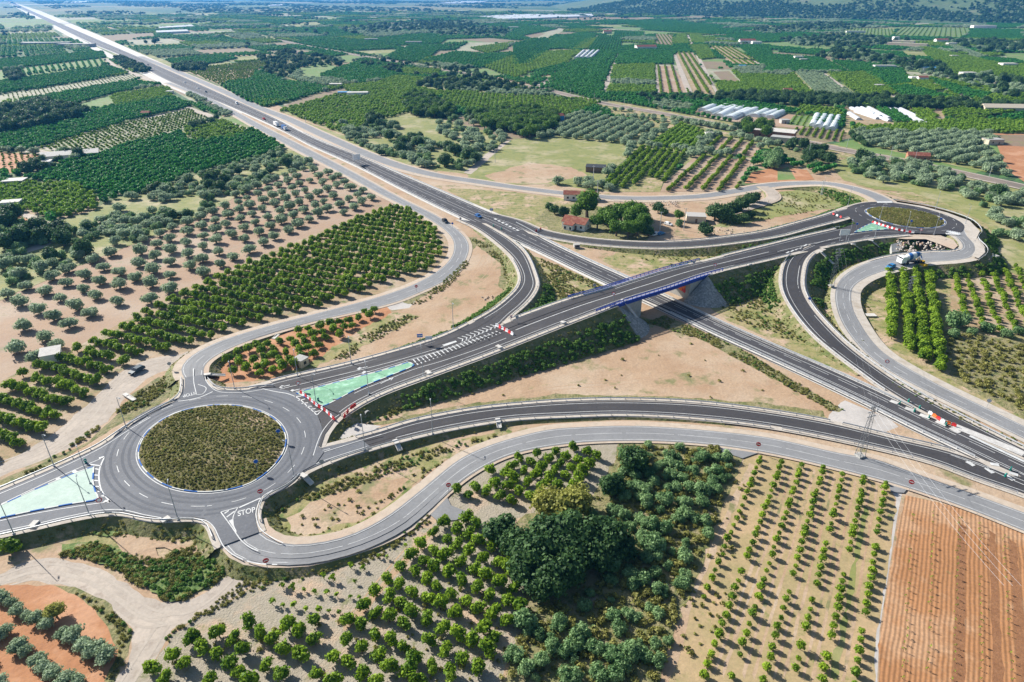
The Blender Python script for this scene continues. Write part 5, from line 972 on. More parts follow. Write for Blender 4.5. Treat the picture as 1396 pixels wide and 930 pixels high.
for o in COL.objects:
    if o.get('kind') == 'structure' and o.type == 'MESH' and o.name.split('.')[0] not in ('ground', 'hills', 'road_marking') and len(o.data.vertices) > 3:
        co_ = np.empty(len(o.data.vertices)*3); o.data.vertices.foreach_get('co', co_); co_ = co_.reshape(-1, 3)
        if o.name.split('.')[0] in ('embankment', 'road_verge', 'motorway', 'frontage_road', 'access_road', 'railway_bed'): continue
        TRACED.append((co_[:, :2], co_[:, 0].min(), co_[:, 0].max(), co_[:, 1].min(), co_[:, 1].max()))
def covered(X, Y):
    c = np.zeros(X.shape, bool); a, b, e, f = X.min(), X.max(), Y.min(), Y.max()
    for P_, x0, x1, y0, y1 in TRACED:
        if x1 < a or x0 > b or y1 < e or y0 > f: continue
        c |= inpoly(X, Y, P_)
    for r_ in (R['M'], R['G'], R['rail'], R['A']):
        C_ = r_.C[::2]; C_ = C_[(C_[:, 0] > a-20) & (C_[:, 0] < b+20) & (C_[:, 1] > e-20) & (C_[:, 1] < f+20)]
        rr_ = 30 if r_ is R['A'] else 12
        for q_ in C_: c |= (X-q_[0])**2+(Y-q_[1])**2 < rr_**2
    return c
uu = MW0@md; vv = MW0@me_
split(uu-900, uu+3200, vv-2600, vv+2600, 130)
random.seed(11); split(uu+3200, uu+9000, vv-6000, vv+6500, 420)
# loose trees and hedge clumps everywhere in the plain
X = RNG.uniform(-2600, 3200, 9000); Y = RNG.uniform(700, 4200, 9000); f = np.sin(X*.011+1)*np.sin(Y*.009+2)+np.sin(X*.023+Y*.017)*.7; x_, y_ = px_of(X, Y)
yc = np.array([ycov(a) for a in x_]); k = (f > .55) & (y_ < yc) & (np.abs((np.stack([X, Y], 1)-MW0)@np.array([-md[1], md[0]])) > 70); X, Y = X[k], Y[k]; n = len(X)
fsel = RNG.random(n)
for fm, lo, hi in (('dark', 0, .45), ('olive', .45, .8), ('grove', .8, 1)): q = (fsel >= lo) & (fsel < hi); pool('far', fm, np.stack([X[q], Y[q], X[q]*0, RNG.uniform(.9, 1.7, q.sum())*(1.4 if fm != 'dark' else 1), np.ones(q.sum())], 1), None)
X = RNG.uniform(-7500, 8000, 26000); Y = RNG.uniform(3300, 9500, 26000); f = np.sin(X*.0021+1)*np.sin(Y*.0019+2)+np.sin(X*.006+Y*.004)*.6; k = (f > -.1) & (np.abs((np.stack([X, Y], 1)-MW0)@np.array([-md[1], md[0]])) > 90); X, Y = X[k], Y[k]; n = len(X)
pool('far', 'blob', np.stack([X, Y, X*0, RNG.uniform(1.2, 3.2, n), RNG.uniform(.25, .5, n)], 1), None)
# =========================================================== HILLS
def hill_h(X, Y):
    # wooded ridge to the right, foothills rising from about 2.3 km
    r = np.clip((Y-2350-np.clip((1900-X)*1.0, 0, 4000))/1500, 0, 1); s = r*r*(3-2*r); n = 1+.28*np.sin(X*.0021+1.0)*np.cos(Y*.0017)+.14*np.sin(X*.006+2)*np.sin(Y*.005+1)+.05*np.sin(X*.017)*np.sin(Y*.015)
    return s*235*n*np.clip((X-300)/1500, 0, 1)
xs = np.arange(0, 7200, 60.); ys = np.arange(2200, 6400, 60.); XX, YY = np.meshgrid(xs, ys); ZZ = hill_h(XX, YY)-1.5
ZZ[YY > 6100] *= .6
n_ = len(xs); V = np.stack([XX.ravel(), YY.ravel(), ZZ.ravel()], 1); F = [(j*n_+i, j*n_+i+1, (j+1)*n_+i+1, (j+1)*n_+i) for j in range(len(ys)-1) for i in range(n_-1)]
mesh_obj('hills', V, F, MT['hillside'], smooth=True)['kind'] = 'structure'
X = RNG.uniform(300, 4400, 60000); Y = RNG.uniform(2250, 4600, 60000); Z = hill_h(X, Y); x_, y_ = px_of(X, Y, Z); f = np.sin(X*.009+1)*np.sin(Y*.008+2)+np.sin(X*.02+Y*.013)*.5+RNG.normal(0, .4, 60000)
k = (Z > 2) & (x_ > 600) & (x_ < 1500) & (y_ > -60) & (f > -.35); X, Y, Z = X[k], Y[k], Z[k]; n = len(X); f = f[k]
hl = RNG.random(n); q = hl < .25; pool('hill', 'olive', np.stack([X[q], Y[q], Z[q]-1, RNG.uniform(1.3, 2.0, q.sum()), np.ones(q.sum())], 1), None); q = ~q; pool('hill', 'blob', np.stack([X[q], Y[q], Z[q]-1, RNG.uniform(.8, 1.5, q.sum()), np.ones(q.sum())], 1), None)
# left distant low ridge
# =========================================================== SHRUBS ON BANKS AND VERGES
def skirt_pts(dens, lo=.15, hi=.95, zmin=1.0, sc=(.6, 1.3)):
    out = []
    for G_, emb in SKIRTS:
        m, k, _ = G_.shape
        for i in range(m-1):
            z = G_[i, 0, 2]
            if z < zmin: continue
            L_ = np.linalg.norm(G_[i+1, 0]-G_[i, 0])*np.linalg.norm(G_[i, -1]-G_[i, 0]); c = RNG.poisson(L_*dens)
            for _ in range(c):
                a = RNG.random(); t = RNG.uniform(lo, hi)*(k-1); j = int(t); fr = t-j
                p = (G_[i, j]*(1-fr)+G_[i, j+1]*fr)*(1-a)+(G_[i+1, j]*(1-fr)+G_[i+1, j+1]*fr)*a; out.append((p[0], p[1], p[2]-.1, RNG.uniform(*sc), RNG.uniform(.8, 1.2)))
    return np.array(out)
pts = skirt_pts(.75, .3, .98, 3.2, (.4, .95)); pool('shrub', 'bush_green', clumpy(pts, 14, .85), None)
pts = skirt_pts(.6, .15, .99, .8, (.15, .5)); pool('shrub', 'bush', pts, None)
for pl, ar, sc in (([(75,757),(125,740),(160,750),(215,765),(250,745),(300,752),(309,770),(305,785),(285,803),(251,817),(231,820),(200,806),(163,780),(125,765)], 1.3, (.6,1.2)), ([(110,716),(200,712),(270,710),(290,728),(290,745),(250,740),(180,735),(120,728)], 2.2, (.5,1.1)),
    ([(150,575),(205,550),(240,520),(225,515),(190,535),(160,560),(100,604),(60,632),(20,652),(60,640)], 1.5, (.5,1.1)), ([(365,712),(372,697),(420,672),(500,640),(560,620),(640,600),(690,592),(640,606),(560,636),(470,670),(400,690)], 1.8, (.5,1.0)), ([(490,700),(530,680),(580,650),(610,625),(560,655),(520,680)], 2.0, (.4,.9)),
    ([(500,580),(640,530),(720,500),(830,470),(900,440),(860,432),(760,455),(640,500),(560,545)], 3.2, (.6,1.3)), ([(905,430),(1000,470),(1100,530),(1150,560),(1130,560),(1060,520),(960,465),(880,440)], 1.6, (.4,.9)), ([(1105,418),(1100,395),(1103,372),(1120,350),(1160,337),(1195,334),(1140,358),(1118,390),(1120,420),(1140,450)], 2.0, (.7,1.3)),
    ([(735,352),(800,380),(840,398),(775,412),(735,423),(722,420),(742,395)], 3.0, (.5,1.2)), ([(640,325),(670,335),(695,355),(697,385),(688,380),(684,360),(655,338)], 2.2, (.5,1.0)), ([(560,415),(600,388),(635,355),(640,360),(610,392),(575,415)], 2.0, (.5,1.0)), ([(455,490),(500,455),(550,430),(570,432),(520,462),(470,490)], 2.6, (.5,1.0)),
    ([(1175,482),(1240,528),(1396,605),(1396,612),(1300,570),(1200,515)], 3.0, (.4,.8)), ([(975,418),(1050,375),(1065,352),(1080,400),(1120,470),(1090,470),(1000,436)], 4.5, (.5,1.1)), ([(345,782),(420,772),(500,752),(583,702),(590,712),(510,765),(420,788),(340,808),(240,862),(228,880),(225,868),(300,815)], 1.6, (.4,.9)), ([(150,930),(170,905),(180,880),(180,858),(160,838),(130,820),(100,806),(120,822),(155,850),(160,885)], 1.8, (.4,1.0))):
    pool('shrub', 'bush', clumpy(scatter(pl, ar*.42, (sc[0]*.6, sc[1]*.72)), 7, .8), None); pool('shrub', 'bush_green', clumpy(scatter(pl, ar*1.6, (sc[0]*.5, sc[1]*.6)), 9, .5), None)
S('grass_patch', [(80,745),(120,738),(160,748),(200,762),(232,768),(262,756),(305,752),(309,768),(305,786),(283,802),(251,816),(231,819),(203,804),(165,778),(125,762),(90,757)], 'green_weeds', jag=.8)
S('grass_patch', [(115,722),(190,715),(262,712),(284,722),(292,742),(255,735),(190,730),(130,730)], 'green_weeds', jag=.8)
pool('shrub', 'bush_green', scatter([(85,748),(160,752),(205,768),(262,762),(306,756),(308,768),(303,786),(283,801),(251,814),(231,817),(205,803),(165,777),(125,761)], 1.1, (.35, .75)), None)
S('bare_patch', [(150,732),(175,726),(240,742),(285,752),(262,756),(215,748),(230,772),(205,782),(170,760)], 'dirt', jag=.8)
# tufts on the dirt inside the junction and scrub of the roundabout islands
for pl, ar in (([(540,560),(900,440),(1000,475),(1130,555),(1000,545),(760,535),(640,545)], 70), ([(390,715),(520,650),(600,625),(560,660),(500,710),(430,730)], 5), ([(850,605),(1000,625),(900,930),(700,930),(720,800),(830,650)], 4), ([(840,350),(1030,340),(900,366)], 5), ([(1170,370),(1200,470),(1180,480),(1150,420)], 6), ([(205,930),(300,850),(450,850),(600,740),(700,800),(690,930)], 7), ([(960,290),(1060,262),(1180,268),(1100,290),(990,310)], 4), ([(920,870),(1000,650),(1030,640),(960,930)], 5)):
    pool('shrub', 'tuft', clumpy(scatter(pl, ar, (.6, 1.5)), 8, .6), None)
def mound_pts(pts, z, mound, area, sc):
    P = np.array(catmull(GP(pts, z), 6, True)); p = scatter([q for q in P], area, sc, world=True); c = P[:, :2].mean(0); 
    r = np.linalg.norm(P[:, :2]-c, axis=1); th = np.arctan2(P[:, 1]-c[1], P[:, 0]-c[0]); o = np.argsort(th)
    rr = np.interp(np.arctan2(p[:, 1]-c[1], p[:, 0]-c[0]), th[o], r[o], period=2*pi); t = 1-np.linalg.norm(p[:, :2]-c, axis=1)/rr
    p[:, 2] = z+.08+mound*np.sin(np.clip(t, 0, 1)*pi/2); return p[t > .04]
for ip, z_, mo in ((isl1, 2.1, .9), (isl2, 5.1, .7)):
    pool('shrub', 'bush', clumpy(mound_pts(ip, z_, mo, .8, (.18, .48)), 5, .75), None); pool('shrub', 'bush_green', clumpy(mound_pts(ip, z_, mo, 5.0, (.15, .36)), 6, .45), None); pool('shrub', 'tuft', mound_pts(ip, z_, mo, .5, (.35, .9)), None)
# single roadside trees
pool('bigtree', 'citrus', [(*G(20,753)[:2], 0, 1.25, 1)], ('lone round bright green tree on bare soil left of the lower dirt track', None, 'tree', 'citrus_tree'))
pool('bigtree', 'brown', [(*G(78,842)[:2], 0, .42, 1)], ('yellowish tree standing between the silvery olives on orange soil', None, 'tree', 'broadleaf_tree'))
# =========================================================== REALISE THE POOLS
def realise(kind, limit=300):
    E_ = POOL.pop(kind, []); 
    if not E_: return 0
    A = np.array([e[2:] for e in E_], float); fam = [e[0] for e in E_]; sp = [e[1] for e in E_]
    x, y = px_of(A[:, 0], A[:, 1], A[:, 2]); vis = (x > -12) & (x < 1408) & (y > 0) & (y < 938)
    dist = np.sqrt(A[:, 0]**2+A[:, 1]**2+CAMH**2); app = np.where(vis & np.array([SPEC[s] is not None for s in sp]), A[:, 3]/dist, -1)
    order = np.argsort(-app); ind = set(int(i) for i in order[:limit] if app[i] > 0); n = 0
    for i in sorted(ind):
        lab, grp, cat, nm = SPEC[sp[i]]; P = proto(fam[i]); c, t, a, _ = P[random.randrange(len(P))]
        rz = random.uniform(0, 2*pi); loc = A[i, :3]
        if kind in ('sapling', 'stake'):
            o = bpy.data.objects.new(nm, a); COL.objects.link(o)
        else:
            o = bpy.data.objects.new(nm, None); COL.objects.link(o); o.empty_display_size = .3
            for nn, mm in (('trunk', t), ('crown', c)): q = bpy.data.objects.new(nn, mm); COL.objects.link(q); q.parent = o
        o.location = loc; o.rotation_euler = (0, 0, rz); o.scale = (A[i, 3], A[i, 3], A[i, 3]*A[i, 4]); tag(o, lab, cat, grp); n += 1
    rest = {}
    for i in range(len(E_)):
        if i not in ind: rest.setdefault(fam[i], []).append(A[i])
    for f, L_ in rest.items():
        nm, lab, cat = STUFF[f]; gn_scatter(nm, [p[3] for p in proto(f)], np.array(L_), lab[0] if kind not in ('far', 'hill') else lab[1], cat, seed=len(L_) % 97)
    print('POOL', kind, n, {f: len(l) for f, l in rest.items()}); return n
STUFF = dict(citrus=('citrus_orchards', ('further citrus trees filling the orchards and hedge rows of the middle distance', 'rows of citrus far away'), 'orchard'), citrus_dark=('dark_citrus_orchards', ('dense dark green citrus orchards spread over the plain beyond the motorway', 'dense dark orchards fading into the distant haze'), 'orchard'), citrus_yellow=('light_citrus_orchards', ('lighter yellow-green citrus orchards among the darker ones', 'light green orchards in the distant haze'), 'orchard'),
    olive=('olive_groves', ('further olive trees in the groves behind the nearer ones', 'silvery olive groves far out on the plain'), 'olive grove'), grove=('mixed_woodland', ('loose grey-green shrub trees in the rough ground between the orchards', 'pale tree clumps far out on the plain'), 'woodland'), dark=('dark_woodland', ('dark round trees in hedges and copses between the orchards', 'dark tree clumps far out on the plain'), 'woodland'), pine=('pine_copse', ('pine wood beside the pale grass field', 'far pines'), 'woodland'), brown=('brown_trees', ('brownish trees', 'brownish trees'), 'woodland'),
    bush=('low_shrubs', ('low olive-green shrubs on banks, verges and the roundabout islands', ''), 'shrubs'), bush_green=('bank_shrubs', ('thick dark green shrubs covering the steep banks of the overpass', ''), 'shrubs'), tuft=('grass_tufts', ('small dry grass tufts on the bare earth between the roads', ''), 'grass'), cypress=('cypress_clumps', ('slim dark cypresses standing in short rows among the far orchards', ''), 'woodland'), blob=('hill_forest', ('', 'dark forest on the hills and tree belts on the horizon'), 'forest'), young=('young_citrus', ('further young citrus trees', ''), 'orchard'), sapling=('saplings', ('further saplings', ''), 'orchard'), stake=('staked_seedlings', ('further staked seedlings of the ploughed field', ''), 'orchard'))
def stake_proto():
    m = MB(); m.tube((0, 0, 0), (0, 0, 1.1), .035, .03, 5); v = m.v; f = m.f; rng = np.random.default_rng(3); V, F = leaf_cloud(10, [(0, 0, .55, .28, 1.3)], .2, rng)
    me = bpy.data.meshes.new('seedling'); n = len(v); me.from_pydata(list(v)+[tuple(map(float, q)) for q in V], [], list(f)+[tuple(i+n for i in q) for q in F]); me.materials.append(MT['wood_brown']); me.materials.append(MT['citrus_leaf']); me.polygons.foreach_set('material_index', [0]*len(f)+[1]*len(F)); me.update()
    PROTO['stake'] = [(me, me, me, bpy.data.objects.new('tree_source', me))]
stake_proto()
for kd in list(POOL): realise(kd, 300)
flush_paint_rail = [k for k in ACC if k[0] == 'rail']
for k in flush_paint_rail:
    V, F = ACC[k]; mesh_obj('railway_rails', V, F, MT[k[1]])['kind'] = 'structure'
# =========================================================== BRIDGE
def hgt(base, top, z=0):
    b = G(*base, z); u = (top[0]-698)/FPX; v = (top[1]-465)/FPX; return CAMH-b[1]*(ST+v*CT)/(CT-v*ST)-z
def rect_prism(P4, z0, z1, mb):   # P4 four xy corners ccw
    mb.add([(p[0], p[1], z0) for p in P4]+[(p[0], p[1], z1 if np.isscalar(z1) else z1[i]) for i, p in enumerate(P4)], [(3, 2, 1, 0), (4, 5, 6, 7), (0, 1, 5, 4), (1, 2, 6, 5), (2, 3, 7, 6), (3, 0, 4, 7)])
def seg(P, a, b): return P[a:b+1]
bi0, bi1 = BR
br = thing('bridge', 'blue-edged concrete road bridge carrying the overpass over the dual road below', 'bridge', D.C[(bi0+bi1)//2]*np.array([1, 1, 0]))
off0 = np.array(br.location)
def loc(p): return np.array(p)-off0
def long_box(Pa, Pb, z0, z1):  # solid between two parallel polylines with offsets below road surface
    V = []; F = []; n = len(Pa)
    for a, b in zip(Pa, Pb):
        a, b = loc(a), loc(b); V += [(a[0], a[1], a[2]+z0), (b[0], b[1], b[2]+z0), (b[0], b[1], b[2]+z1), (a[0], a[1], a[2]+z1)]
    for i in range(n-1):
        for k in range(4): F.append((4*i+k, 4*i+(k+1) % 4, 4*i+4+(k+1) % 4, 4*i+4+k))
    F += [(0, 1, 2, 3), (4*n-1, 4*n-2, 4*n-3, 4*n-4)]; m = MB(); m.add(V, F); return m
L_, R_ = D.L, D.R
Lo = L_+D.Ls*1.3; Ro = R_+D.Rs*1.3
sl = slice(bi0-1, bi1+2)
long_box(Lo[sl], Ro[sl], -1.0, -.035).build('deck', MT['concrete'], br)
for A1, A2, nm in ((Lo, L_+D.Ls*1.62, 0), (Ro, R_+D.Rs*1.62, 1)): long_box(A1[sl], A2[sl], -1.15, .12).build('edge_girder', MT['blue_metal'], br)
for A1, A2 in ((L_+D.Ls*.55, L_+D.Ls*1.28), (R_+D.Rs*.55, R_+D.Rs*1.28)): long_box(A1[sl], A2[sl], -.03, .14).build('footway_kerb', MT['pale_concrete'], br)
for s in (-1.5, 1.5): long_box(D.C[sl]+D.Ls[sl]*(s-.5), D.C[sl]+D.Ls[sl]*(s+.5), -1.6, -.95).build('deck_beam', MT['concrete'], br)
sl2 = slice(bi0-3, bi1+4)
for E_, N_, in ((L_, D.Ls), (R_, D.Rs)):
    P = E_[sl2]+N_[sl2]*1.46; rl = long_box(P+N_[sl2]*.06, P-N_[sl2]*.06, 1.0, 1.14).build('railing', MT['blue_metal'], br)
    for zz in (.35, .62, .85): long_box(P+N_[sl2]*.04, P-N_[sl2]*.04, zz, zz+.08).build('rail_bar', MT['blue_metal'], rl)
    Q = resample(P, 2.0)
    for q in Q: q = loc(q); MB().box((0, 0, .5), (.16, .16, 1.2)).build('railing_post', MT['blue_metal'], rl).location = (q[0], q[1], q[2])
def along(i, d): # index advanced by metres
    s = 0; st = 1 if d > 0 else -1
    while s < abs(d): s += np.linalg.norm(D.C[i+st]-D.C[i]); i += st
    return i
for i, d in ((bi0, 9.5), (bi1, -8.0)):
    j = along(i, d); a, b = min(i, j), max(i, j)
    if d > 0: a -= 0
    V = long_box(Lo[a:b+1]-D.Ls[a:b+1]*.05, Ro[a:b+1]-D.Rs[a:b+1]*.05, -9, -1.02); V.build('abutment', MT['concrete'], br)
    if d < 0:
        fc = D.C[j]+D.Rs[j]*3.2; T_ = D.C[j-1]-D.C[j]; T_ /= np.linalg.norm(T_); n_ = D.Rs[j]
        for nm_, mm_, c0, pts_ in (('graffiti', 'plastic_orange', .03, [(-2.6,3.2),(-1.5,5.4),(.2,5.8),(1.4,4.6),(.9,2.8),(-.8,2.4)]), ('graffiti', 'sign_red', .05, [(-.3,2.6),(.1,3.8),(.7,3.2),(1.1,4.3),(1.6,3.0),(1.3,2.1),(.5,2.3)])):
            Q_ = [loc(fc+n_*a_+T_*c0) for a_, _ in pts_]; mesh_obj(nm_, [(q_[0], q_[1], z_) for q_, (_, z_) in zip(Q_, pts_)], [tuple(range(len(Q_)))], MT[mm_], br)
def cone(E, nn, i, fwd, z, name='stone_slope'):
    ap = E[i]+nn[i]*1.9; ap = ap.copy(); T = D.C[i+1]-D.C[i-1]; T = T/np.linalg.norm(T)*fwd; n0 = nn[i]; Rr_ = z*1.35+1.2; k = 14; V = [(ap[0], ap[1], z-.08)]; F = []; K = 5
    for q in range(k+1):
        t = q/k*pi/2; dr = n0*cos(t)+T*sin(t); 
        for h in range(1, K+1): V.append((ap[0]+dr[0]*Rr_*h/K, ap[1]+dr[1]*Rr_*h/K, (z-.08)*(1-h/K)-.12*h/K+random.uniform(-.04, .04)))
    for q in range(k):
        a = 1+q*K; b = 1+(q+1)*K; F.append((0, a, b))
        for h in range(K-1): F.append((a+h, a+h+1, b+h+1, b+h))
    v = [np.array(V[x]) for x in F[0]]
    if np.cross(v[1]-v[0], v[2]-v[0])[2] < 0: F = [f[::-1] for f in F]
    mesh_obj(name, V, F, MT['stone_facing'])['kind'] = 'structure'
    # stone strip beside the cone plus the drainage kerb
    return ap, n0, T, Rr_
for (E_, nn) in ((L_, D.Ls), (R_, D.Rs)):
    for i, f in ((bi0, 1), (bi1, -1)): cone(E_, nn, i, f, float(E_[i][2]))
# =========================================================== GUARDRAILS
PM = {}
def post_mesh(key, mk):
    if key not in PM: o = mk(); PM[key] = o.data; bpy.data.objects.remove(o)
    return PM[key]
def guardrail(P, label, post=4.0, h=.72, cap=100, group=None, name='guardrail', m='galvanised', maxposts=True):
    P = resample(P, 2.0); N = normals(P); o0 = P[0].copy(); root = thing(name, label, 'guardrail', o0, group=group); V = []; F = []
    for p, n in zip(P, N):
        p = p-o0; V += [(*(p+n*.05)[:2], p[2]+h-.34), (*(p-n*.05)[:2], p[2]+h-.34), (*(p-n*.05)[:2], p[2]+h), (*(p+n*.05)[:2], p[2]+h)]
    for i in range(len(P)-1):
        for k in range(4): F.append((4*i+k, 4*i+(k+1) % 4, 4*i+4+(k+1) % 4, 4*i+4+k))
    mesh_obj('rail', V, F, MT[m], root)
    me = post_mesh('post', lambda: MB().box((0, 0, h/2-.05), (.14, .14, h-.1)).build('post', MT['galvanised']))
    Q = resample(P, post)[:cap]
    for q in Q: q = q-o0; c = bpy.data.objects.new('post', me); COL.objects.link(c); c.parent = root; c.location = tuple(map(float, q))
    return root
def rail_of(r, side, off, x0=None, x1=None, **k):
    E_, nn = (r.L, r.Ls) if side == 'L' else (r.R, r.Rs); P = E_+nn*off
    xx, yy = px_of(E_[:, 0], E_[:, 1], E_[:, 2])
    return P, xx, yy
def seg_by_px(r, side, off, a, b):
    E_ = r.L if side == 'L' else r.R; nn = r.Ls if side == 'L' else r.Rs
    i = int(np.hypot(*(np.array(px_of(E_[:, 0], E_[:, 1], E_[:, 2]))-np.array(a)[:, None])).argmin()); j = int(np.hypot(*(np.array(px_of(E_[:, 0], E_[:, 1], E_[:, 2]))-np.array(b)[:, None])).argmin())
    i, j = min(i, j), max(i, j); return (E_+nn*off)[i:j+1]
GRL = [('A','L',.9,(860,382),(1250,562),'galvanised rail along the upper edge of the motorway right of the bridge'),
 ('A','L',.9,(855,380),(700,304),'galvanised rail along the upper edge of the motorway just left of the bridge'),
 ('A','R',.9,(915,425),(1330,622),'galvanised rail along the lower edge of the motorway right of the bridge'),
 ('A','R',.9,(850,396),(712,331),'galvanised rail along the lower edge of the motorway just left of the bridge'),
 ('A','L',.9,(640,278),(412,181),'long galvanised rail on the far side of the motorway towards the horizon'),
 ('A','R',.9,(628,296),(395,182),'long galvanised rail on the near side of the motorway beside the access road'),
 ('B','L',1.0,(490,598),(1131,577),'rail on the upper edge of the curved exit ramp below the bare earth triangle'),
 ('B','L',1.0,(1140,580),(1296,616),'rail between the exit ramp and the pale gravel wedge'),
 ('B','R',1.0,(430,636),(1046,579),'rail on the lower edge of the curved exit ramp above the grey local road'),
 ('B','R',1.0,(1060,581),(1396,673),'rail on the lower edge of the exit ramp near the lattice pylon'),
 ('E','L',1.0,(370,522),(640,442),'rail on the upper edge of the road leaving the near roundabout'),
 ('E','L',1.0,(645,440),(700,353),'rail on the inner side of the loop ramp bend'),
 ('E','R',1.0,(690,432),(696,328),'rail on the outer side of the loop ramp bend'),
 ('D','R',1.2,(458,570),(835,414),'long rail on the lower edge of the overpass left of the bridge'),
 ('D','L',1.2,(700,437),(840,391),'rail on the upper edge of the overpass left of the bridge'),
 ('D','R',1.2,(985,367),(1075,346),'rail on the lower edge of the overpass right of the bridge'),
 ('D','L',1.2,(985,351),(1150,311),'rail on the upper edge of the overpass right of the bridge'),
 ('D','R',1.0,(1125,335),(1235,320),'rail on the lower edge of the road into the far roundabout'),
 ('F','L',1.0,(1080,350),(1206,529),'rail on the left edge of the slip ramp bend'),
 ('F','R',1.0,(1105,345),(1271,549),'rail on the right edge of the slip ramp bend'),
 ('F','R',1.0,(1280,553),(1396,613),'rail between the slip ramp and the grey road at the right edge'),
 ('N','R',.8,(735,318),(1130,298),'rail on the lower edge of the entry ramp below the white house'),
 ('N','L',.8,(905,331),(1140,288),'rail on the upper edge of the entry ramp towards the far roundabout'),
 ('P','R',.8,(1306,336),(1186,357),'rail on the inner side of the grey road below the far roundabout')]
for k_, sd_, of_, a, b, lb in GRL:
    P = seg_by_px(R[k_], sd_, of_, a, b)
    if len(P) > 3: guardrail(P+np.array([0, 0, -.05]), lb)
def outline_rail(pts, z, off, label, inward=False):
    P = resample(catmull(GP(pts, z), 8), 2.0); N = normals(P); guardrail(P+N*off+np.array([0, 0, -.05]), label)
outline_rail(front[:10], 2.0, .9, 'rail on the upper edge of the western approach to the near roundabout')
outline_rail(front[11:17], 2.0, .9, 'short curved rail round the tip of the small citrus plot at the near roundabout')
outline_rail(front[26:33], 2.0, .9, 'short curved rail on the inner side of the STOP exit')
outline_rail(front[35:], 2.0, .9, 'rail on the lower edge of the western approach to the near roundabout')
guardrail(aprE[3:]+aprN[3:]*.1+np.array([0, 0, 0]), 'thin rail on the outer edge of the pale apron round the far roundabout', h=.6)
# far continuation without posts resolved
# =========================================================== STREET LAMPS
def lamp_parts(h, arm):
    key = (round(h, 1), arm)
    if key in PM: return PM[key]
    a = MB().tube((0, 0, 0), (0, 0, h), .11, .06, 8); a.box((0, 0, .12), (.45, .45, .24)); p = a.build('pole', MT['lamp_grey']); b = MB().tube((0, 0, h-.05), (arm*.5, 0, h+.35), .05, .045, 6).tube((arm*.5, 0, h+.35), (arm, 0, h+.45), .045, .04, 6).build('arm', MT['lamp_grey'])
    c = MB().box((arm+.3, 0, h+.42), (.8, .28, .12), taper=.7).build('lamp_head', MT['lamp_grey']); PM[key] = [x.data for x in (p, b, c)]
    for x in (p, b, c): bpy.data.objects.remove(x)
    return PM[key]
def lamp(px, z, face, label, h=9.0, arm=1.3):
    b = G(*px, z); f = G(*face, z); r = thing('street_lamp', label, 'street lamp', b, atan2(f[1]-b[1], f[0]-b[0]))
    for nm, me in zip(('pole', 'arm', 'lamp_head'), lamp_parts(h, arm)): o = bpy.data.objects.new(nm, me); COL.objects.link(o); o.parent = r
LP = [((74,636),1.9,(95,650),'grey lamp post left of the pale green island on the verge of the western approach'),((172,583),1.9,(195,600),'grey lamp post on the verge between the scrub strip and the near roundabout'),((19,728),1.9,(20,710),'grey lamp post at the lower edge of the western approach by the left border'),((122,702),1.95,(122,685),'grey lamp post below the pale green island'),((123,659),2.2,(115,640),'grey lamp post standing on the pale green island'),((243,709),1.9,(243,690),'grey lamp post at the lower edge of the near roundabout left of the STOP exit'),
 ((320,530),1.9,(322,545),'grey lamp post at the tip of the small citrus plot'),((406,513),2.0,(410,528),'grey lamp post by the hut on the upper verge of the overpass approach'),((431,549),2.4,(445,560),'grey lamp post standing on the green triangular island'),((503,537),3.0,(500,522),'grey lamp post on the lower verge beside the green triangular island'),((498,615),1.7,(496,600),'grey lamp post on the lower verge where the exit ramp begins'),((401,650),1.9,(385,640),'grey lamp post at the lower right rim of the near roundabout'),((479,495),2.8,(485,510),'grey lamp post on the upper verge right of the pump hut'),((577,513),3.9,(572,498),'grey lamp post beside the tip of the green island on the overpass'),((618,448),4.2,(625,462),'grey lamp post on the bare earth inside the loop ramp'),((590,592),1.1,(588,575),'grey lamp post on the exit ramp verge left of the ditch channel'),
 ((1198,304),5.1,(1215,310),'grey lamp post at the left rim of the far roundabout island'),((1234,318),5.0,(1232,305),'grey lamp post at the lower rim of the far roundabout, middle one of three'),((1273,320),5.0,(1270,305),'grey lamp post at the lower right rim of the far roundabout'),((1156,280),4.9,(1170,290),'grey lamp post where the entry ramp reaches the far roundabout'),((1192,325),5.1,(1190,312),'grey lamp post below the small green island of the far roundabout'),((1156,330),5.4,(1154,318),'grey lamp post left of the small green island beside the white board'),((1316,305),4.9,(1300,308),'grey lamp post on the pale apron right of the far roundabout'),((1275,286),4.9,(1270,298),'grey lamp post behind the far roundabout on the apron'),((1121,266),.5,(1118,252),'grey lamp post in the grass below the upper frontage road')]
for a in LP: lamp(*a)
# =========================================================== PYLONS, POLES, WIRES
def pylon(base, top, z, label, w=1.4, arms=3):
    b = G(*base, z); h = hgt(base, top, z); r = thing('lattice_pylon', label, 'pylon', b, .35); w0 = w; w1 = .45
    legs = [(sx, sy) for sx in (-1, 1) for sy in (-1, 1)]
    for sx, sy in legs: MB().tube((sx*w0/2, sy*w0/2, 0), (sx*w1/2, sy*w1/2, h), .08, .05, 4).build('leg', MT['pylon_grey'], r)
    m = MB(); n = 9
    for k in range(n):
        for q in range(4):
            a0, a1 = legs[(0, 1, 3, 2)[q]], legs[(0, 1, 3, 2)[(q+1) % 4]]; t0, t1 = k/n, (k+1)/n; f0, f1 = (w0*(1-t0)+w1*t0)/2, (w0*(1-t1)+w1*t1)/2
            m.tube((a0[0]*f0, a0[1]*f0, h*t0), (a1[0]*f1, a1[1]*f1, h*t1), .035, .035, 4)
    m.build('bracing', MT['pylon_grey'], r)
    for k in range(arms): MB().box((0, 0, h-.4-k*1.3), (3.2-.3*k, .18, .18)).build('crossarm', MT['pylon_grey'], r)
    MB().box((0, 0, .25), (w0*1.15, w0*1.15, .4)).build('footing', MT['concrete'], r)
    return b+np.array([0, 0, h])
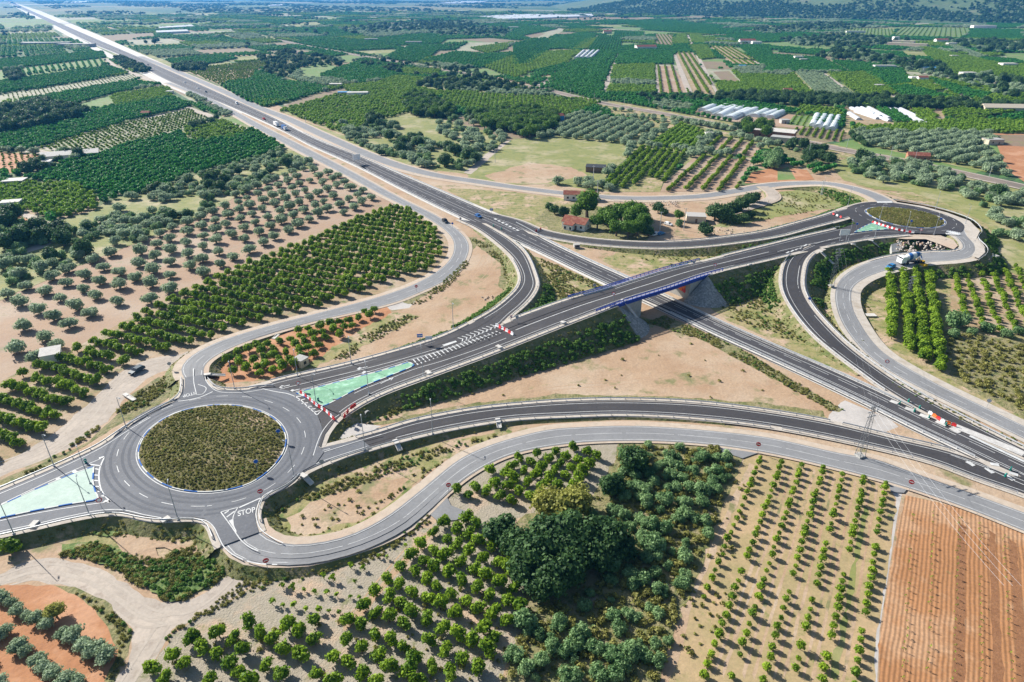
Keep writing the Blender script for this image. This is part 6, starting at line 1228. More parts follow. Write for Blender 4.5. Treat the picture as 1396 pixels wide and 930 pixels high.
t1 = pylon((1172,622), (1190,553), .3, 'tall grey lattice pylon standing between the exit ramp and the grey local road', 1.6)
t2 = pylon((1133,390), (1142,338), 2.0, 'grey lattice pylon in the hollow left of the winding grey road')
t3 = pylon((1237,404), (1243,376), 0, 'short grey lattice pylon on a concrete block between the citrus hedge rows', 1.2)
def wire(a, b, label, sag=1.5, group=None):
    m = MB(); P = [a+(b-a)*t-np.array([0, 0, sag*4*t*(1-t)]) for t in np.linspace(0, 1, 11)]
    o0 = a.copy()
    for p, q in zip(P[:-1], P[1:]): m.tube(p-o0, q-o0, .014, .014, 3)
    o = m.build('power_cable', MT['galvanised']); o.location = tuple(map(float, o0)); tag(o, label, 'cable', group)
for k in (-1.4, 0, 1.4):
    dx = np.array([k, 0, -.6]); wire(t1+dx, t2+dx, 'thin overhead power cable strung from the tall pylon up to the pylon in the hollow', group='power cables between the two tall pylons')
    wire(t1+dx, G(1216, 760)+np.array([k+6, -20, 14]), 'thin overhead power cable crossing the grey local road towards the ploughed field', group='power cables leaving the tall pylon towards the ploughed field')
def pole(base, top, z, label, name='utility_pole', m='galvanised', arm=True):
    b = G(*base, z); h = hgt(base, top, z); r = thing(name, label, 'pole', b, random.uniform(-.4, .4)); MB().tube((0, 0, 0), (0, 0, h), .2, .13, 8).build('mast', MT[m], r)
    if arm: MB().box((0, 0, h-.3), (1.8, .14, .14)).build('crossarm', MT[m], r)
    for s in (-.8, 0, .8):
        if arm: MB().tube((s, 0, h-.23), (s, 0, h+.05), .06, .04, 6).build('insulator', MT['window_dark'], r)
for a in (((932,314),(934,284),0,'pale concrete utility pole in the gravel yard beside the low hut'),((899,318),(900,289),0,'pale utility pole at the left end of the gravel yard'),((814,269),(815,246),0,'concrete utility pole beside the upper frontage road above the pine trees'),((808,257),(808,226),0,'slim pole at the lower edge of the pale grass field by the citrus plot'),((675,222),(675,203),0,'slim pole at the left corner of the pale grass field'),((1213,218),(1215,200),0,'white pole beside the railway left of the little red house'),((1101,218),(1102,196),0,'dark utility pole beside the railway near the long building'),((884,146),(884,134),0,'pole beside the railway above the olive plot'),((417,168),(418,160),.2,'small post on the verge of the far motorway'),((1119,266),(1121,246),0,'slim pole in the grass inside the bend of the upper frontage road')): pole(*a)
rc = R['rail']; xx, yy = px_of(rc.C[:, 0], rc.C[:, 1], rc.C[:, 2])
for i in range(0, len(rc.C), 4):
    if 330 < xx[i] < 1396:
        p = rc.C[i]+rc.Ls[i]*4.2; r = thing('catenary_mast', 'grey overhead line mast standing beside the railway track', 'mast', p, atan2(rc.Rs[i][1], rc.Rs[i][0]), group='masts along the railway'); MB().tube((0, 0, -.3), (0, 0, 7), .14, .1, 6).build('mast', MT['galvanised'], r); MB().tube((0, 0, 6.2), (3.4, 0, 6.4), .06, .05, 5).build('bracket', MT['galvanised'], r)
# =========================================================== SIGNS
def sign(px, z, kind, label, rz=None, h=2.4, s=1.0):
    b = G(*px, z); f = atan2(-b[1], -b[0])+pi/2 if rz is None else rz
    r = thing('road_sign', label, 'sign', b, f); MB().tube((0, 0, 0), (0, 0, h), .05, .05, 6).build('post', MT['lamp_grey'], r)
    def disc(rad, n, m, d, nm, rot=0):
        V = [(rad*cos(2*pi*i/n+rot), d, h-.1+rad*sin(2*pi*i/n+rot)) for i in range(n)]+[(rad*cos(2*pi*i/n+rot), d+.03, h-.1+rad*sin(2*pi*i/n+rot)) for i in range(n)]
        mb = MB(); mb.add(V, [tuple(range(n)), tuple(range(n, 2*n))[::-1]]+[(i, (i+1) % n, n+(i+1) % n, n+i) for i in range(n)]); return mb.build(nm, MT[m], r)
    # plate faces local -Y
    if kind == 'blue': disc(.55*s, 16, 'plastic_white', -.04, 'plate_rim'); disc(.5*s, 16, 'sign_blue', -.075, 'plate')
    elif kind == 'noentry': disc(.6*s, 16, 'sign_red', -.06, 'plate'); MB().box((0, -.08, h-.1), (.8*s, .03, .18*s)).build('white_bar', MT['plastic_white'], r)
    elif kind == 'stop': disc(.6*s, 8, 'sign_red', -.06, 'plate', pi/8); MB().box((0, -.08, h-.1), (.8*s, .02, .22*s)).build('lettering_band', MT['plastic_white'], r)
    elif kind == 'yield': disc(.62*s, 3, 'sign_red', -.06, 'plate', -pi/2); disc(.36*s, 3, 'plastic_white', -.09, 'plate_field', -pi/2)
    elif kind == 'limit': disc(.6*s, 16, 'sign_red', -.06, 'plate'); disc(.42*s, 16, 'plastic_white', -.09, 'plate_field')
    elif kind == 'board': MB().box((0, -.08, h), (2.6*s, .08, 1.5*s)).build('panel', MT['plastic_white'], r); MB().tube((.9*s, 0, 0), (.9*s, 0, h), .05, .05, 6).build('second_post', MT['lamp_grey'], r)
    elif kind == 'blueboard': MB().box((0, -.08, h), (2.2*s, .08, 1.4*s)).build('panel', MT['sign_blue'], r); MB().box((0, -.13, h), (1.9*s, .02, .5*s)).build('white_band', MT['plastic_white'], r)
    elif kind == 'back': disc(.55*s, 16, 'lamp_grey', -.06, 'plate')
SG = [((351,640),2.6,'blue','round blue sign on the lower right rim of the near roundabout island'),((381,598),2.6,'blue','narrow blue sign at the right rim of the near roundabout island'),((357,681),2.0,'stop','red octagonal sign at the give way line of the STOP exit'),((365,776),1.5,'stop','red sign where the lower dirt track meets the grey local road'),((612,672),.4,'stop','red sign at the inner bend of the grey local road by the citrus plot'),((1032,616),.3,'stop','red sign at the tarmac entrance above the young orchard'),((1239,668),.3,'stop','red sign at the entrance between young orchard and ploughed field'),((568,398),.2,'stop','red sign on the right side of the access road bend'),((408,532),2.2,'limit','red-rimmed sign by the left tip of the green triangular island'),((697,440),5.3,'yield','small red and white sign at the concrete barrier where the overpass lanes part'),((836,409),7.8,'limit','red-rimmed sign at the left end of the bridge'),((974,369),7.6,'limit','red-rimmed sign at the right end of the bridge'),((1254,320),5.0,'limit','red-rimmed sign at the lower rim of the far roundabout'),((1241,308),5.4,'blue','blue sign on the lower rim of the far roundabout island'),((1281,305),5.4,'blue','blue sign at the right end of the far roundabout island'),((1167,312),5.5,'blue','blue sign left of the small green island'),((139,693),2.1,'limit','red-rimmed sign at the lower verge beside the pale green island'),((1102,415),2.6,'blue','blue sign on the verge of the slip ramp bend'),((1207,502),.6,'limit','small red-rimmed sign beside the grey road on the right'),((1345,556),.3,'back','grey sign back beside the grey road at the right'),((233,505),1.5,'back','small dark sign back at the mouth of the left dirt track'),((705,441),5.3,'back','grey sign back beside the parting barrier'),((573,467),4.4,'blueboard','blue and white board on the verge of the loop approach'),((585,470),4.4,'board','white panel beside the blue board on the loop approach'),((945,365),7.8,'back','grey sign back by the upper railing right of the bridge'),((440,640),1.9,'back','grey sign back on the verge of the exit ramp start'),((617,311),.3,'blue','small blue sign on the verge of the access road bend'),((670,292),.2,'blueboard','blue board on the bare earth beside the entry to the motorway'),((628,304),.3,'back','small sign back between access road and motorway'),((810,397),7.2,'back','small sign back beside the overpass left of the bridge')]
for p, z, k, l in SG: sign(p, z, k, l, s=1.0 if k not in ('board', 'blueboard') else .8)
b = G(1149, 329, 5.5); r = thing('direction_board', 'large white direction board on two posts left of the far roundabout', 'sign', b, .15); MB().box((0, 0, 4), (4.4, .12, 2.6)).build('panel', MT['plastic_white'], r)
for s in (-1.5, 1.5): MB().tube((s, .12, 0), (s, .12, 4.8), .09, .09, 6).build('post', MT['lamp_grey'], r)
b = G(487, 224, .2); r = thing('direction_board', 'square pale sign panel on posts at the near edge of the motorway far left', 'sign', b, .6); MB().box((0, 0, 4.6), (5.0, .15, 3.6)).build('panel', MT['plastic_white'], r)
for s in (-1.6, 1.6): MB().tube((s, .15, 0), (s, .15, 5), .12, .12, 6).build('post', MT['lamp_grey'], r)
# =========================================================== PLASTIC BARRIERS
def barrier_mesh(m):
    if ('bar', m) not in PM:
        mb = MB(); mb.prism([(-.24, 0), (.24, 0), (.24, .16), (.10, .42), (.08, .82), (-.08, .82), (-.10, .42), (-.24, .16)], -.62, .62); mb.box((0, 0, .9), (.12, .5, .14)); o = mb.build('plastic_barrier', MT[m]); PM[('bar', m)] = o.data; bpy.data.objects.remove(o)
    return PM[('bar', m)]
def barrier_chain(pts, z, n, labels, group, cols=('plastic_red', 'plastic_white'), zf=None, sc=.95):
    P = resample(np.array([G(p[0], p[1], z if zf is None else zf(p[0])) for p in pts]), n=n)
    for i, p in enumerate(P):
        q = P[min(i+1, n-1)]-P[max(i-1, 0)]; m = cols[i % len(cols)]; o = bpy.data.objects.new('plastic_barrier', barrier_mesh(m)); COL.objects.link(o); o.location = (p[0], p[1], p[2]+.1); o.rotation_euler = (0, 0, atan2(q[1], q[0])-pi/2+random.gauss(0, .08)); o.scale = (sc,)*3; tag(o, labels[i % len(cols)], 'barrier', group+' '+['red', 'white', 'orange', 'more red'][i % len(cols)])
barrier_chain([(411,537),(421,544),(432,554),(445,562),(455,572)], 2.15, 15, ('red plastic barrier in the chain closing the lane beside the green triangular island', 'white plastic barrier in the chain closing the lane beside the green triangular island'), 'plastic barriers by the green island,')
barrier_chain([(470,569),(474,563)], 2.6, 2, ('red plastic barrier left behind on the lower verge of the overpass approach',), 'loose barriers on the verge,', cols=('plastic_red',))
barrier_chain([(480,557),(483,555)], 3.0, 2, ('red plastic barrier fallen near the culvert on the overpass verge',), 'fallen barriers by the culvert,', cols=('plastic_red',))
barrier_chain([(1268,565),(1276,570),(1285,576),(1300,581)], .25, 6, ('white plastic barrier in the row between motorway and slip ramp', 'orange plastic barrier in the row between motorway and slip ramp', 'red plastic barrier in the row between motorway and slip ramp'), 'barriers between motorway and slip ramp,', cols=('plastic_white', 'plastic_orange', 'plastic_red'), sc=.9)
barrier_chain([(1190,304),(1205,309),(1222,314),(1244,318)], 5.1, 18, ('red plastic barrier in the chain along the far roundabout', 'white plastic barrier in the chain along the far roundabout'), 'barriers along the far roundabout,')
barrier_chain([(678,446),(688,451),(698,457)], 5.25, 7, ('white plastic barrier across the closed overpass lane', 'red plastic barrier across the closed overpass lane'), 'barriers across the overpass,', cols=('plastic_white', 'plastic_red'), sc=1.2)
barrier_chain([(1136,293),(1146,297)], 5.1, 3, ('red plastic barrier where the entry ramp meets the far roundabout', 'white plastic barrier where the entry ramp meets the far roundabout'), 'barriers at the entry ramp,')
barrier_chain([(731,316),(737,313)], .35, 3, ('red plastic barrier at the start of the entry ramp', 'white plastic barrier at the start of the entry ramp'), 'barriers at the ramp start,')
barrier_chain([(1292,317),(1307,320)], 5.1, 6, ('white plastic barrier at the closed exit to the winding grey road', 'white plastic barrier at the closed exit to the winding grey road'), 'barriers at the winding road exit,', cols=('plastic_white',))
def green_marker(px, z, label, sc=1.0):
    b = G(*px, z); r = thing('lane_marker', label, 'lane marker', b, random.random()); mb = MB(); 
    V = [(.34*cos(2*pi*i/12), .0, .7+.55*sin(2*pi*i/12)) for i in range(12)]; V = V+[(v[0], .25, v[2]) for v in V]; mb.add(V, [tuple(range(12)), tuple(range(12, 24))[::-1]]+[(i, (i+1) % 12, 12+(i+1) % 12, 12+i) for i in range(12)]); mb.box((0, .12, .1), (.6, .5, .2)); mb.build('shell', MT['plastic_green'], r)
    MB().box((0, -.02, .75), (.4, .02, .2)).build('reflector', MT['plastic_white'], r); r.scale = (sc,)*3
for p in ((1227,551),(1247,561),(1267,570),(1239,548),(1254,557),(1290,580),(1378,641),(1371,650)): green_marker(p, .28, 'dark green lane divider marker on the painted nose between motorway and ramps', .8); 
for o in list(COL.objects):
    if o.name.startswith('lane_marker'): o['group'] = 'green divider markers on the painted noses'
for p in ((434,547),(1189,303),(673,309),(684,313),(117,631)): green_marker(p, 2.2 if p[1] > 500 else (5.1 if p[0] > 1000 else .25), {434: 'green marker at the lower tip of the green triangular island', 1189: 'green marker at the tip of the small far island', 673: 'green marker where the loop ramp leaves the motorway, first one', 684: 'green marker where the loop ramp leaves the motorway, nearer one', 117: 'dark green marker above the pale green island'}[p[0]], .9)
# =========================================================== VEHICLES
def car(px, z, face, body, label, name='parked_car', L=4.4, Wd_=1.8, H=1.48, kind='hatch'):
    b = G(*px, z); f = G(*face, z); r = thing(name, label, {'van': 'van'}.get(kind, 'car'), b+np.array([0, 0, 0]), atan2(f[1]-b[1], f[0]-b[0]))
    if kind == 'van': prof = [(-L/2, .35), (-L/2, H-.05), (-L/2+.12, H), (L*.22, H), (L*.36, H*.62), (L/2-.05, H*.5), (L/2, .35)]
    elif kind == 'sedan': prof = [(-L/2, .35), (-L/2, .88), (-L*.34, .95), (-L*.22, H-.05), (L*.08, H), (L*.24, .95), (L/2-.1, .78), (L/2, .35)]
    else: prof = [(-L/2, .35), (-L/2+.03, .95), (-L*.42, H-.12), (-L*.3, H), (L*.08, H), (L*.24, .98), (L/2-.12, .82), (L/2, .35)]
    n = len(prof); V = []; F = []
    for yy, sh in ((-Wd_/2, 1), (Wd_/2, 1)):
        for x, zz in prof: k = .86 if zz > 1.05 else 1; V.append((x, yy*k, zz))
    m = MB(); m.add(V, [(i, (i+1) % n, n+(i+1) % n, n+i) for i in range(n)]+[tuple(range(n))[::-1], tuple(range(n, 2*n))]); m.build('body', MT[body], r)
    g = MB(); top = H-.1; y0 = Wd_/2*.93+.012
    x0, x1 = (-L*.38, L*.14) if kind != 'van' else (L*.05, L*.26)
    for s in (-1, 1): g.add([(x0, s*y0, 1.0), (x1+.15, s*y0, 1.0), (x1-.3, s*(Wd_/2*.86+.015), top), (x0+.15, s*(Wd_/2*.86+.015), top)], [(0, 1, 2, 3) if s < 0 else (3, 2, 1, 0)])
    g.build('side_windows', MT['window_dark'], r)
    xa, za, xb, zb = (L*.08, H, L*.24, .98) if kind != 'van' else (L*.22, H, L*.36, H*.62)
    w = MB(); w.add([(xa+.05+.03, -Wd_*.38, za-.04+.02), (xa+.05+.03, Wd_*.38, za-.04+.02), (xb-.02+.04, Wd_*.42, zb+.04), (xb-.02+.04, -Wd_*.42, zb+.04)], [(0, 3, 2, 1)]); w.build('windscreen', MT['window_dark'], r)
    for sx in (-L*.31, L*.32):
        for s in (-1, 1):
            t = MB().tube((sx, s*(Wd_/2-.18), .33), (sx, s*(Wd_/2+.02), .33), .33, .33, 14).build('wheel', MT['tyre'], r); MB().tube((sx, s*(Wd_/2+.021), .33), (sx, s*(Wd_/2+.035), .33), .2, .2, 10).build('hub', MT['galvanised'], t)
    for s in (-1, 1): MB().box((L/2-.02, s*Wd_*.36, .68), (.06, .3, .14)).build('headlight', MT['plastic_white'], r); MB().box((-L/2+.0, s*Wd_*.38, .8), (.05, .22, .16)).build('tail_light', MT['sign_red'], r)
    return r
car((187,507), 0.05, (176,513), 'car_dark', 'dark blue-green estate car parked on the left dirt track beside the citrus rows', L=4.7)
car((607,303), .25, (616,309), 'car_black', 'black car driving round the bend of the grey access road', name='driving_car', H=1.65)
car((652,296), .25, (660,300), 'car_blue', 'blue car driving on the motorway just before the loop ramp leaves it', name='driving_car')
car((1214,365), 2.9, (1205,368), 'car_lightblue', 'bright blue car driving behind the mixer truck on the winding grey road', name='driving_car')
for p, f, c, l, kd in (((494,229),(500,232),'car_black','black car on the motorway beside the square sign panel','hatch'),((360,163),(366,166),'car_red','small red car on the far motorway ahead of the blue trucks','hatch'),((323,142),(329,145),'car_white','white van on the far motorway where it bends into the distance','van'),((281,126),(286,128.5),'car_dark','dark car on the far motorway behind the white van','hatch'),((270,121),(275,123.5),'car_white','small white car on the far motorway, third behind the van','hatch'),((252,113),(257,115.5),'car_white','pale car far away on the motorway between dark orchards','hatch'),((202,89),(206,91),'car_black','dark car very far up the motorway','hatch'),((163,70),(166,71.5),'car_grey','grey car near the vanishing end of the motorway','hatch')):
    car(p, .25, f, c, l, name='white_van' if kd == 'van' else 'driving_car', kind=kd, H=2.2 if kd == 'van' else 1.5, L=5.2 if kd == 'van' else 4.4)
def truck(px, z, face, label, cab='car_white', cargo='car_blue', L=9):
    b = G(*px, z); f = G(*face, z); r = thing('lorry', label, 'lorry', b, atan2(f[1]-b[1], f[0]-b[0])); MB().prism([(L/2-2.2, .6), (L/2-2.2, 3.0), (L/2-.5, 3.0), (L/2, 2.2), (L/2, .6)], -1.2, 1.2).build('cab', MT[cab], r); MB().box((-1.3, 0, 2.2), (L-2.8, 2.45, 2.6)).build('cargo_box', MT[cargo], r); MB().box((-.2, 0, .75), (L-1, 1.2, .25)).build('chassis', MT['dark_metal'], r)
    for sx in (L/2-1.3, -L/2+1.2, -L/2+2.4):
        for s in (-1, 1): MB().tube((sx, s*.9, .5), (sx, s*1.22, .5), .5, .5, 12).build('wheel', MT['tyre'], r)
truck((388,177), .25, (396,181), 'blue lorry on the far motorway, the leading one of the pair'); truck((377,172), .25, (385,176), 'white and blue lorry on the far motorway following the blue one', cargo='car_white')
# mixer truck
b = G(1239, 359, 3.2); f = G(1229, 360, 3.2); r = thing('concrete_mixer_truck', 'white and blue concrete mixer truck on the winding grey road below the far roundabout', 'mixer truck', b, atan2(f[1]-b[1], f[0]-b[0]))
MB().prism([(2.4, .7), (2.4, 3.0), (4.0, 3.0), (4.5, 2.1), (4.5, .7)], -1.25, 1.25).build('cab', MT['car_white'], r); w_ = MB(); w_.box((4.33, 0, 2.45), (.1, 2.1, .8)); w_.build('windscreen', MT['window_dark'], r)
V = []; F = []; prof = [(2.0, 2.35, .75), (1.2, 2.4, 1.15), (0, 2.6, 1.32), (-1.6, 2.85, 1.2), (-3.2, 3.15, .8), (-4.0, 3.3, .5)]; ns = 16
for x, zc, rad in prof:
    for i in range(ns): V.append((x, rad*cos(2*pi*i/ns), zc+rad*sin(2*pi*i/ns)))
F = [(k*ns+i, k*ns+(i+1) % ns, (k+1)*ns+(i+1) % ns, (k+1)*ns+i) for k in range(len(prof)-1) for i in range(ns)]+[tuple(range(ns)), tuple(range(len(V)-ns, len(V)))]
dm = mesh_obj('mixing_drum', V, F, None, r, mats=[MT['car_white'], MT['car_blue']], fm=[1 if (f[0]//ns) in (1, 3) else 0 for f in F], smooth=False)
MB().box((0, 0, .85), (8.6, 1.1, .3)).build('chassis', MT['dark_metal'], r); MB().add([(-3.6, -.5, 3.4), (-3.6, .5, 3.4), (-5.0, .35, 1.6), (-5.0, -.35, 1.6), (-3.8, -.5, 3.2), (-3.8, .5, 3.2), (-5.1, .3, 1.4), (-5.1, -.3, 1.4)], [(0, 1, 2, 3), (7, 6, 5, 4), (0, 3, 7, 4), (1, 5, 6, 2), (0, 4, 5, 1), (3, 2, 6, 7)]).build('discharge_chute', MT['car_blue'], r)
for sx in (3.3, 1.6, -1.8, -3.1):
    for s in (-1, 1): MB().tube((sx, s*.9, .52), (sx, s*1.25, .52), .52, .52, 12).build('wheel', MT['tyre'], r)
r.scale = (1.12,)*3
# yellow compact excavator
b = G(1257, 364, 2.6); r = thing('mini_excavator', 'yellow mini excavator standing behind the mixer truck at the edge of the gravel path', 'excavator', b, 1.9)
for s in (-.8, .8): MB().prism([(-1.3, .1), (-1.1, 0), (1.1, 0), (1.3, .1), (1.3, .5), (1.1, .6), (-1.1, .6), (-1.3, .5)], s-.22, s+.22).build('track', MT['tyre'], r)
MB().prism([(-1.5, .7), (-1.6, 1.5), (-.4, 1.6), (.9, 1.3), (.9, .7)], -.9, .9).build('body', MT['machine_yellow'], r); MB().box((.1, .35, 2.0), (1.2, 1.0, 1.3)).build('cab', MT['window_dark'], r); MB().box((.1, .35, 2.68), (1.3, 1.1, .12)).build('cab_roof', MT['machine_yellow'], r); MB().tube((.9, -.3, 1.2), (2.6, -.3, 3.0), .2, .16, 6).tube((2.6, -.3, 3.0), (3.8, -.3, 1.4), .16, .12, 6).build('boom', MT['machine_yellow'], r); MB().prism([(3.5, .6), (4.3, .6), (4.2, 1.4), (3.6, 1.4)], -.7, .1).build('bucket', MT['machine_yellow'], r)
# pick-ups and bins in the yard
car((911,307), 0, (918,309), 'car_white', 'white pick-up parked in the gravel yard behind the entry ramp', name='parked_car'); car((893,321), 0, (888,323), 'car_white', 'white car parked at the foot of the pole by the wood', name='parked_car'); car((901,320), 0, (908,318), 'car_lightblue', 'light blue car parked in the shade left of the yard', name='parked_car')
# =========================================================== BUILDINGS
def house(px, w, d, h, label, wall='white_wall', roof='roof_tile', rz=0, kind='gable', cat='house', name='house', win=3, z=0, rh=None, door=True):
    b = G(*px, z); r = thing(name, label, cat, b, rz); wl = MB(); rh = rh if rh is not None else d*.22
    if kind == 'gable':
        wl.add([(-w/2, -d/2, -.2), (w/2, -d/2, -.2), (w/2, d/2, -.2), (-w/2, d/2, -.2), (-w/2, -d/2, h), (w/2, -d/2, h), (w/2, d/2, h), (-w/2, d/2, h), (-w/2, 0, h+rh), (w/2, 0, h+rh)], [(3, 2, 1, 0), (0, 1, 5, 4), (2, 3, 7, 6), (1, 2, 6, 9, 5), (3, 0, 4, 8, 7)])
        wl.build('wall', MT[wall], r); e = .35; t = .14; k = rh/(d/2)
        for s in (-1, 1):
            m = MB(); m.add([(-w/2-e, 0, h+rh+.02), (w/2+e, 0, h+rh+.02), (w/2+e, s*(d/2+e), h-k*e+.02), (-w/2-e, s*(d/2+e), h-k*e+.02), (-w/2-e, 0, h+rh+t), (w/2+e, 0, h+rh+t), (w/2+e, s*(d/2+e), h-k*e+t), (-w/2-e, s*(d/2+e), h-k*e+t)], [(0, 1, 2, 3), (7, 6, 5, 4), (0, 4, 5, 1), (2, 6, 7, 3), (1, 5, 6, 2), (0, 3, 7, 4)]); ro = m.build('roof', MT[roof], r)
    elif kind == 'shed':
        wl.add([(-w/2, -d/2, -.2), (w/2, -d/2, -.2), (w/2, d/2, -.2), (-w/2, d/2, -.2), (-w/2, -d/2, h), (w/2, -d/2, h), (w/2, d/2, h+rh), (-w/2, d/2, h+rh)], [(3, 2, 1, 0), (0, 1, 5, 4), (2, 3, 7, 6), (1, 2, 6, 5), (3, 0, 4, 7), (4, 5, 6, 7)]); wl.build('wall', MT[wall], r)
        a = atan2(rh, d); m = MB(); e = .25; m.add([(x, y, h+rh*(y+d/2)/d+q) for q in (.02, .14) for x, y in ((-w/2-e, -d/2-e), (w/2+e, -d/2-e), (w/2+e, d/2+e), (-w/2-e, d/2+e))], [(3, 2, 1, 0), (4, 5, 6, 7), (0, 1, 5, 4), (1, 2, 6, 5), (2, 3, 7, 6), (3, 0, 4, 7)]); m.build('roof', MT[roof], r)
    else:
        wl.box((0, 0, h/2-.1), (w, d, h+.2)).build('wall', MT[wall], r); m = MB(); m.box((0, 0, h+.1), (w+.3, d+.3, .2)); m.build('roof', MT[roof], r)
    if win:
        for i in range(win):
            x = -w/2+w*(i+.7)/(win+.4)
            if door and i == win//2: MB().box((x, -d/2-.03, 1.0), (1.0, .1, 2.0)).build('door', MT['wood_brown'], r); continue
            f = MB().box((x, -d/2-.02, min(1.6, h*.55)), (1.1, .08, 1.1)).build('window', MT['window_dark'], r)
        MB().box((w/2+.02, 0, min(1.6, h*.55)), (.08, 1.0, 1.0)).build('window', MT['window_dark'], r)
    return r
r = house((786,310), 12, 7.5, 3.2, 'white farmhouse with red tiled roof and a porch beside the entry ramp', rz=-.55, win=4, rh=2.0); MB().box((-1.5, -5.0, 1.3), (4.6, 2.6, 2.4)).build('porch_wall', MT['white_wall'], r); MB().add([(-4.1, -3.6, 3.4), (1.1, -3.6, 3.4), (1.1, -6.6, 2.55), (-4.1, -6.6, 2.55), (-4.1, -3.6, 3.55), (1.1, -3.6, 3.55), (1.1, -6.6, 2.7), (-4.1, -6.6, 2.7)], [(0, 1, 2, 3), (7, 6, 5, 4), (0, 4, 5, 1), (2, 6, 7, 3), (1, 5, 6, 2), (0, 3, 7, 4)]).build('porch_roof', MT['roof_tile'], r)
for s in (-3.0, -.2): MB().box((s, -6.32, 1.1), (1.0, .06, 1.2)).build('window', MT['window_dark'], r)
house((790,272), 17, 6, 3.4, 'long white building with red roof behind the round pine beside the upper frontage road', rz=-.12, win=5)
house((948,301), 9, 7, 3.0, 'low sandy hut with flat roof in the gravel yard', wall='cream_wall', roof='grey_wall', kind='flat', cat='hut', name='hut', rz=-.15, win=1)
house((72,490), 5.2, 4.5, 2.6, 'small white shed with pitched pale roof at the edge of the olive grove', roof='pale_concrete', kind='shed', cat='shed', name='shed', rz=.45, win=0, rh=.6)
house((411,498), 3.4, 3.0, 2.4, 'small sandy pump hut with flat concrete roof beside the narrow citrus plot', wall='cream_wall', roof='concrete', kind='flat', cat='hut', name='pump_hut', rz=-.5, win=1)
house((17,282), 9, 6, 3.0, 'white field house beside the track at the left edge', roof='pale_concrete', kind='flat', rz=.3, win=2)
house((812,234), 12, 6, 3.2, 'dark ruined stone barn at the lower edge of the pale grass field', wall='wood_brown', roof='dark_metal', kind='shed', cat='barn', name='barn', rz=-.2, win=0, rh=.6)
house((1250,218), 13, 7, 3.5, 'small building with bright orange-red walls and roof beside the railway', wall='brick_wall', roof='roof_tile', rz=-.3, win=3)
house((1052,186), 34, 10, 4.5, 'long brick hall with a pale roof beside the railway and greenhouses', wall='brick_wall', roof='pale_concrete', kind='shed', cat='hall', name='warehouse', rz=-.55, win=6, rh=1)
house((1066,194), 16, 9, 4.0, 'grey annex right of the long brick hall', wall='grey_wall', roof='concrete', kind='flat', cat='hall', name='warehouse', rz=-.55, win=3)
house((757,164), 14, 7, 4, 'small house with red roof and blue side at the corner of the pine wood', rz=.4, wall='blue_tarp', win=2)
house((966,186), 6, 5, 3, 'small pale hut above the dense light green citrus plot', kind='flat', cat='hut', name='hut', roof='concrete', win=1)
house((1352,196), 12, 8, 3.5, 'sandy farm building at the corner of the red field on the right', wall='cream_wall', roof='concrete', kind='flat', rz=.1, win=2)
house((1069,168), 7, 6, 3, 'dark small shed between the greenhouses and the crop rows', wall='grey_wall', roof='concrete', kind='flat', cat='shed', name='shed', win=1)
house((1383,152), 60, 12, 4, 'long sandy farm hall at the right border above the light orchards', wall='cream_wall', roof='cream_wall', kind='gable', cat='hall', name='warehouse', rz=-.1, win=0)
house((97,216), 34, 7, 3, 'long low white shed between the dotted field and the dark orchard', wall='white_wall', roof='pale_concrete', kind='shed', cat='shed', name='shed', rz=.45, win=0)
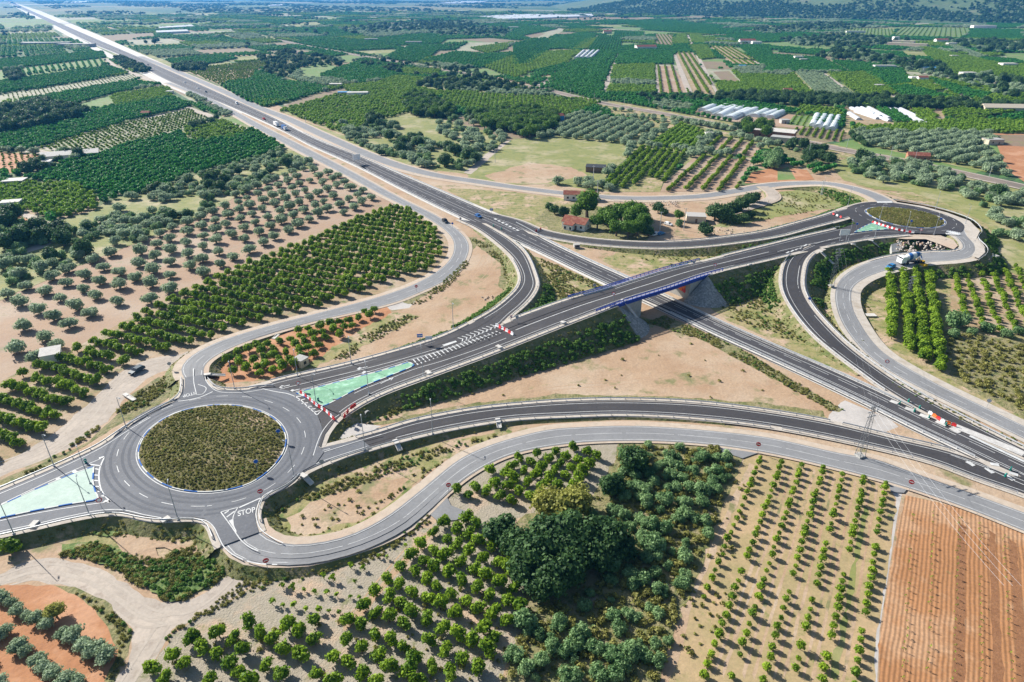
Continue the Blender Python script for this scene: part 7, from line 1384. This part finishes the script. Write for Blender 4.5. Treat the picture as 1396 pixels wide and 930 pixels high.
for i, (p, w, d, h, l, wl_, rf, rz) in enumerate([((488,131),22,9,4,'white house with annexes in the meadow right of the far motorway','white_wall','pale_concrete',.1),((470,130),14,7,3.5,'bluish low building left of the white meadow house','grey_wall','blue_tarp',.1),((458,119),14,8,4,'small pale house above the curved meadow track','cream_wall','pale_concrete',0),((545,40),60,18,6,'white villa block among far orchards at the top','white_wall','pale_concrete',0),((564,60),34,12,5,'grey roofed house in the dark far orchards','grey_wall','concrete',0),((506,56),30,12,5,'grey farm shed in the upper far orchards','grey_wall','concrete',.2),((880,68),40,14,6,'white farmstead at the end of the pale central track','white_wall','roof_tile',.2),((872,67),18,12,7,'taller white block beside the central farmstead','white_wall','pale_concrete',.2),((828,46),22,12,6,'pale farmhouse under trees at the top centre','cream_wall','roof_tile',0),((1018,59),34,14,6,'white house right of the black cypress group','white_wall','roof_tile',0),((1031,60),20,12,5,'smaller white annex right of the cypress house','white_wall','pale_concrete',0),((1012,92),10,7,3,'small blue-roofed shed by the brown fallow plot','white_wall','blue_tarp',0),((1073,126),9,7,3,'small sandy hut at the foot of the hedge line','cream_wall','roof_tile',0),((1198,119),9,7,3,'tiny grey hut on the diagonal track','grey_wall','concrete',.2),((1245,110),10,9,5,'white round-looking water house in the orchards on the right','white_wall','pale_concrete',0),((1256,111),12,8,5,'white house with red roof beside the water house','white_wall','roof_tile',0),((1205,94),30,10,5,'pale farm hall under trees behind the fallow strip','white_wall','concrete',-.1),((1269,97),28,10,5,'low white house below the grey olive belt','white_wall','blue_tarp',0),((1282,59),26,12,7,'red roofed house at the edge of the upper right grove','white_wall','roof_tile',0),((1297,62),20,10,5,'small white villa right of the red roofed one','white_wall','pale_concrete',0),((1373,91),22,12,5,'small white house in the orchards at the right border','white_wall','pale_concrete',0),((1318,104),18,10,5,'tiny white house in the grey-green belt on the right','white_wall','pale_concrete',0),((1222,60),70,12,7,'sandy long farm hall, left one of the parallel pair','cream_wall','cream_wall',-.75),((1236,64),75,12,7,'sandy long farm hall, right one of the parallel pair','cream_wall','cream_wall',-.75),((1220,58),12,10,12,'pale grain tower at the head of the farm halls','white_wall','pale_concrete',0),((1340,39),70,18,9,'white estate building at the hill foot on the right','white_wall','pale_concrete',0),((1088,81),14,8,5,'white hut beside the diagonal track near the upper cypresses','white_wall','pale_concrete',0),((1095,84),12,8,4,'grey hut right of the white one on the diagonal track','grey_wall','concrete',0),((65,62),90,22,6,'grey shed complex in the far left plain','grey_wall','concrete',.2),((105,64),70,20,6,'long dark roofed hall left of the far motorway','grey_wall','concrete',0),((45,61),50,12,5,'white low hall in the far left plain','white_wall','pale_concrete',0),((700,39),30,14,5,'pale barn among far olive trees','white_wall','pale_concrete',0),((668,33),26,14,6,'white barn beside the long greenhouse','white_wall','pale_concrete',0),((232,128),7,5,3,'tiny white hut in the light orchard left of the motorway','white_wall','pale_concrete',0),((200,158),7,6,3,'tiny brown hut on the left field track','brick_wall','roof_tile',0),((1300,79),12,8,4,'tiny pale hut right of the long farm halls','cream_wall','concrete',0),((60,226),10,7,3,'white sheds between trees at the left edge','white_wall','pale_concrete',.3),((22,252),11,8,3,'grey and white farm sheds at the left border','grey_wall','pale_concrete',.2),((1166,45),50,8,5,'white hall at the foot of the wooded hill','white_wall','pale_concrete',-.1),((1065,43),24,12,5,'small white sheds at the left of the hill foot','white_wall','pale_concrete',0)]):
    house(p, w, d, h, l, wall=wl_, roof=rf, rz=rz, kind='gable' if rf == 'roof_tile' else 'flat', win=2 if w < 20 else 4)
# polytunnels / greenhouses
def tunnel(a, b, w, h, label, group=None, mt='greenhouse_film', name='polytunnel', ribs=True):
    A_, B_ = G(*a), G(*b); L_ = np.linalg.norm(B_-A_); r = thing(name, label, 'greenhouse', A_, atan2((B_-A_)[1], (B_-A_)[0]), group); n = 8; V = []; F = []
    for x in (0, L_):
        for i in range(n+1): t = pi*i/n; V.append((x, -w/2*cos(t), h*sin(t)**.8 if 0 < i < n else 0))
    F = [(i, i+1, n+2+i, n+1+i) for i in range(n)]+[tuple(range(n+1)), tuple(range(n+1, 2*n+2))[::-1]]; mesh_obj('film_cover', V, F, MT[mt], r, smooth=False)
    if ribs:
        for q in range(0, max(2, min(14, int(L_/4)))):
            x = L_*q/max(1, (max(2, min(14, int(L_/4)))-1)); m = MB(); 
            for i in range(n): t0, t1 = pi*i/n, pi*(i+1)/n; m.tube((x, -w/2*1.01*cos(t0), h*1.01*sin(t0)**.8 if i else 0), (x, -w/2*1.01*cos(t1), h*1.01*abs(sin(t1))**.8 if i+1 < n else 0), .06, .06, 3)
            m.build('rib', MT['galvanised'], r)
for i, (a, b) in enumerate((((785,81.5),(796,71.5)),((791.5,81.5),(802.5,71.5)),((798,81.5),(809,71.5)),((804.5,81.5),(815.5,71.5)))): tunnel(a, b, 8, 5, 'white polytunnel in the block of four beyond the railway, number %s from the left' % ('one', 'two', 'three', 'four')[i], 'four white polytunnels beyond the railway', mt='white_plastic', ribs=False)
for i, (a, b) in enumerate((((1108,173),(1114,159)),((1115,175),(1124,160)),((1125,177),(1133,161)),((1134,178.5),(1143,161.5)))): tunnel(a, b, 6.5, 3.6, 'bright rounded polytunnel beside the crop rows, %s from the left' % ('first', 'second', 'third', 'fourth')[i], 'four bright polytunnels beside the crop rows')
for i, (a, b, w) in enumerate((((1160,148.5),(1213,166),4.5),((1168,148.5),(1192,157),4.5),((1174,148),(1200,160),4),((1157,155),(1171,164),5),((1184,148),(1212,163),4.5),((1210,149),(1256,169.5),5),((1218,149),(1264,170.5),5),((1226,149),(1262,166),4.5),((1166,153),(1196,163),3.5))): tunnel(a, b, w, 2.2, 'narrow white crop tunnel above the right olive grove, %s' % ('uppermost of the left set', 'second of the left set', 'third of the left set', 'short low one at the left end', 'right one of the left set', 'left one of the right set', 'middle one of the right set', 'upper one of the right set', 'slimmest of the left set')[i], 'white crop tunnels above the olive trees', mt='white_plastic', ribs=False)
for i, (a, b, w) in enumerate((((958,152),(973,145.5),9),((964,156),(990,146),10),((980,160),(1003,148),9),((994,163),(1020,151),10),((1010,158),(1030,150.5),9),((1002,153),(1012,148),8),((1028,160),(1046,151.5),9),((1040,160),(1058,153),9),((1050,162),(1066,154),8),((985,152),(1000,147),8))): tunnel(a, b, w, 3.4, 'greyish worn film greenhouse beside the railway bed, %s' % ('leftmost', 'second from the left', 'third from the left', 'largest in the middle', 'behind the largest', 'small one at the back', 'third from the right', 'second from the right', 'rightmost', 'low one between the left pair')[i], 'worn film greenhouses beside the railway', ribs=False)
def roof_block(pts, h, label, m='white_plastic'):
    P = GP(pts); c = sum(P)/len(P); r = thing('greenhouse', label, 'greenhouse', c); n = len(P); Q = [p-c for p in P]; V = [(q[0], q[1], 0) for q in Q]+[(q[0], q[1], h) for q in Q]
    mesh_obj('wall', V, [(i, (i+1) % n, n+(i+1) % n, n+i) for i in range(n)], MT['greenhouse_film'], r); mesh_obj('roof', [(q[0]*1.003, q[1]*1.003, h+.05) for q in Q]+[(0, 0, h+.6)], [(i, (i+1) % n, n) for i in range(n)], MT[m], r)
for pl, l in (([(650,24),(700,20.8),(806,20.2),(809,23.4),(760,25),(716,27),(690,27.3)],'very long white covered greenhouse at the top centre'),([(834,15),(848,14.8),(852,17.8),(835,18)],'small white greenhouse right of the long one'),([(995,14.5),(1010,12.8),(1048,16),(1046,18.4),(1018,18.4)],'white covered reservoir greenhouse at the foot of the hill'),([(596,5),(625,2.5),(665,1.8),(660,3.4),(630,5.6)],'pale long greenhouse near the horizon'),([(213,44.6),(255,42.8),(258,45),(214,47)],'white polytunnel by the far brown field, nearer one'),([(217,39),(262,35.8),(266,38),(220,40.4)],'white polytunnel by the far brown field, farther one'),([(85,3.4),(118,2),(122,3.6),(100,4.6)],'white hall near the horizon beside the motorway end'),([(365,7.4),(384,6),(386,8),(368,8.6)],'small white hall near the horizon')): roof_block(pl, 5, l)
# =========================================================== CHUTES, CULVERTS, ROCKS, SLABS
def chute(a, za, b, zb, label, w=.95):
    A_, B_ = G(*a, za), G(*b, zb); A_[2] += .25; B_[2] += .45; L_ = np.linalg.norm(B_-A_); d = B_-A_; n = np.array([-d[1], d[0], 0]); n /= np.linalg.norm(n); m = MB(); up = np.array([0, 0, .22])
    for s0, s1, h0 in ((-w/2, w/2, .12), (-w/2-.14, -w/2, .3), (w/2, w/2+.14, .3)):
        P = [A_+n*s0, A_+n*s1, B_+n*s1, B_+n*s0]; P = [p-A_ for p in P]; m.add([(p[0], p[1], p[2]+.05) for p in P]+[(p[0], p[1], p[2]+.05+h0) for p in P], [(3, 2, 1, 0), (4, 5, 6, 7), (0, 1, 5, 4), (1, 2, 6, 5), (2, 3, 7, 6), (3, 0, 4, 7)])
    m.box((0, 0, .15), (1.8, 1.2, .3), atan2(d[1], d[0])); o = m.build('drainage_chute', MT['pale_concrete']); o.location = tuple(map(float, A_)); tag(o, label, 'drainage chute')
for a in (((584,509),4.0,(598,536),0,'white concrete drainage chute on the overpass bank, leftmost on the south side'),((680,474),5.2,(697,504),0,'concrete drainage chute on the overpass bank, middle one on the south side'),((768,441),6.6,(790,471),0,'concrete drainage chute on the overpass bank, right one before the bridge'),((850,411),7.6,(876,445),0,'long thin chute edging the left stone cone of the bridge'),((968,375),7.5,(990,405),0,'long thin chute edging the right stone cone of the bridge'),((1022,362),6.8,(1036,372),2.8,'short drainage chute on the bank right of the bridge'),((1118,344),5.7,(1136,362),2.0,'drainage chute left on the bank above the hollow'),((1163,334),5.2,(1173,342),2.6,'drainage chute middle on the bank above the hollow'),((1187,329),4.9,(1199,339),2.2,'drainage chute right on the bank above the hollow'),((47,716),1.9,(45,732),0,'small drainage chute at the lower edge of the western approach'),((226,710),1.9,(221,722),.4,'small drainage chute left of the STOP exit'),((414,650),1.9,(426,663),.3,'small drainage chute on the right bank of the near roundabout'),((540,604),1.4,(546,617),.2,'small drainage chute on the exit ramp bank'),((679,575),.8,(681,586),0,'tiny drainage chute between exit ramp and grey road'),((172,540),.1,(184,548),0,'short concrete channel at the edge of the left dirt track'),((283,512),1.8,(308,514),.3,'concrete ditch channel at the tip of the small citrus plot'),((375,462),.9,(380,458),1.0,'tiny white headwall beside the access road')): chute(*a)
# culvert mouth
b = G(500, 566, .3); r = thing('culvert', 'round concrete culvert mouth at the foot of the overpass bank', 'culvert', b, 2.4); m = MB(); n = 14
for i in range(n):
    t0, t1 = 2*pi*i/n, 2*pi*(i+1)/n; m.add([(0, 1.2*cos(t0), 1+1.2*sin(t0)), (0, 1.2*cos(t1), 1+1.2*sin(t1)), (0, .95*cos(t1), 1+.95*sin(t1)), (0, .95*cos(t0), 1+.95*sin(t0)), (-.9, 1.2*cos(t0), 1+1.2*sin(t0)), (-.9, 1.2*cos(t1), 1+1.2*sin(t1)), (-.9, .95*cos(t1), 1+.95*sin(t1)), (-.9, .95*cos(t0), 1+.95*sin(t0))], [(0, 1, 2, 3), (0, 4, 5, 1), (3, 2, 6, 7), (4, 7, 6, 5)])
r.scale = (.7, .7, .7)
m.build('pipe', MT['concrete'], r); MB().box((-.3, 0, -.1), (.3, 5, 1.2)).build('headwall', MT['concrete'], r)
b = G(786, 337, .3); r = thing('concrete_box', 'grey open concrete box on the bare earth below the entry ramp', 'concrete box', b, .2); MB().box((0, 0, .7), (2.6, 2, 1.4)).build('box', MT['concrete'], r); MB().box((0, -1.02, .7), (1.6, .06, .9)).build('opening', MT['window_dark'], r)  # box is solid: a dark plate paints the shade inside its mouth
b = G(1187, 430, .3); tag(MB().box((0, 0, .12), (3.4, 2.2, .25)).build('concrete_slab', MT['pale_concrete']), 'pale flat concrete slab on the earth left of the citrus hedge rows', 'slab').location = tuple(map(float, b))
# boulders
def rock_mesh(seed):
    rng = np.random.default_rng(seed); V, F = ico(1); k = rng.normal(size=(8, 3)); V = V*(1+.0*V)
    for q in k: q /= np.linalg.norm(q); d = V@q; V = V-np.outer(np.maximum(d-.72, 0), q)
    V *= np.array([1, .8, .65]); me = bpy.data.meshes.new('boulder'); me.from_pydata([tuple(map(float, v)) for v in V], [], F); me.materials.append(MT['riprap']); me.update(); return me
RK = [rock_mesh(i) for i in range(6)]
def rocks(n, fn, label, group, sc=(.4, .8)):
    for i in range(n):
        p = fn(); o = bpy.data.objects.new('boulder', random.choice(RK)); COL.objects.link(o); o.location = tuple(map(float, p)); o.rotation_euler = (random.random()*3, random.random()*3, random.random()*6); s = random.uniform(*sc); o.scale = (s, s, s); tag(o, label, 'boulder', group)
def f1():
    t = random.random(); x = 1222+t*76; q = random.random(); y0 = 328+2*sin(t*3); y = y0+q*(16-9*abs(t-.35)); return G(x, y, 4.7-q*1.5)
rocks(120, f1, 'rough brownish boulder of the stone slope just below the far roundabout', 'boulders of the stone slope below the far roundabout', (.35, .85))
def f2():
    t = random.random(); q = random.random(); x = 1268+t*80; y = 361-7*t**2-q*2; return G(x, y+q*3, 2.6+1.3*t-q*2.2)
rocks(110, f2, 'pale boulder of the retaining wall below the gravel path on the right', 'boulders of the retaining wall below the gravel path', (.4, .8))
def f3():
    t = random.random(); return G(862+t*62+random.uniform(-2, 2), 280-t*4+random.uniform(-2, 3), random.uniform(0, 1.2))
rocks(60, f3, 'pale boulder in the low stone wall under the upper frontage road', 'boulders under the upper frontage road', (.4, .8))
def f4(): return G(990+random.gauss(0, 9), 316+random.gauss(0, 2.2), .2)
rocks(26, f4, 'orange-grey rubble lump on the debris heap above the entry ramp', 'rubble lumps of the debris heap', (.25, .6))
def f5(): return G(665+random.gauss(0, 5), 406+random.gauss(0, 1.5), .2)
rocks(14, f5, 'pale rubble stone in the weedy heap inside the loop ramp', 'rubble stones inside the loop ramp', (.25, .5))
m = MB()
P = [G(1215,333,4.6), G(1228,330,4.7), G(1230,342,2.8), G(1216,344,2.8)]
for p, l in ((P, 'grey concrete wing wall in the middle of the boulder slope'),):
    rect_prism([p[0], p[1], p[2], p[3]][::-1], 1.2, [2.8, 2.8, 4.7, 4.6], m); o = m.build('wing_wall', MT['concrete']); tag(o, l, 'wall')
o = MB().box((0, 0, 1.6), (7, 3, 3.4), .4).build('wing_wall', MT['concrete']); o.location = tuple(map(float, G(1347, 359, .5))); tag(o, 'grey concrete end block of the boulder wall at the right', 'wall')
HAZE_D = 0.72e-4
# =========================================================== SKY, SUN, CAMERA, HAZE
W = bpy.data.worlds.new('World'); SC.world = W; W.use_nodes = True
nt = W.node_tree; sky = nt.nodes.new('ShaderNodeTexSky'); sky.sky_type = 'NISHITA'; sky.sun_disc = False
SUN_EL = radians(31); az = atan2(.81, -.59)  # shadows travel +x -y, sun stands towards (-.81,.59)
sky.sun_elevation = SUN_EL; sky.sun_rotation = atan2(-.81, .59)
sky.altitude = 100; sky.air_density = 1; sky.dust_density = 1.2
nt.links.new(sky.outputs[0], nt.nodes['Background'].inputs[0]); nt.nodes['Background'].inputs[1].default_value = .06
sd = bpy.data.lights.new('sun', 'SUN'); sd.energy = 5.0; sd.angle = radians(.53); sd.color = (1, .965, .905)
so = bpy.data.objects.new('sun', sd); COL.objects.link(so)
from mathutils import Vector
dirv = Vector((.81*cos(SUN_EL), -.59*cos(SUN_EL), -sin(SUN_EL)))
so.rotation_euler = dirv.to_track_quat('-Z', 'Y').to_euler(); so.location = (-300, 400, 400)
cam = bpy.data.cameras.new('camera'); cam.sensor_width = 36; cam.lens = 36*FPX/1396; cam.clip_start = 1; cam.clip_end = 40000
co = bpy.data.objects.new('camera', cam); COL.objects.link(co); co.location = (0, 0, CAMH); co.rotation_euler = (pi/2-TILT, 0, 0); SC.camera = co
HAZE_TOP = 420
hz = MB().box((0, 6400, (HAZE_TOP-2)/2), (27000, 14500, HAZE_TOP+2)).build('haze', None)
hm = bpy.data.materials.new('haze_air'); hm.use_nodes = True; n = hm.node_tree; n.nodes.remove(n.nodes['Principled BSDF'])
pv = n.nodes.new('ShaderNodeVolumePrincipled'); pv.inputs['Color'].default_value = (.08, .42, 1, 1); pv.inputs['Density'].default_value = HAZE_D; pv.inputs['Anisotropy'].default_value = .2
n.links.new(pv.outputs[0], n.nodes['Material Output'].inputs['Volume']); hz.data.materials.append(hm); hz['kind'] = 'stuff'
SC.view_settings.view_transform = 'Standard'; SC.view_settings.look = 'None'; SC.view_settings.exposure = .92; SC.view_settings.gamma = 1
SC.render.engine = 'CYCLES'; SC.cycles.volume_bounces = 0; SC.cycles.max_bounces = 4; SC.cycles.diffuse_bounces = 2
SC.cycles.volume_step_rate = 4; SC.cycles.volume_max_steps = 64
